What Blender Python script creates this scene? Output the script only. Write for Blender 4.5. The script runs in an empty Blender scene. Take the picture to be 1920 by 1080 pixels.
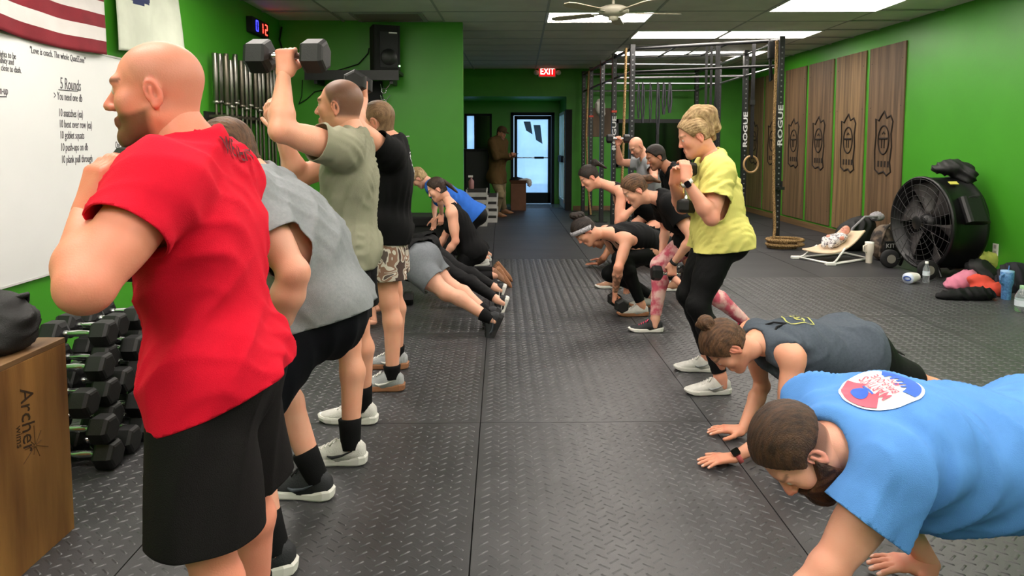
import bpy, bmesh, math, random
import numpy as np
from mathutils import Vector, Matrix, Euler

random.seed(7)
rng = np.random.default_rng(7)
SC = bpy.context.scene
COL = SC.collection
PI = math.pi

# ------------------------------------------------------------------ camera, world, exposure
CAM_H = 1.42
FPX = 1250.0
PITCH = math.radians(4.2)
YAW = math.radians(0.9167)
cam_data = bpy.data.cameras.new('camera')
cam_data.sensor_width = 36.0
cam_data.lens = 36.0 * FPX / 1920.0
cam_data.shift_y = -180.0 / 1920.0
cam_data.clip_start = 0.05
cam_data.clip_end = 200
cam = bpy.data.objects.new('camera', cam_data)
COL.objects.link(cam)
cam.location = (0, 0, CAM_H)
cam.rotation_euler = (PI / 2 - PITCH, 0, -YAW)
SC.camera = cam
CAM_R = Euler((PI / 2 - PITCH, 0, -YAW)).to_matrix()

SC.view_settings.view_transform = 'Standard'
SC.view_settings.look = 'None'
SC.view_settings.gamma = 1.0
SC.view_settings.use_curve_mapping = False
SC.view_settings.exposure = 0.55

world = bpy.data.worlds.new('world')
SC.world = world
world.use_nodes = True
wb = world.node_tree.nodes['Background']
wb.inputs[0].default_value = (0.42, 0.68, 1.0, 1)
wb.inputs[1].default_value = 1.3

LIGHT_STRENGTH = 13.0


def U(px, py, d):
    """world point at depth Y=d that the photo pixel (px,py) looks at"""
    v = CAM_R @ Vector((px - 960.0, -(py - 360.0), -FPX))
    t = d / v.y
    return Vector((v.x * t, d, CAM_H + v.z * t))


def FL(px, py, z=0.0):
    """world point on the floor (or height z) under a photo pixel"""
    v = CAM_R @ Vector((px - 960.0, -(py - 360.0), -FPX))
    t = (z - CAM_H) / v.z
    return Vector((v.x * t, v.y * t, z))


def UX(px, py, X):
    """world point on the plane x=X"""
    v = CAM_R @ Vector((px - 960.0, -(py - 360.0), -FPX))
    t = X / v.x
    return Vector((X, v.y * t, CAM_H + v.z * t))


# ------------------------------------------------------------------ materials
def lin(c):
    if isinstance(c, str):
        c = c.lstrip('#')
        c = [int(c[i:i + 2], 16) / 255 for i in (0, 2, 4)]
    return tuple((x / 12.92 if x <= 0.04045 else ((x + 0.055) / 1.055) ** 2.4) for x in c[:3])


MATS = {}


def M(name, col, rough=0.6, metal=0.0, var=0.0, vscale=8.0, bump=0.0, bscale=150.0, spec=0.5,
      stretch=None, emit=0.0, col2=None, sheen=0.0, alpha=1.0, trans=0.0, coat=0.0, detail=4.0, lo=0.35, hi=0.65):
    if name in MATS:
        return MATS[name]
    m = bpy.data.materials.new(name)
    m.use_nodes = True
    nt = m.node_tree
    b = nt.nodes['Principled BSDF']
    c = lin(col)
    b.inputs['Base Color'].default_value = (*c, 1)
    b.inputs['Roughness'].default_value = rough
    b.inputs['Metallic'].default_value = metal
    b.inputs['Specular IOR Level'].default_value = spec
    b.inputs['Alpha'].default_value = alpha
    b.inputs['Transmission Weight'].default_value = trans
    b.inputs['Coat Weight'].default_value = coat
    if sheen:
        b.inputs['Sheen Weight'].default_value = sheen
    tc = nt.nodes.new('ShaderNodeTexCoord')
    mp = nt.nodes.new('ShaderNodeMapping')
    nt.links.new(tc.outputs['Object'], mp.inputs['Vector'])
    if stretch:
        mp.inputs['Scale'].default_value = stretch
    if var or col2:
        n = nt.nodes.new('ShaderNodeTexNoise')
        n.inputs['Scale'].default_value = vscale
        n.inputs['Detail'].default_value = detail
        nt.links.new(mp.outputs['Vector'], n.inputs['Vector'])
        r = nt.nodes.new('ShaderNodeValToRGB')
        r.color_ramp.elements[0].position = lo
        r.color_ramp.elements[1].position = hi
        ca = c
        if col2:
            cb = lin(col2)
        else:
            ca = tuple(min(1, x * (1 + var)) for x in c)
            cb = tuple(x * (1 - var) for x in c)
        r.color_ramp.elements[0].color = (*ca, 1)
        r.color_ramp.elements[1].color = (*cb, 1)
        nt.links.new(n.outputs['Fac'], r.inputs['Fac'])
        nt.links.new(r.outputs['Color'], b.inputs['Base Color'])
    if bump:
        n2 = nt.nodes.new('ShaderNodeTexNoise')
        n2.inputs['Scale'].default_value = bscale
        n2.inputs['Detail'].default_value = 3
        nt.links.new(mp.outputs['Vector'], n2.inputs['Vector'])
        bn = nt.nodes.new('ShaderNodeBump')
        bn.inputs['Strength'].default_value = bump
        bn.inputs['Distance'].default_value = 0.01
        nt.links.new(n2.outputs['Fac'], bn.inputs['Height'])
        nt.links.new(bn.outputs['Normal'], b.inputs['Normal'])
    if emit:
        b.inputs['Emission Color'].default_value = (*c, 1)
        b.inputs['Emission Strength'].default_value = emit
    MATS[name] = m
    return m


def skin_material():
    m = bpy.data.materials.new('skin')
    m.use_nodes = True
    nt = m.node_tree
    b = nt.nodes['Principled BSDF']
    at = nt.nodes.new('ShaderNodeAttribute')
    at.attribute_name = 'Col'
    tc = nt.nodes.new('ShaderNodeTexCoord')
    n = nt.nodes.new('ShaderNodeTexNoise')
    n.inputs['Scale'].default_value = 14
    n.inputs['Detail'].default_value = 5
    nt.links.new(tc.outputs['Object'], n.inputs['Vector'])
    mx = nt.nodes.new('ShaderNodeMix')
    mx.data_type = 'RGBA'
    mx.blend_type = 'MULTIPLY'
    r = nt.nodes.new('ShaderNodeValToRGB')
    r.color_ramp.elements[0].position = 0.3
    r.color_ramp.elements[1].position = 0.7
    r.color_ramp.elements[0].color = (1.0, 0.86, 0.80, 1)
    r.color_ramp.elements[1].color = (1.0, 1.0, 1.0, 1)
    nt.links.new(n.outputs['Fac'], r.inputs['Fac'])
    mx.inputs[0].default_value = 0.7
    nt.links.new(at.outputs['Color'], mx.inputs[6])
    nt.links.new(r.outputs['Color'], mx.inputs[7])
    nt.links.new(mx.outputs[2], b.inputs['Base Color'])
    b.inputs['Roughness'].default_value = 0.5
    b.inputs['Specular IOR Level'].default_value = 0.4
    b.inputs['Subsurface Weight'].default_value = 0.12
    b.inputs['Subsurface Radius'].default_value = (0.012, 0.005, 0.003)
    b.inputs['Subsurface Scale'].default_value = 0.6
    n2 = nt.nodes.new('ShaderNodeTexNoise')
    n2.inputs['Scale'].default_value = 260
    nt.links.new(tc.outputs['Object'], n2.inputs['Vector'])
    bn = nt.nodes.new('ShaderNodeBump')
    bn.inputs['Strength'].default_value = 0.12
    bn.inputs['Distance'].default_value = 0.004
    nt.links.new(n2.outputs['Fac'], bn.inputs['Height'])
    nt.links.new(bn.outputs['Normal'], b.inputs['Normal'])
    MATS['skin'] = m
    return m


skin_material()


# ------------------------------------------------------------------ objects
def tag(o, label=None, cat=None, group=None, kind=None):
    if label:
        o['label'] = label
    if cat:
        o['category'] = cat
    if group:
        o['group'] = group
    if kind:
        o['kind'] = kind
    return o


def empty(name, mat4=None, label=None, cat=None, group=None):
    o = bpy.data.objects.new(name, None)
    COL.objects.link(o)
    o.empty_display_size = 0.1
    if mat4 is not None:
        if isinstance(mat4, Matrix):
            o.matrix_world = mat4
        else:
            o.location = mat4
    tag(o, label, cat, group)
    return o


def link(name, me, mat=None, parent=None, world_coords=False):
    o = bpy.data.objects.new(name, me)
    COL.objects.link(o)
    if mat is not None and len(me.materials) == 0:
        me.materials.append(mat)
    if parent is not None:
        o.parent = parent
        if world_coords:
            o.matrix_parent_inverse = parent.matrix_basis.inverted() if parent.parent is None else (parent.parent.matrix_basis @ parent.matrix_parent_inverse @ parent.matrix_basis).inverted()
    return o


def raw_mesh(name, V, F, smooth=False):
    """V (n,3) array, F (m,4) or (m,3) int array or list of polys"""
    me = bpy.data.meshes.new(name)
    if isinstance(F, np.ndarray):
        V = np.asarray(V, dtype=np.float32)
        n, k = F.shape
        me.vertices.add(len(V))
        me.vertices.foreach_set('co', V.ravel())
        me.loops.add(n * k)
        me.loops.foreach_set('vertex_index', F.astype(np.int32).ravel())
        me.polygons.add(n)
        me.polygons.foreach_set('loop_start', np.arange(0, n * k, k, dtype=np.int32))
        me.polygons.foreach_set('loop_total', np.full(n, k, dtype=np.int32))
        me.update(calc_edges=True)
    else:
        me.from_pydata([tuple(v) for v in V], [], F)
        me.update()
    if smooth:
        me.polygons.foreach_set('use_smooth', np.ones(len(me.polygons), dtype=bool))
    return me


def copy_tree(o, parent=None):
    c = o.copy()
    COL.objects.link(c)
    if parent is not None:
        c.parent = parent
    for ch in list(o.children):
        copy_tree(ch, c)
    return c


def frame(origin, x, z):
    """matrix with local X along x and local Z near z"""
    x = Vector(x).normalized()
    z = Vector(z)
    z = (z - x * z.dot(x)).normalized()
    y = z.cross(x)
    m = Matrix.Identity(4)
    for i in range(3):
        m[i][0] = x[i]
        m[i][1] = y[i]
        m[i][2] = z[i]
        m[i][3] = origin[i]
    return m


class MB:
    """collects shapes into one mesh"""

    def __init__(s):
        s.v = []
        s.f = []
        s.m = []
        s.sm = []
        s.mi = 0

    def add(s, verts, faces, smooth=False, X=None):
        o = len(s.v)
        for v in verts:
            v = Vector(v)
            if X is not None:
                v = X @ v
            s.v.append(tuple(v))
        for f in faces:
            s.f.append([i + o for i in f])
            s.m.append(s.mi)
            s.sm.append(smooth)
        return s

    def box(s, c, size, X=None, taper=1.0):
        hx, hy, hz = size[0] / 2, size[1] / 2, size[2] / 2
        t = taper
        vs = [(-hx, -hy, -hz), (hx, -hy, -hz), (hx, hy, -hz), (-hx, hy, -hz),
              (-hx * t, -hy * t, hz), (hx * t, -hy * t, hz), (hx * t, hy * t, hz), (-hx * t, hy * t, hz)]
        vs = [Vector(v) + Vector(c) for v in vs]
        return s.add(vs, [(0, 3, 2, 1), (4, 5, 6, 7), (0, 1, 5, 4), (1, 2, 6, 5), (2, 3, 7, 6), (3, 0, 4, 7)], False, X)

    def bbox(s, a, b, X=None):
        a = Vector(a)
        b = Vector(b)
        return s.box((a + b) / 2, [abs(b[i] - a[i]) for i in range(3)], X)

    def rbox(s, c, size, r, X=None, n=3):
        """box with rounded vertical (z) edges and small chamfer on top"""
        hx, hy, hz = size[0] / 2, size[1] / 2, size[2] / 2
        poly = []
        for cx, cy, a0 in ((hx - r, hy - r, 0), (-hx + r, hy - r, 90), (-hx + r, -hy + r, 180), (hx - r, -hy + r, 270)):
            for i in range(n + 1):
                a = math.radians(a0 + 90 * i / n)
                poly.append((cx + r * math.cos(a), cy + r * math.sin(a)))
        return s.prism(poly, c[2] - hz, c[2] + hz, X, off=(c[0], c[1]))

    def prism(s, poly, z0, z1, X=None, off=(0, 0), smooth=False):
        n = len(poly)
        vs = [(p[0] + off[0], p[1] + off[1], z0) for p in poly] + [(p[0] + off[0], p[1] + off[1], z1) for p in poly]
        fs = [tuple(range(n - 1, -1, -1)), tuple(range(n, 2 * n))]
        s.add(vs, fs, False, X)
        return s.add(vs, [(i, (i + 1) % n, n + (i + 1) % n, n + i) for i in range(n)], smooth, X)

    def cyl(s, p0, p1, r0, r1=None, n=12, caps=True, smooth=True, X=None):
        r1 = r0 if r1 is None else r1
        p0 = Vector(p0)
        p1 = Vector(p1)
        w = (p1 - p0).normalized()
        u = w.orthogonal().normalized()
        v = w.cross(u)
        vs = []
        for p, r in ((p0, r0), (p1, r1)):
            for i in range(n):
                a = 2 * PI * i / n
                vs.append(p + (u * math.cos(a) + v * math.sin(a)) * r)
        s.add(vs, [(i, (i + 1) % n, n + (i + 1) % n, n + i) for i in range(n)], smooth, X)
        if caps:
            s.add(vs[:n], [tuple(range(n - 1, -1, -1))], False, X)
            s.add(vs[n:], [tuple(range(n))], False, X)
        return s

    def tube(s, pts, r, n=8, closed=False, X=None, caps=True):
        pts = [Vector(p) for p in pts]
        N = len(pts)
        rr = r if isinstance(r, (list, tuple)) else [r] * N
        vs = []
        u = None
        for i, p in enumerate(pts):
            if closed:
                t = (pts[(i + 1) % N] - pts[i - 1]).normalized()
            else:
                t = (pts[min(i + 1, N - 1)] - pts[max(i - 1, 0)]).normalized()
            if u is None:
                u = t.orthogonal().normalized()
            u = (u - t * u.dot(t)).normalized()
            v = t.cross(u)
            for k in range(n):
                a = 2 * PI * k / n
                vs.append(p + (u * math.cos(a) + v * math.sin(a)) * rr[i])
        fs = []
        for i in range(N if closed else N - 1):
            j = (i + 1) % N
            for k in range(n):
                fs.append((i * n + k, i * n + (k + 1) % n, j * n + (k + 1) % n, j * n + k))
        s.add(vs, fs, True, X)
        if caps and not closed:
            s.add(vs[:n], [tuple(range(n - 1, -1, -1))], False, X)
            s.add(vs[-n:], [tuple(range(n))], False, X)
        return s

    def lathe(s, prof, n=20, X=None, smooth=True):
        """prof: list of (r,z) from bottom to top, around local Z"""
        vs = []
        for r, z in prof:
            for i in range(n):
                a = 2 * PI * i / n
                vs.append((r * math.cos(a), r * math.sin(a), z))
        fs = []
        for j in range(len(prof) - 1):
            for i in range(n):
                fs.append((j * n + i, j * n + (i + 1) % n, (j + 1) * n + (i + 1) % n, (j + 1) * n + i))
        s.add(vs, fs, smooth, X)
        if prof[0][0] > 1e-5:
            s.add(vs[:n], [tuple(range(n - 1, -1, -1))], False, X)
        if prof[-1][0] > 1e-5:
            s.add(vs[-n:], [tuple(range(n))], False, X)
        return s

    def sphere(s, c, r, X=None, n=12, sc=(1, 1, 1)):
        c = Vector(c)
        vs = []
        m = n // 2
        for j in range(m + 1):
            th = PI * j / m
            for i in range(n):
                a = 2 * PI * i / n
                vs.append(c + Vector((r * sc[0] * math.sin(th) * math.cos(a), r * sc[1] * math.sin(th) * math.sin(a), -r * sc[2] * math.cos(th))))
        fs = []
        for j in range(m):
            for i in range(n):
                fs.append((j * n + i, j * n + (i + 1) % n, (j + 1) * n + (i + 1) % n, (j + 1) * n + i))
        return s.add(vs, fs, True, X)

    def mesh(s, name, mats=None):
        me = bpy.data.meshes.new(name)
        me.from_pydata(s.v, [], s.f)
        if mats:
            for m in (mats if isinstance(mats, (list, tuple)) else [mats]):
                me.materials.append(m)
        me.polygons.foreach_set('use_smooth', s.sm)
        me.polygons.foreach_set('material_index', s.m)
        me.update()
        return me

    def build(s, name, mats, parent=None, bevel=0.0, world_coords=False):
        o = link(name, s.mesh(name, mats), None, parent, world_coords)
        if bevel:
            bv = o.modifiers.new('bevel', 'BEVEL')
            bv.width = bevel
            bv.segments = 2
            bv.limit_method = 'ANGLE'
        return o


def text_mesh(name, body, size, mat, X, depth=0.002, parent=None, align='LEFT', sx=1.0, shear=0.0, bold=0.0):
    cu = bpy.data.curves.new(name, 'FONT')
    cu.body = body
    cu.size = size
    cu.align_x = align
    cu.extrude = depth
    cu.resolution_u = 2
    cu.shear = shear
    cu.offset = bold
    to = bpy.data.objects.new('tmp_text', cu)
    COL.objects.link(to)
    dg = bpy.context.evaluated_depsgraph_get()
    me = bpy.data.meshes.new_from_object(to.evaluated_get(dg))
    bpy.data.objects.remove(to)
    bpy.data.curves.remove(cu)
    me.name = name
    if sx != 1.0:
        me.transform(Matrix.Diagonal((sx, 1, 1, 1)))
    me.transform(X)
    me.materials.clear()
    me.materials.append(mat)
    o = link(name, me, None, parent, True)
    return o


# ------------------------------------------------------------------ implicit surfaces for bodies, clothes, soft things
def npv(v):
    return np.array([v[0], v[1], v[2]], dtype=np.float64)


class SDF:
    def __init__(s):
        s.p = []

    def cap(s, a, b, ra, rb=None, k=0.03, lat=None, sl=1.0, op='add', g=0):
        s.p.append(('cap', npv(a), npv(b), ra, ra if rb is None else rb, k, None if lat is None else npv(lat), sl, op, g))
        return s

    def ell(s, c, axes, radii, k=0.03, op='add', g=0):
        A = np.array([npv(a) for a in axes])
        s.p.append(('ell', npv(c), A, np.array(radii, dtype=float), k, op, g))
        return s

    def sph(s, c, r, k=0.03, op='add', g=0):
        return s.ell(c, ((1, 0, 0), (0, 1, 0), (0, 0, 1)), (r, r, r), k, op, g)

    @staticmethod
    def info(p):
        if p[0] == 'cap':
            return p[5], p[8], p[9]
        return p[4], p[5], p[6]

    @staticmethod
    def bounds(p):
        if p[0] == 'cap':
            r = max(p[3], p[4]) * max(1.0, p[7])
            return np.minimum(p[1], p[2]) - r, np.maximum(p[1], p[2]) + r
        r = p[3].max()
        return p[1] - r, p[1] + r

    @staticmethod
    def dist(p, X, Y, Z):
        if p[0] == 'cap':
            a, b, ra, rb, lat, sl = p[1], p[2], p[3], p[4], p[6], p[7]
            ax = b - a
            L2 = max(ax @ ax, 1e-9)
            qx, qy, qz = X - a[0], Y - a[1], Z - a[2]
            t = np.clip((qx * ax[0] + qy * ax[1] + qz * ax[2]) / L2, 0, 1)
            if lat is not None:
                w = ax / math.sqrt(L2)
                l = lat - w * (lat @ w)
                l = l / np.linalg.norm(l)
                ql = (qx * l[0] + qy * l[1] + qz * l[2]) * (1 - 1 / sl)
                qx = qx - ql * l[0]
                qy = qy - ql * l[1]
                qz = qz - ql * l[2]
            return np.sqrt((qx - t * ax[0]) ** 2 + (qy - t * ax[1]) ** 2 + (qz - t * ax[2]) ** 2) - (ra + t * (rb - ra))
        c, A, R = p[1], p[2], p[3]
        qx, qy, qz = X - c[0], Y - c[1], Z - c[2]
        u = (qx * A[0, 0] + qy * A[0, 1] + qz * A[0, 2])
        v = (qx * A[1, 0] + qy * A[1, 1] + qz * A[1, 2])
        w = (qx * A[2, 0] + qy * A[2, 1] + qz * A[2, 2])
        k0 = np.sqrt((u / R[0]) ** 2 + (v / R[1]) ** 2 + (w / R[2]) ** 2)
        k1 = np.sqrt((u / R[0] ** 2) ** 2 + (v / R[1] ** 2) ** 2 + (w / R[2] ** 2) ** 2) + 1e-9
        return k0 * (k0 - 1) / k1

    def evalp(s, P, groups=None):
        F = np.full(len(P), 9.0)
        for p in s.p:
            k, op, g = s.info(p)
            if groups is not None and g not in groups:
                continue
            d = s.dist(p, P[:, 0], P[:, 1], P[:, 2])
            F = s.comb(F, d, k, op)
        return F

    @staticmethod
    def comb(F, d, k, op):
        if op == 'add':
            h = np.maximum(k - np.abs(F - d), 0) / k
            return np.minimum(F, d) - h * h * k * 0.25
        d = -d
        h = np.maximum(k - np.abs(F - d), 0) / k
        return np.maximum(F, d) + h * h * k * 0.25

    def mesh(s, h, post=None):
        lo = np.full(3, 1e9)
        hi = -lo
        for p in s.p:
            if s.info(p)[1] == 'add':
                a, b = s.bounds(p)
                lo = np.minimum(lo, a)
                hi = np.maximum(hi, b)
        lo = lo - 3 * h - 0.012
        n = np.ceil((hi + 3 * h + 0.012 - lo) / h).astype(int) + 1
        F = np.full(n, 0.3)
        ax = [lo[i] + h * np.arange(n[i]) for i in range(3)]
        for p in s.p:
            k, op, g = s.info(p)
            a, b = s.bounds(p)
            pad = k + 2.5 * h
            i0 = np.clip(np.floor((a - pad - lo) / h).astype(int), 0, n - 1)
            i1 = np.clip(np.ceil((b + pad - lo) / h).astype(int) + 1, 1, n)
            if (i1 <= i0).any():
                continue
            sl = tuple(slice(i0[i], i1[i]) for i in range(3))
            X = ax[0][sl[0]][:, None, None]
            Y = ax[1][sl[1]][None, :, None]
            Z = ax[2][sl[2]][None, None, :]
            F[sl] = s.comb(F[sl], s.dist(p, X, Y, Z), k, op)
        if post is not None:
            F = post(F, ax[0][:, None, None], ax[1][None, :, None], ax[2][None, None, :])
        return surface_nets(F, lo, h)


def surface_nets(F, lo, h):
    S = F < 0
    nx, ny, nz = F.shape
    cnt = np.zeros((nx - 1, ny - 1, nz - 1), dtype=np.int8)
    corners = [(i, j, k) for i in (0, 1) for j in (0, 1) for k in (0, 1)]
    for i, j, k in corners:
        cnt += S[i:nx - 1 + i, j:ny - 1 + j, k:nz - 1 + k]
    act = (cnt > 0) & (cnt < 8)
    idx = np.argwhere(act)
    imap = np.full(act.shape, -1, dtype=np.int32)
    imap[act] = np.arange(len(idx))
    vals = np.stack([F[idx[:, 0] + c[0], idx[:, 1] + c[1], idx[:, 2] + c[2]] for c in corners], 1)
    P = np.zeros((len(idx), 3))
    C = np.zeros(len(idx))
    ca = np.array(corners, dtype=float)
    for a in range(8):
        for b in range(a + 1, 8):
            if abs(ca[a] - ca[b]).sum() == 1:
                va, vb = vals[:, a], vals[:, b]
                x = (va < 0) != (vb < 0)
                t = va[x] / (va[x] - vb[x])
                P[x] += ca[a] + t[:, None] * (ca[b] - ca[a])
                C[x] += 1
    P = lo + h * (idx + P / C[:, None])
    quads = []
    for axis in range(3):
        o1, o2 = (axis + 1) % 3, (axis + 2) % 3
        sa = [slice(None)] * 3
        sb = [slice(None)] * 3
        sa[axis] = slice(0, -1)
        sb[axis] = slice(1, None)
        A = S[tuple(sa)]
        B = S[tuple(sb)]
        e = np.argwhere(A != B)
        m = (e[:, o1] > 0) & (e[:, o2] > 0) & (e[:, o1] < F.shape[o1] - 1) & (e[:, o2] < F.shape[o2] - 1)
        e = e[m]
        if not len(e):
            continue
        inside = S[e[:, 0], e[:, 1], e[:, 2]]
        q = []
        for d1, d2 in ((-1, -1), (0, -1), (0, 0), (-1, 0)):
            c = e.copy()
            c[:, o1] += d1
            c[:, o2] += d2
            q.append(imap[c[:, 0], c[:, 1], c[:, 2]])
        q = np.stack(q, 1)
        q[~inside] = q[~inside][:, ::-1]
        quads.append(q)
    Q = np.concatenate(quads, 0)
    Q = Q[(Q >= 0).all(1)]
    return P, Q


def relax(P, Q, it=1, f=0.5):
    for _ in range(it):
        acc = np.zeros_like(P)
        c = np.zeros(len(P))
        for a, b in ((0, 1), (1, 2), (2, 3), (3, 0)):
            np.add.at(acc, Q[:, a], P[Q[:, b]])
            np.add.at(acc, Q[:, b], P[Q[:, a]])
            np.add.at(c, Q[:, a], 1)
            np.add.at(c, Q[:, b], 1)
        P = P + f * (acc / np.maximum(c, 1)[:, None] - P)
    return P


def vnormals(P, Q):
    n = np.cross(P[Q[:, 2]] - P[Q[:, 0]], P[Q[:, 3]] - P[Q[:, 1]])
    N = np.zeros_like(P)
    for i in range(4):
        np.add.at(N, Q[:, i], n)
    return N / (np.linalg.norm(N, axis=1, keepdims=True) + 1e-12)


def folds(P, amp, wl, d, seed=0, warp=1.2):
    """soft cloth folds running along direction d"""
    r = np.random.default_rng(seed)
    d = npv(Vector(d).normalized())
    o = npv(Vector(d).orthogonal().normalized())
    b = np.cross(d, o)
    u, v, w = P @ d, P @ o, P @ b
    ph = r.uniform(0, 6.28, 8)
    k = 2 * PI / wl
    a = np.sin(k * v + warp * np.sin(k * 0.22 * u + ph[0]) + 0.7 * warp * np.sin(0.35 * k * w + ph[1]) + ph[2])
    c = np.sin(k * 1.9 * v - k * 0.3 * w + warp * np.sin(k * 0.3 * u + ph[3]) + ph[4])
    m = 0.55 + 0.45 * np.sin(k * 0.28 * u + k * 0.33 * w + ph[5] + np.sin(k * 0.3 * v + ph[6]))
    return amp * ((1 - np.abs(a)) ** 1.4 * 1.7 - 0.6 + 0.35 * c) * m

# ------------------------------------------------------------------ the setting
XL, XR, YB, YP, YA, ZC = -2.80, 5.12, 14.0, 8.58, 15.6, 2.95
YN = -3.2
AX0, AX1, AZ = -1.30, 1.36, 2.39

m_green = M('green_paint', '#439424', rough=0.42, var=0.06, vscale=1.3, bump=0.05, bscale=90)
m_greenb = M('green_block', '#439424', rough=0.5, var=0.08, vscale=2.0, bump=0.15, bscale=60)
m_ceil = M('ceiling_grey', '#D2D0C8', rough=0.9, var=0.05, vscale=3, bump=0.3, bscale=220)
m_tbar = M('t_bar', '#9C9C98', rough=0.6)
m_rub = M('rubber_mat', '#3A3A3C', rough=0.37, var=0.16, vscale=5, bump=0.12, bscale=260, spec=0.55)
m_rubf = M('rubber_flat', '#2E2E31', rough=0.5, var=0.25, vscale=1.6, bump=0.2, bscale=160, spec=0.5, stretch=(0.6, 2.0, 1))
m_slab = M('floor_slab', '#101011', rough=0.9, var=0.2)
m_base = M('base_wood', '#6E5438', rough=0.6, var=0.2, vscale=6, stretch=(1, 0.2, 4))
m_black = M('black_metal', '#141416', rough=0.45, var=0.1, vscale=30)
m_blackm = M('black_matte', '#0E0E10', rough=0.8, var=0.1, vscale=20)
m_chrome = M('chrome', '#C9C9CC', rough=0.22, metal=1.0, var=0.08, vscale=40)
m_white = M('white_plastic', '#E6E4DF', rough=0.45, var=0.02)
m_ink = M('marker_ink', '#4A484E', rough=0.7, var=0.1)


def struct(name, mb, mat, bevel=0.0):
    o = mb.build(name, mat, bevel=bevel)
    o['kind'] = 'structure'
    return o


floor = struct('floor', MB().bbox((XL - 0.2, YN - 0.2, -0.08), (XR + 0.2, YA + 0.2, -0.012)), m_slab)
struct('wall_left', MB().bbox((XL - 0.15, YN, -0.05), (XL, YB, ZC + 0.2)), m_green)
struct('wall_right', MB().bbox((XR, YN, -0.05), (XR + 0.15, YB, ZC + 0.2)), m_green)
struct('wall_near', MB().bbox((XL - 0.15, YN - 0.15, -0.05), (XR + 0.15, YN, ZC + 0.2)), m_green)
struct('wall_partition', MB().bbox((XL, YP, -0.05), (-0.49, YP + 0.15, ZC + 0.1)), m_green)
wb_ = MB().bbox((XL - 0.15, YB, -0.05), (AX0, YB + 0.15, ZC + 0.2)).bbox((AX1, YB, -0.05), (XR + 0.15, YB + 0.15, ZC + 0.2))
wb_.bbox((AX0, YB, AZ), (AX1, YB + 0.15, ZC + 0.2))
struct('wall_back', wb_, m_greenb)
# entrance recess
struct('wall_recess_left', MB().bbox((AX0 - 0.15, YB + 0.15, -0.05), (AX0, YA, AZ + 0.2)), m_green)
RW0, RW1 = YB + 0.30, YA - 0.10
wr = MB().bbox((AX1, YB + 0.15, 2.10), (AX1 + 0.15, YA, AZ + 0.2)).bbox((AX1, RW1, -0.05), (AX1 + 0.15, YA, 2.10))
wr.bbox((AX1, YB + 0.15, -0.05), (AX1 + 0.15, RW0, 2.10))
struct('wall_recess_right', wr, m_green)
DX0, DX1, DZ = 0.22, 1.24, 2.13
WX0, WX1, WZ0, WZ1 = -0.85, -0.22, 0.85, 2.10
wd = MB().bbox((AX0, YA, DZ), (AX1, YA + 0.15, AZ + 0.2)).bbox((DX1, YA, -0.05), (AX1 + 0.15, YA + 0.15, DZ))
wd.bbox((WX1, YA, -0.05), (DX0, YA + 0.15, DZ)).bbox((AX0 - 0.15, YA, -0.05), (WX0, YA + 0.15, DZ))
wd.bbox((WX0, YA, -0.05), (WX1, YA + 0.15, WZ0)).bbox((WX0, YA, WZ1), (WX1, YA + 0.15, DZ))
struct('wall_recess_back', wd, m_green)
struct('ceiling_recess', MB().bbox((AX0, YB + 0.15, AZ), (AX1, YA, AZ + 0.15)), m_green)

# painted block courses on the back wall
mb = MB()
for i in range(1, 7):
    z = 0.42 * i
    if z < 2.9:
        mb.bbox((AX1 + 0.13, YB - 0.004, z - 0.006), (XR, YB + 0.01, z + 0.006))
mb.build('block_joint', m_greenb, bpy.data.objects['wall_back'])

# ceiling: backing, grid, tiles in view
ceil = struct('ceiling', MB().bbox((XL - 0.15, YN - 0.15, ZC + 0.012), (XR + 0.15, YB + 0.1, ZC + 0.2)), m_ceil)
GA = math.radians(-1.6)
TL, TW = 1.27, 0.66      # tile length along x, width along y
gR = Matrix.Rotation(GA, 4, 'Z')
GX0, GY0 = -3.27, 6.55
tile_me = MB().box((0, 0, 0.004), (TL - 0.028, TW - 0.028, 0.012)).mesh('ceiling_tile', m_ceil)
LIGHT_CELLS = {(3, 2), (5, 1), (4, 4), (5, 4), (4, 7), (5, 7)}
VENT_CELL = (1, 2)
CEN = Vector((1.1, 8.0, 0))


def cell_c(i, j):
    p = Vector((GX0 + (i + 0.5) * TL, GY0 + (j + 0.5) * TW, 0))
    return CEN + gR.to_3x3() @ (p - CEN)


grid = MB()
for i in range(0, 7):
    for j in range(0, 12):
        c = cell_c(i, j)
        Xc = Matrix.Translation((c.x, c.y, ZC)) @ gR
        grid.box((0, TW / 2, 0.0), (TL, 0.028, 0.010), Xc).box((TL / 2, 0, 0.0), (0.028, TW, 0.010), Xc)
        if (i, j) in LIGHT_CELLS or (i, j) == VENT_CELL:
            continue
        if XL + 0.2 < c.x < XR - 0.2 and c.y < YB - 0.1:
            o = link('ceiling_tile', tile_me, None, ceil)
            o.matrix_basis = Xc
grid.build('ceiling_grid', m_tbar, ceil)

# fluorescent troffers (each: frame + lit diffuser)
m_lit = M('lit_diffuser', '#FFF6EC', rough=0.5, emit=LIGHT_STRENGTH)
m_frame = M('fixture_frame', '#D8D8D4', rough=0.5)


def troffer(c, rot, idx, label=None, group='ceiling light panels'):
    X = Matrix.Translation((c[0], c[1], ZC)) @ rot
    r = empty('ceiling_light', X, label, 'ceiling light', group)
    f = MB()
    hx, hy = TL / 2 - 0.012, TW / 2 - 0.012
    for s_ in (-1, 1):
        f.box((0, s_ * hy, -0.006), (2 * hx, 0.03, 0.02)).box((s_ * hx, 0, -0.006), (0.03, 2 * hy, 0.02))
    f.build('light_frame', m_frame, r)
    MB().box((0, 0, 0.0), (2 * hx - 0.03, 2 * hy - 0.03, 0.006)).build('diffuser', m_lit, r)
    return r


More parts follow.
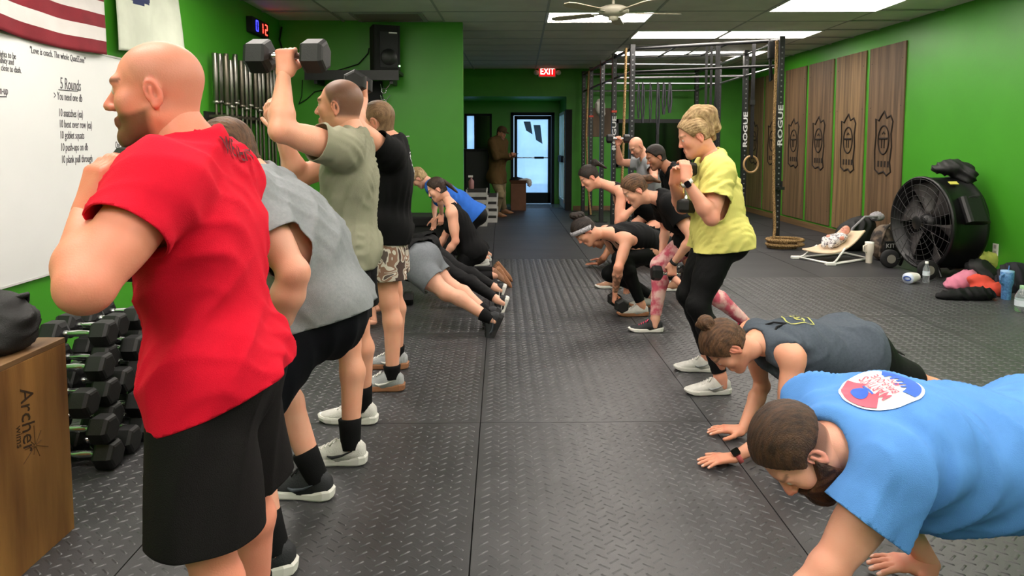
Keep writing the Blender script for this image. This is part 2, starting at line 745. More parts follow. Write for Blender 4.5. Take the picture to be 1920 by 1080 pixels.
lab = {(3, 2): 'lit ceiling panel behind the blades of the ceiling fan',
       (5, 1): 'single lit ceiling panel above the right green wall side',
       (4, 4): 'lit ceiling panel in front of the rig, beside its twin towards the rope end',
       (5, 4): 'lit ceiling panel in front of the rig, nearer the plywood panels',
       (4, 7): 'lit ceiling panel above the rig, nearer the exit sign',
       (5, 7): 'lit ceiling panel above the rig, nearer the plywood panels'}
for (i, j) in sorted(LIGHT_CELLS):
    troffer(cell_c(i, j), gR, 0, lab[(i, j)])
for yy in (5.6, 3.7, 1.8, -0.1, -1.9):
    for xx in (-1.55, 1.1, 3.6):
        troffer((xx, yy), gR, 0, 'lit ceiling panel over the open floor in front of the room', 'ceiling light panels over the open floor')

# vent
c = cell_c(*VENT_CELL)
X = Matrix.Translation((c.x, c.y, ZC)) @ gR
r = empty('ceiling_vent', X, 'dark louvred air vent in the ceiling near the speaker', 'vent')
MB().box((0, 0, 0.004), (TL * 0.6, TW * 0.75, 0.01)).build('backing', M('vent_dark', '#3A3632', rough=0.8), r)
f = MB()
for s_ in (-1, 1):
    f.box((0, s_ * TW * 0.4, -0.004), (TL * 0.66, 0.05, 0.016)).box((s_ * TL * 0.32, 0, -0.004), (0.05, TW * 0.8, 0.016))
f.build('vent_frame', m_tbar, r)
m_slat = M('vent_slat', '#6C655C', rough=0.7)
sl_me = MB().box((0, 0, 0), (TL * 0.6, 0.012, 0.03), Matrix.Rotation(0.6, 4, 'X')).mesh('slat', m_slat)
for k in range(7):
    o = link('slat', sl_me, None, r)
    o.location = (0, -0.2 + k * 0.066, -0.004)

# rubber mats ------------------------------------------------------
MWX, MLY = 1.166, 1.60
SX0 = -0.108


def tread_mesh():
    vs, fs = [], []
    cx, cy = 0.0745, 0.0535
    nx_, ny_ = int((MWX - 0.03) / cx), int((MLY - 0.03) / cy)
    ox, oy = -nx_ * cx / 2, -ny_ * cy / 2
    Lh, Wh, H = 0.0215, 0.0042, 0.0028
    for i in range(nx_):
        for j in range(ny_):
            for t, (dx, dy) in enumerate(((0.25, 0.25), (0.75, 0.75))):
                px, py = ox + (i + dx) * cx, oy + (j + dy) * cy
                a = math.radians(38 if t == 0 else -38)
                ca, sa = math.cos(a), math.sin(a)
                o = len(vs)
                for (lx, ly, z) in ((-Lh, -Wh, 0), (Lh, -Wh, 0), (Lh, Wh, 0), (-Lh, Wh, 0),
                                    (-Lh + .004, -Wh * .35, H), (Lh - .004, -Wh * .35, H), (Lh - .004, Wh * .35, H), (-Lh + .004, Wh * .35, H)):
                    vs.append((px + lx * ca - ly * sa, py + lx * sa + ly * ca, z))
                fs += [(o + 4, o + 5, o + 6, o + 7), (o, o + 1, o + 5, o + 4), (o + 1, o + 2, o + 6, o + 5),
                       (o + 2, o + 3, o + 7, o + 6), (o + 3, o, o + 4, o + 7)]
    me = raw_mesh('tread', np.array(vs), np.array(fs))
    me.materials.append(m_rub)
    return me


tread_me = tread_mesh()
mat_me = MB().box((0, 0, -0.006), (MWX - 0.005, MLY - 0.005, 0.012)).mesh('rubber_mat', m_rub)
flat_me = MB().box((0, 0, -0.006), (MWX - 0.007, MLY - 0.007, 0.012)).mesh('smooth_mat', m_rubf)
for i in range(-3, 5):
    x = SX0 + (i + 0.5) * MWX
    y0 = 3.30 if i < 2 else 2.13
    yend = 8.1 if i < 2 else 6.93
    for j in range(-4, 9):
        y = y0 + (j + 0.5) * MLY
        if y > 14.6 or y < -2.0:
            continue
        if y < yend:
            o = link('rubber_mat', mat_me, None, floor)
            o.location = (x, y, 0)
            if y > 0.2:
                t = link('tread', tread_me, None, o)
                t['kind'] = 'stuff'
        else:
            o = link('smooth_mat', flat_me, None, floor)
            o.location = (x, y, 0)
MB().bbox((AX0, 14.62, -0.012), (AX1, YA, 0.0)).build('entry_mat', M('entry_lino', '#6A6E74', rough=0.25, var=0.1, vscale=3), floor)

struct('baseboard_right', MB().bbox((XR - 0.022, 6.0, 0.0), (XR, YB, 0.10)), m_base, 0.004)
struct('baseboard_back', MB().bbox((AX1 + 0.15, YB - 0.022, 0.0), (XR - 0.022, YB, 0.10)), m_base, 0.004)

# trim jamb at the recess opening
struct('trim_1', MB().bbox((AX1 - 0.012, YB - 0.02, 0.0), (AX1 + 0.12, YB + 0.17, 2.12)), m_blackm)

# glass entrance door ------------------------------------------------
m_glass = bpy.data.materials.new('frosted_glass')
m_glass.use_nodes = True
nt = m_glass.node_tree
for n in list(nt.nodes):
    nt.nodes.remove(n)
out = nt.nodes.new('ShaderNodeOutputMaterial')
tr = nt.nodes.new('ShaderNodeBsdfTransparent')
tl = nt.nodes.new('ShaderNodeBsdfTranslucent')
gl = nt.nodes.new('ShaderNodeBsdfGlossy')
tc = nt.nodes.new('ShaderNodeTexCoord')
nz = nt.nodes.new('ShaderNodeTexNoise')
nz.inputs['Scale'].default_value = 2.2
nt.links.new(tc.outputs['Object'], nz.inputs['Vector'])
rp = nt.nodes.new('ShaderNodeValToRGB')
rp.color_ramp.elements[0].position = 0.35
rp.color_ramp.elements[1].position = 0.7
rp.color_ramp.elements[0].color = (0.35, 0.35, 0.35, 1)
rp.color_ramp.elements[1].color = (0.75, 0.75, 0.75, 1)
nt.links.new(nz.outputs['Fac'], rp.inputs['Fac'])
m1 = nt.nodes.new('ShaderNodeMixShader')
nt.links.new(rp.outputs['Color'], m1.inputs[0])
tr.inputs[0].default_value = (0.92, 0.97, 1, 1)
tl.inputs[0].default_value = (0.85, 0.93, 1, 1)
nt.links.new(tr.outputs[0], m1.inputs[1])
nt.links.new(tl.outputs[0], m1.inputs[2])
m2 = nt.nodes.new('ShaderNodeMixShader')
m2.inputs[0].default_value = 0.05
gl.inputs['Roughness'].default_value = 0.1
nt.links.new(m1.outputs[0], m2.inputs[1])
nt.links.new(gl.outputs[0], m2.inputs[2])
nt.links.new(m2.outputs[0], out.inputs[0])

dr = empty('door_1', (DX0, YA, 0))
dr['kind'] = 'structure'
dw = DX1 - DX0
f = MB().bbox((0, -0.03, 0), (0.07, 0.12, DZ)).bbox((dw - 0.07, -0.03, 0), (dw, 0.12, DZ)).bbox((0, -0.03, DZ - 0.07), (dw, 0.12, DZ))
f.build('door_frame', m_blackm, dr)
f = MB().bbox((0.08, -0.02, 0.01), (0.15, 0.03, DZ - 0.08)).bbox((dw - 0.15, -0.02, 0.01), (dw - 0.08, 0.03, DZ - 0.08))
f.bbox((0.08, -0.02, 0.01), (dw - 0.08, 0.03, 0.26)).bbox((0.08, -0.02, DZ - 0.16), (dw - 0.08, 0.03, DZ - 0.08))
f.build('door_leaf', m_blackm, dr)
MB().bbox((0.14, 0.0, 0.25), (dw - 0.14, 0.008, DZ - 0.15)).build('glass_pane', m_glass, dr)
m_vinyl = M('grey_vinyl', '#7E93B0', rough=0.7)
for a, zt, zb in ((0.30, 1.92, 1.62), (0.53, 1.84, 1.40)):
    q = [(a, zt), (a + 0.16, zt), (a + 0.21, zb), (a + 0.06, zb + 0.09)]
    MB().add([(x_, -0.004, z_) for x_, z_ in q] + [(x_, -0.001, z_) for x_, z_ in q],
             [(0, 3, 2, 1), (4, 5, 6, 7), (0, 1, 5, 4), (1, 2, 6, 5), (2, 3, 7, 6), (3, 0, 4, 7)]).build('vinyl_mark', m_vinyl, dr)
pb = MB().cyl((0.15, -0.05, 1.08), (dw - 0.15, -0.05, 1.08), 0.014)
pb.build('push_bar', m_chrome, dr)
MB().box((0.66, -0.055, 1.08), (0.22, 0.04, 0.05)).build('latch_box', m_blackm, dr, 0.006)

# side window of the recess
wn = empty('window_1', (AX1, 0, 0))
wn['kind'] = 'structure'
f = MB()
for (z0, z1) in ((0.12, 0.19), (1.02, 1.10), (2.03, 2.10)):
    f.bbox((-0.02, RW0, z0), (0.06, RW1, z1))
for y in (RW0, (RW0 + RW1) / 2 - .03, RW1 - 0.06):
    f.bbox((-0.02, y, 0.12), (0.06, y + 0.06, 2.1))
f.bbox((-0.0, RW0, 0), (0.15, RW1, 0.12))
f.build('window_frame', m_white, wn)
MB().bbox((0.02, RW0, 0.15), (0.03, RW1, 1.05)).build('window_pane', m_glass, wn)
MB().bbox((0.02, RW0, 1.05), (0.03, RW1, 2.07)).build('window_pane', m_glass, wn)
MB().bbox((-0.06, RW0 + 0.2, 1.0), (0.06, RW1 - 0.2, 1.14)).build('window_sill', m_blackm, wn)

# window left of the door, dark
m_dark = M('dark_glass', '#050507', rough=0.12, spec=0.6)
wn = empty('window_2', (WX0, YA, WZ0))
wn['kind'] = 'structure'
ww, wh = WX1 - WX0, WZ1 - WZ0
f = MB().bbox((0, -0.03, 0), (ww, 0.05, 0.05)).bbox((0, -0.03, wh - 0.05), (ww, 0.05, wh)).bbox((0, -0.03, 0), (0.05, 0.05, wh)).bbox((ww - .05, -0.03, 0), (ww, 0.05, wh))
f.bbox((0.22, -0.03, 0), (0.26, 0.05, wh))
f.build('window_frame', m_blackm, wn)
MB().bbox((0.24, 0.005, 0.02), (ww - 0.02, 0.015, wh - 0.02)).build('window_pane', m_dark, wn)
MB().bbox((0.03, 0.005, 0.02), (0.23, 0.015, wh - 0.02)).build('window_pane', m_glass, wn)

# dark window in the back wall behind the rig
wn = empty('window_3', (2.38, YB, 0.92))
wn['kind'] = 'structure'
f = MB()
W3, H3 = 1.62, 1.0
f.bbox((0, -0.05, 0), (W3, 0.01, 0.07)).bbox((0, -0.05, H3 - 0.08), (W3, 0.01, H3)).bbox((0, -0.05, 0), (0.07, 0.01, H3)).bbox((W3 - .07, -0.05, 0), (W3, 0.01, H3)).bbox((0.86, -0.05, 0), (0.92, 0.01, H3))
f.build('window_frame', M('dark_frame', '#2A2A2E', rough=0.5), wn)
MB().bbox((0.05, -0.02, 0.05), (W3 - 0.05, -0.006, H3 - 0.05)).build('window_pane', m_dark, wn)
# outside pavement seen through the glass
struct('pavement', MB().bbox((-4, YA + 0.16, -0.1), (7, YA + 8, -0.02)), M('pavement', '#9AA3AD', rough=0.9, var=0.1))
# ------------------------------------------------------------------ left wall
XW = XL
brd = empty('whiteboard', (XW + 0.001, 4.4, 0.62), 'large white dry-erase board with handwritten workout on the green wall', 'whiteboard')
BY0, BY1, BZ0, BZ1 = 3.2, 5.72, 0.62, 2.03
MB().bbox((XW + 0.001, BY0, BZ0), (XW + 0.016, BY1, BZ1)).build('board_surface', M('board_white', '#E3E4E4', rough=0.25, var=0.02, vscale=2), brd, world_coords=True)
f = MB()
f.bbox((XW, BY0 - .012, BZ0 - .012), (XW + 0.02, BY1 + .012, BZ0)).bbox((XW, BY0 - .012, BZ1), (XW + 0.02, BY1 + .012, BZ1 + .012))
f.bbox((XW, BY0 - .012, BZ0), (XW + 0.02, BY0, BZ1)).bbox((XW, BY1, BZ0), (XW + 0.02, BY1 + .012, BZ1))
f.build('board_frame', M('board_edge', '#C9C9C6', rough=0.5), brd, world_coords=True)


def wall_text(body, px, py, size, sx=0.6, shear=0.1):
    p = UX(px, py, XW + 0.0175)
    return text_mesh('handwriting', body, size, m_ink, frame(p, (0, 1, 0), (1, 0, 0)), 0.0006, brd, 'LEFT', sx, shear)


wall_text('5 Rounds', 113, 166, 0.105, 0.52)
for a, b in ((110, 146),):
    p0, p1 = UX(a, 168, XW + 0.0175), UX(b, 171, XW + 0.0175)
    MB().cyl(p0, p1, 0.0025, n=5).build('underline', m_ink, brd, world_coords=True)
wall_text('> You need one db', 101, 186, 0.072, 0.5)
for t, y in (('10 snatches (ea)', 218), ('10 bent over row (ea)', 239), ('10 goblet squats', 260), ('10 push-ups on db', 283), ('10 plank pull through', 306)):
    wall_text(t, 110 + (y - 218) * 0.06, y, 0.072, 0.52)
wall_text('One for the', 216, 278, 0.072, 0.5)
wall_text('to be on', 222, 298, 0.06, 0.5)
wall_text('"Love is coach. The whole QuadZone"', 56, 99, 0.058, 0.58)
for t, x, y in (('ights to be', 0, 106), ('unity and', 0, 118), ('close to dash.', 2, 132)):
    wall_text(t, x, y, 0.052, 0.55)
wall_text('m-up', -3, 176, 0.07, 0.5)
MB().cyl(UX(-2, 181, XW + .0175), UX(11, 181, XW + .0175), 0.003, n=5).build('underline', m_ink, brd, world_coords=True)

# flags ---------------------------------------------------------------
m_fred = M('flag_red', '#7E1524', rough=0.8, var=0.12, vscale=6, bump=0.2, bscale=300)
m_fwht = M('flag_white', '#D9D4D2', rough=0.8, var=0.05, vscale=6, bump=0.2, bscale=300)
m_fblu = M('flag_blue', '#1E2A55', rough=0.8, var=0.1, bump=0.2, bscale=300)
m_cream = M('flag_cream', '#C6CBBB', rough=0.8, var=0.06, vscale=5, bump=0.2, bscale=300)


def flag(name, y0, y1, zb0, zb1, z1, colf, mats, label, sag=0.0, amp=0.015, flare=0.0):
    n, m = 48, 40
    V, F, MI = [], [], []
    for j in range(m + 1):
        v = j / m
        for i in range(n + 1):
            u = i / n
            zb = zb0 * (1 - u) + zb1 * u - sag * math.sin(PI * min(1, u * 1.0)) * 0.5
            y = y0 + (y1 - y0) * u + flare * (1 - v) * (u - 0.5)
            z = zb + (z1 - zb) * v
            x = XW + 0.03 + amp * (1 - v * 0.7) * (math.sin(u * 17 + v * 2.0) * 0.5 + math.sin(u * 7 + 1.3 - v * 3) * 0.8 + 0.9)
            V.append((x, y, z))
    for j in range(m):
        for i in range(n):
            a = j * (n + 1) + i
            F.append((a, a + 1, a + n + 2, a + n + 1))
            MI.append(colf((i + .5) / n, (j + .5) / m))
    me = raw_mesh(name, np.array(V), np.array(F), True)
    for mm in mats:
        me.materials.append(mm)
    me.polygons.foreach_set('material_index', MI)
    o = link(name, me)
    s = o.modifiers.new('thick', 'SOLIDIFY')
    s.thickness = 0.003
    return tag(o, label, 'flag')


flag('striped_flag', 3.62, 4.76, 2.05, 2.035, 2.94, lambda u, v: 2 if (u < 0.3 and v > 0.5) else int(v * 10) % 2,
     [m_fred, m_fwht, m_fblu], 'red and white striped flag pinned above the whiteboard', sag=0.05)
flag('white_flag', 4.92, 5.82, 2.08, 2.17, 2.94, lambda u, v: 1 if (0.08 < u < 0.50 and v > 0.42 + 0.25 * abs(u - .3)) else 0,
     [m_cream, m_fblu], 'pale cream flag with navy patch hanging beside the striped flag', amp=0.03, flare=0.14)

# led wall timer -------------------------------------------------------
m_led = M('led_red', '#FF2A20', emit=9)
m_ledb = M('led_blue', '#2A2CFF', emit=4)
p = UX(486, 52, XW + 0.05)
t = empty('wall_timer', (XW, p.y, p.z), 'small black wall timer with glowing red 12 on the green wall', 'timer')
MB().box((0.035, 0, 0), (0.07, 0.52, 0.17)).build('timer_case', m_blackm, t, 0.006)
SEG = {'1': 'bc', '2': 'abged', '0': 'abcdef'}


def seven(ch, y, mat, h=0.11, w=0.06):
    mb = MB()
    d = 0.012
    for s_ in SEG[ch]:
        if s_ == 'a':
            mb.box((0.072, y, h / 2), (0.004, w, d))
        if s_ == 'g':
            mb.box((0.072, y, 0), (0.004, w, d))
        if s_ == 'd':
            mb.box((0.072, y, -h / 2), (0.004, w, d))
        if s_ in 'bc':
            mb.box((0.072, y + w / 2, h / 4 * (1 if s_ == 'b' else -1)), (0.004, d, h / 2 - .006))
        if s_ in 'fe':
            mb.box((0.072, y - w / 2, h / 4 * (1 if s_ == 'f' else -1)), (0.004, d, h / 2 - .006))
    mb.build('led_digit', mat, t)


seven('1', 0.03, m_led)
seven('2', 0.17, m_led)
seven('0', -0.12, m_ledb)

# barbells in a wall rack -------------------------------------------------
m_steel = M('brushed_steel', '#8E8A84', rough=0.33, metal=1.0, var=0.25, vscale=12, stretch=(1, 1, 0.2))
m_steeld = M('worn_steel', '#6E675C', rough=0.4, metal=0.9, var=0.3, vscale=15, stretch=(1, 1, 0.2))
rk = empty('barbell_rack', (XW, 7.3, 1.7), 'dark steel bracket holding upright barbells against the green wall', 'rack')
MB().bbox((XW, 6.35, 1.64), (XW + 0.02, 8.25, 1.72)).build('wall_plate', m_black, rk, world_coords=True)
mb = MB()
for k in range(15):
    y = 6.48 + k * 0.127
    mb.bbox((XW + 0.02, y - 0.052, 1.665), (XW + 0.20, y - 0.040, 1.69))
mb.build('prong', m_steeld, rk, world_coords=True)


def barbell(mat_s, mat_h):
    r = empty('barbell', (0, 0, 0), 'x', 'barbell', 'barbells standing in the wall rack')
    MB().lathe([(0.0135, 0.44), (0.0135, 1.78)], 10).build('shaft', mat_h, r)
    for z0, z1, zc in ((0.0, 0.42, 0.42), (1.78, 2.23, 1.76)):
        MB().lathe([(0.022, z0), (0.025, z0 + .005), (0.025, z1 - .005), (0.022, z1)], 14).build('sleeve', mat_s, r)
        MB().lathe([(0.034, zc), (0.037, zc + .006), (0.037, zc + .02), (0.034, zc + .026)], 14).build('collar', mat_s, r)
    return r


bb = [barbell(m_steel, m_steeld), barbell(m_steeld, m_steel)]
blab = ['steel barbell with bright sleeves standing upright in the wall rack', 'darker worn steel barbell standing upright in the wall rack']
for k in range(27):
    ty = k % 3 == 1
    o = bb[int(ty)] if k < 2 else copy_tree(bb[int(ty)])
    o.location = (XW + (0.075 if k % 2 == 0 else 0.145) + 0.006 * math.sin(k * 2.1), 6.46 + k * 0.0635, 0.0)
    o.scale = (1, 1, 1.0 + 0.02 * (k % 4 == 0) + 0.012 * (k % 3))
    o['label'] = blab[int(ty)]

# speaker, shelf, collars on partition wall ------------------------------------
YS = YP
sp0, sp1 = U(690, 133, YS - 0.30), U(748, 48, YS - 0.30)
sh = empty('wall_shelf', (sp0.x, YS, sp0.z), 'long black wall shelf under the loudspeaker on the green partition', 'shelf')
a, b = U(575, 134, YS - 0.3), U(750, 150, YS - 0.3)
MB().bbox((a.x, YS - 0.40, sp0.z - 0.04), (b.x, YS, sp0.z)).build('shelf_board', m_black, sh, world_coords=True)
MB().bbox((a.x, YS - 0.40, sp0.z - 0.12), (b.x, YS - 0.37, sp0.z - 0.04)).build('front_rail', m_black, sh, world_coords=True)
for x in (a.x + 0.1, b.x - 0.12):
    MB().bbox((x, YS - 0.35, sp0.z - 0.16), (x + 0.04, YS, sp0.z - 0.04)).build('bracket', m_black, sh, world_coords=True)
sw, shh = sp1.x - sp0.x, sp1.z - sp0.z
sk = empty('loudspeaker', (sp0.x + sw / 2, YS - 0.2, sp0.z), 'black loudspeaker standing on the wall shelf near the ceiling', 'speaker')
Xs = Matrix.Rotation(math.radians(20), 4, 'Z')
MB().rbox((0, 0, shh / 2), (sw * 0.86, 0.30, shh), 0.03, Xs).build('cabinet', m_blackm, sk, 0.01)
MB().rbox((0.02, -0.15, shh * 0.46), (sw * 0.58, 0.02, shh * 0.78), 0.008, Xs).build('grille', M('speaker_grille', '#1B1A20', rough=0.5, bump=0.5, bscale=400), sk)
MB().lathe([(0.0, 0.012), (0.09, 0.012), (0.10, 0.0)], 20, Xs @ Matrix.Translation((0.02, -0.16, shh * .3)) @ Matrix.Rotation(PI / 2, 4, 'X')).build('woofer', m_black, sk)
MB().box((0.07, -0.162, shh * 0.83), (0.10, 0.004, 0.018), Xs).build('badge', m_chrome, sk)
MB().sphere((0.15, -0.155, 0.06), 0.012, Xs, 8).build('led', M('led_green', '#B8FFB0', emit=2), sk)
# cables
cb = MB().tube([U(692, 90, YS - .03), U(690, 100, YS - .03), U(672, 120, YS - .03), U(640, 130, YS - .03), U(600, 140, YS - .03)], 0.007, 6)
tag(cb.build('speaker_cable', m_blackm), 'black cable drooping along the wall from the loudspeaker', 'cable')
cb = MB().tube([U(528, 50, YS - .03), U(524, 75, YS - .03), U(530, 95, YS - .03), U(533, 160, YS - .03), U(530, 240, YS - .03)], 0.012, 6)
tag(cb.build('corner_cable', m_blackm), 'black cable running down the corner beside the wall timer', 'cable')
cb = MB().tube([U(560, 195, YS - .03), U(575, 186, YS - .03), U(590, 172, YS - .03), U(610, 168, YS - .03)], 0.006, 6).tube([U(567, 150, YS - .03), U(566, 180, YS - .03), U(560, 196, YS - .03)], 0.006, 6)
tag(cb.build('hanging_cable', m_blackm), 'thin black cable looping on the wall below the shelf', 'cable')
# black strip with spring collars
st = empty('collar_hanger', U(705, 200, YS), 'tall black strip on the partition wall for hanging spring collars', 'hanger')
a, b = U(688, 152, YS - .02), U(718, 250, YS - .02)
MB().bbox((a.x, YS - 0.03, b.z), (b.x, YS, a.z)).build('back_strip', m_blackm, st, world_coords=True)
for k, py in enumerate((165, 186, 206, 224)):
    p = U(722, py, YS - 0.07)
    MB().cyl((p.x - .03, YS - 0.005, p.z), (p.x - .01, YS - 0.14, p.z + 0.02), 0.006, n=6).build('hook', m_black, st, world_coords=True)
    mb = MB()
    for q in range(3):
        mb.tube([(p.x - .015 + 0.032 * math.cos(t_), YS - 0.09 + 0.012 * q, p.z - .035 + 0.032 * math.sin(t_)) for t_ in np.linspace(0, 2 * PI, 12, endpoint=False)], 0.004, 5, True)
    mb.cyl((p.x + .01, YS - .09, p.z - .02), (p.x + .07, YS - .10, p.z + .045), 0.006, n=6)
    mb.cyl((p.x - .04, YS - .07, p.z - .04), (p.x - .055, YS - .08, p.z + .05), 0.006, n=6)
    tag(mb.build('spring_collar', m_chrome), 'chrome spring collar hanging on the black strip under the shelf', 'collar', 'spring collars on the black strip')

# low dark bench before the partition
bn = empty('storage_bench', U(800, 470, 8.2), 'low black padded bench standing before the green partition', 'bench')
MB().bbox((-1.5, 7.95, 0.42), (-0.52, 8.45, 0.54)).build('pad', m_blackm, bn, 0.02, True)
MB().bbox((-1.46, 8.0, 0.0), (-0.56, 8.42, 0.42)).build('base', m_black, bn, 0.0, True)

# ------------------------------------------------------------------ plyometric box with bag
m_ply = M('plywood', '#A9793F', rough=0.55, col2='#6E4520', vscale=3.2, stretch=(3.5, 3.5, 0.45), bump=0.1, bscale=60, detail=6, lo=0.36, hi=0.72)
m_plyend = M('plywood_top', '#8C6A45', rough=0.6, col2='#6B4C2E', vscale=4, stretch=(4, 0.6, 4), bump=0.1, bscale=60)
PX1 = FL(140, 990).x
PYF = FL(140, 990).y
PH = U(128, 632, PYF).z
bx = empty('plyo_box', (PX1 - 0.3, PYF - 0.4, 0), 'tall wooden plyometric box with handwriting on its side, beside the dumbbells', 'box')
T = 0.019
MB().bbox((PX1 - T, PYF - 0.92, 0), (PX1, PYF, PH - T)).build('side_panel', m_ply, bx, 0.002, True)
MB().bbox((PX1 - 0.61, PYF - 0.92, 0), (PX1 - 0.61 + T, PYF, PH - T)).build('side_panel', m_ply, bx, 0.002, True)
MB().bbox((PX1 - 0.61 + T, PYF - T, 0), (PX1 - T, PYF, PH - T)).build('end_panel', m_ply, bx, 0.002, True)
MB().bbox((PX1 - 0.61 + T, PYF - 0.92, 0), (PX1 - T, PYF - 0.92 + T, PH - T)).build('end_panel', m_ply, bx, 0.002, True)
MB().bbox((PX1 - 0.61, PYF - 0.92, PH - T), (PX1, PYF, PH)).build('top_panel', m_plyend, bx, 0.002, True)
p = UX(38, 730, PX1 + 0.001)
text_mesh('handwriting', 'Archer', 0.085, M('pencil', '#3A2412', rough=0.8), frame(p, (0, 0, -1), (1, 0, 0)), 0.0004, bx, 'LEFT', 0.9, 0.2)
p = UX(30, 800, PX1 + 0.001)
text_mesh('handwriting', 'wims', 0.04, M('pencil', '#3A2412'), frame(p, (0, 0, -1), (1, 0, 0)), 0.0003, bx, 'LEFT', 0.9, 0.2)
m_knot = M('ply_knot', '#5B3A1B', rough=0.7, var=0.2, vscale=30)
p = UX(66, 835, PX1)
mb = MB()
for k in range(9):
    a_ = k * 0.7 + 0.2
    mb.tube([(PX1 + .0006, p.y + 0.004 * math.cos(a_), p.z + 0.004 * math.sin(a_)), (PX1 + .0006, p.y + (0.03 + .02 * (k % 3)) * math.cos(a_), p.z + (0.03 + .02 * (k % 3)) * math.sin(a_))], 0.0012, 4)
mb.build('wood_knot', m_knot, bx, world_coords=True)


def soft(name, prims, h, mat, label, cat, fold=(0.006, 0.09, (0, 0, 1)), seed=1, parent=None, flat=None, zmin=None, amp2=0.0):
    S_ = SDF()
    for q in prims:
        if q[0] == 'e':
            S_.ell(q[1], q[3] if len(q) > 3 else ((1, 0, 0), (0, 1, 0), (0, 0, 1)), q[2], q[4] if len(q) > 4 else 0.05)
        else:
            S_.cap(q[1], q[2], q[3], q[4], 0.03)
    P, Q = S_.mesh(h)
    P = relax(P, Q, 1)
    N = vnormals(P, Q)
    P = P + N * folds(P, fold[0], fold[1], fold[2], seed)[:, None]
    if zmin is not None:
        P[:, 2] = np.maximum(P[:, 2], zmin)
    me = raw_mesh(name, P, Q, True)
    me.materials.append(mat)
    o = link(name, me, None, parent, parent is not None)
    if parent is None:
        tag(o, label, cat)
    return o


m_bag = M('black_nylon', '#0B0B0D', rough=0.6, var=0.2, vscale=9, bump=0.3, bscale=300)
p = UX(25, 640, PX1 - 0.3)
bc = Vector((PX1 - 0.135, PYF - 0.17, PH))
bg = empty('black_bag', bc, 'black folded bag lying on top of the wooden plyometric box', 'bag')
soft('bag_body', [('e', bc + Vector((0, 0, 0.04)), (0.115, 0.13, 0.065)), ('e', bc + Vector((0.02, 0.03, 0.10)), (0.105, 0.10, 0.06)), ('e', bc + Vector((-0.01, 0.02, 0.165)), (0.085, 0.075, 0.04))], 0.009, m_bag, '', '', (0.008, 0.08, (0, 1, 0.2)), 5, bg, zmin=PH + 0.001)
MB().tube([bc + Vector((0.06, 0.09, 0.15)), bc + Vector((0.08, 0.07, 0.18)), bc + Vector((0.04, -0.02, 0.175)), bc + Vector((-0.03, -0.04, 0.16))], 0.010, 6).build('strap', m_bag, bg, world_coords=True)

# ------------------------------------------------------------------ dumbbells
m_hex = M('hex_rubber', '#0B0B0C', rough=0.55, var=0.15, vscale=20, bump=0.08, bscale=200)
_db_cache = {}


def hex_dumbbell(M4, size=1.0, label='', group=None, name='dumbbell'):
    """local X = handle axis, origin at the middle of the handle"""
    key = round(size, 2)
    if key not in _db_cache:
        R = 0.066 * size
        hl, gap = 0.095 * size, 0.066
        def head(sgn):
            mb = MB()
            prof = [(gap, 0.55), (gap + 0.010, 0.92), (gap + 0.02, 1.0), (gap + hl - 0.018, 1.0), (gap + hl - 0.004, 0.88), (gap + hl, 0.72)]
            vs = []
            for x, s_ in prof:
                for i in range(6):
                    a = PI / 6 + i * PI / 3
                    vs.append((sgn * x, R * s_ * math.cos(a + PI / 6), R * s_ * math.sin(a + PI / 6)))
            fs = []
            for j in range(len(prof) - 1):
                for i in range(6):
                    q = (j * 6 + i, j * 6 + (i + 1) % 6, (j + 1) * 6 + (i + 1) % 6, (j + 1) * 6 + i)
                    fs.append(q if sgn > 0 else q[::-1])
            fs.append(tuple(range(30, 36)) if sgn > 0 else tuple(range(35, 29, -1)))
            fs.append(tuple(range(5, -1, -1)) if sgn > 0 else tuple(range(0, 6)))
            return mb.add(vs, fs).mesh('head', m_hex)
        hd = MB().lathe([(0.0155, -0.074), (0.0155, -0.055), (0.0125, -0.05), (0.0135, -0.04), (0.0165, 0), (0.0135, 0.04), (0.0125, 0.05), (0.0155, 0.055), (0.0155, 0.074)], 14, Matrix.Rotation(PI / 2, 4, 'Y')).mesh('handle', m_chrome)
        _db_cache[key] = (head(1), head(-1), hd)
    r = empty(name, M4, label, 'dumbbell', group)
    a, b, c = _db_cache[key]
    link('head', a, None, r)
    link('head', b, None, r)
    link('handle', c, None, r)
    return r


cnt = 0
lay = [3, 4, 5, 5, 5, 5, 4, 4, 4, 4]
for j, n in enumerate(lay):
    for k in range(n):
        y = 2.86 + 0.141 * j
        x = -1.84 - 0.045 * k + 0.03 * math.sin(j * 3.1 + k * 1.7)
        z = 0.0605 + 0.1145 * k
        Xd = Matrix.Translation((x, y, z)) @ Matrix.Rotation(0.03 * math.sin(j * 2.3 + k * 4.1), 4, 'Z') @ Matrix.Rotation(PI / 6 * 0 + 0.0, 4, 'X')
        top = (k == n - 1)
        if top and j == 0:
            lb = 'black hex dumbbell on top of the pile end beside the wooden box'
        elif top:
            lb = 'black hex dumbbell lying on top of the heaped pile by the wall'
        elif k == 0:
            lb = 'black hex dumbbell in the bottom layer of the pile, on the floor'
        else:
            lb = 'black hex dumbbell in a middle layer of the pile by the wall'
        hex_dumbbell(Xd, 0.99, lb, 'hex dumbbells piled beside the wooden box')

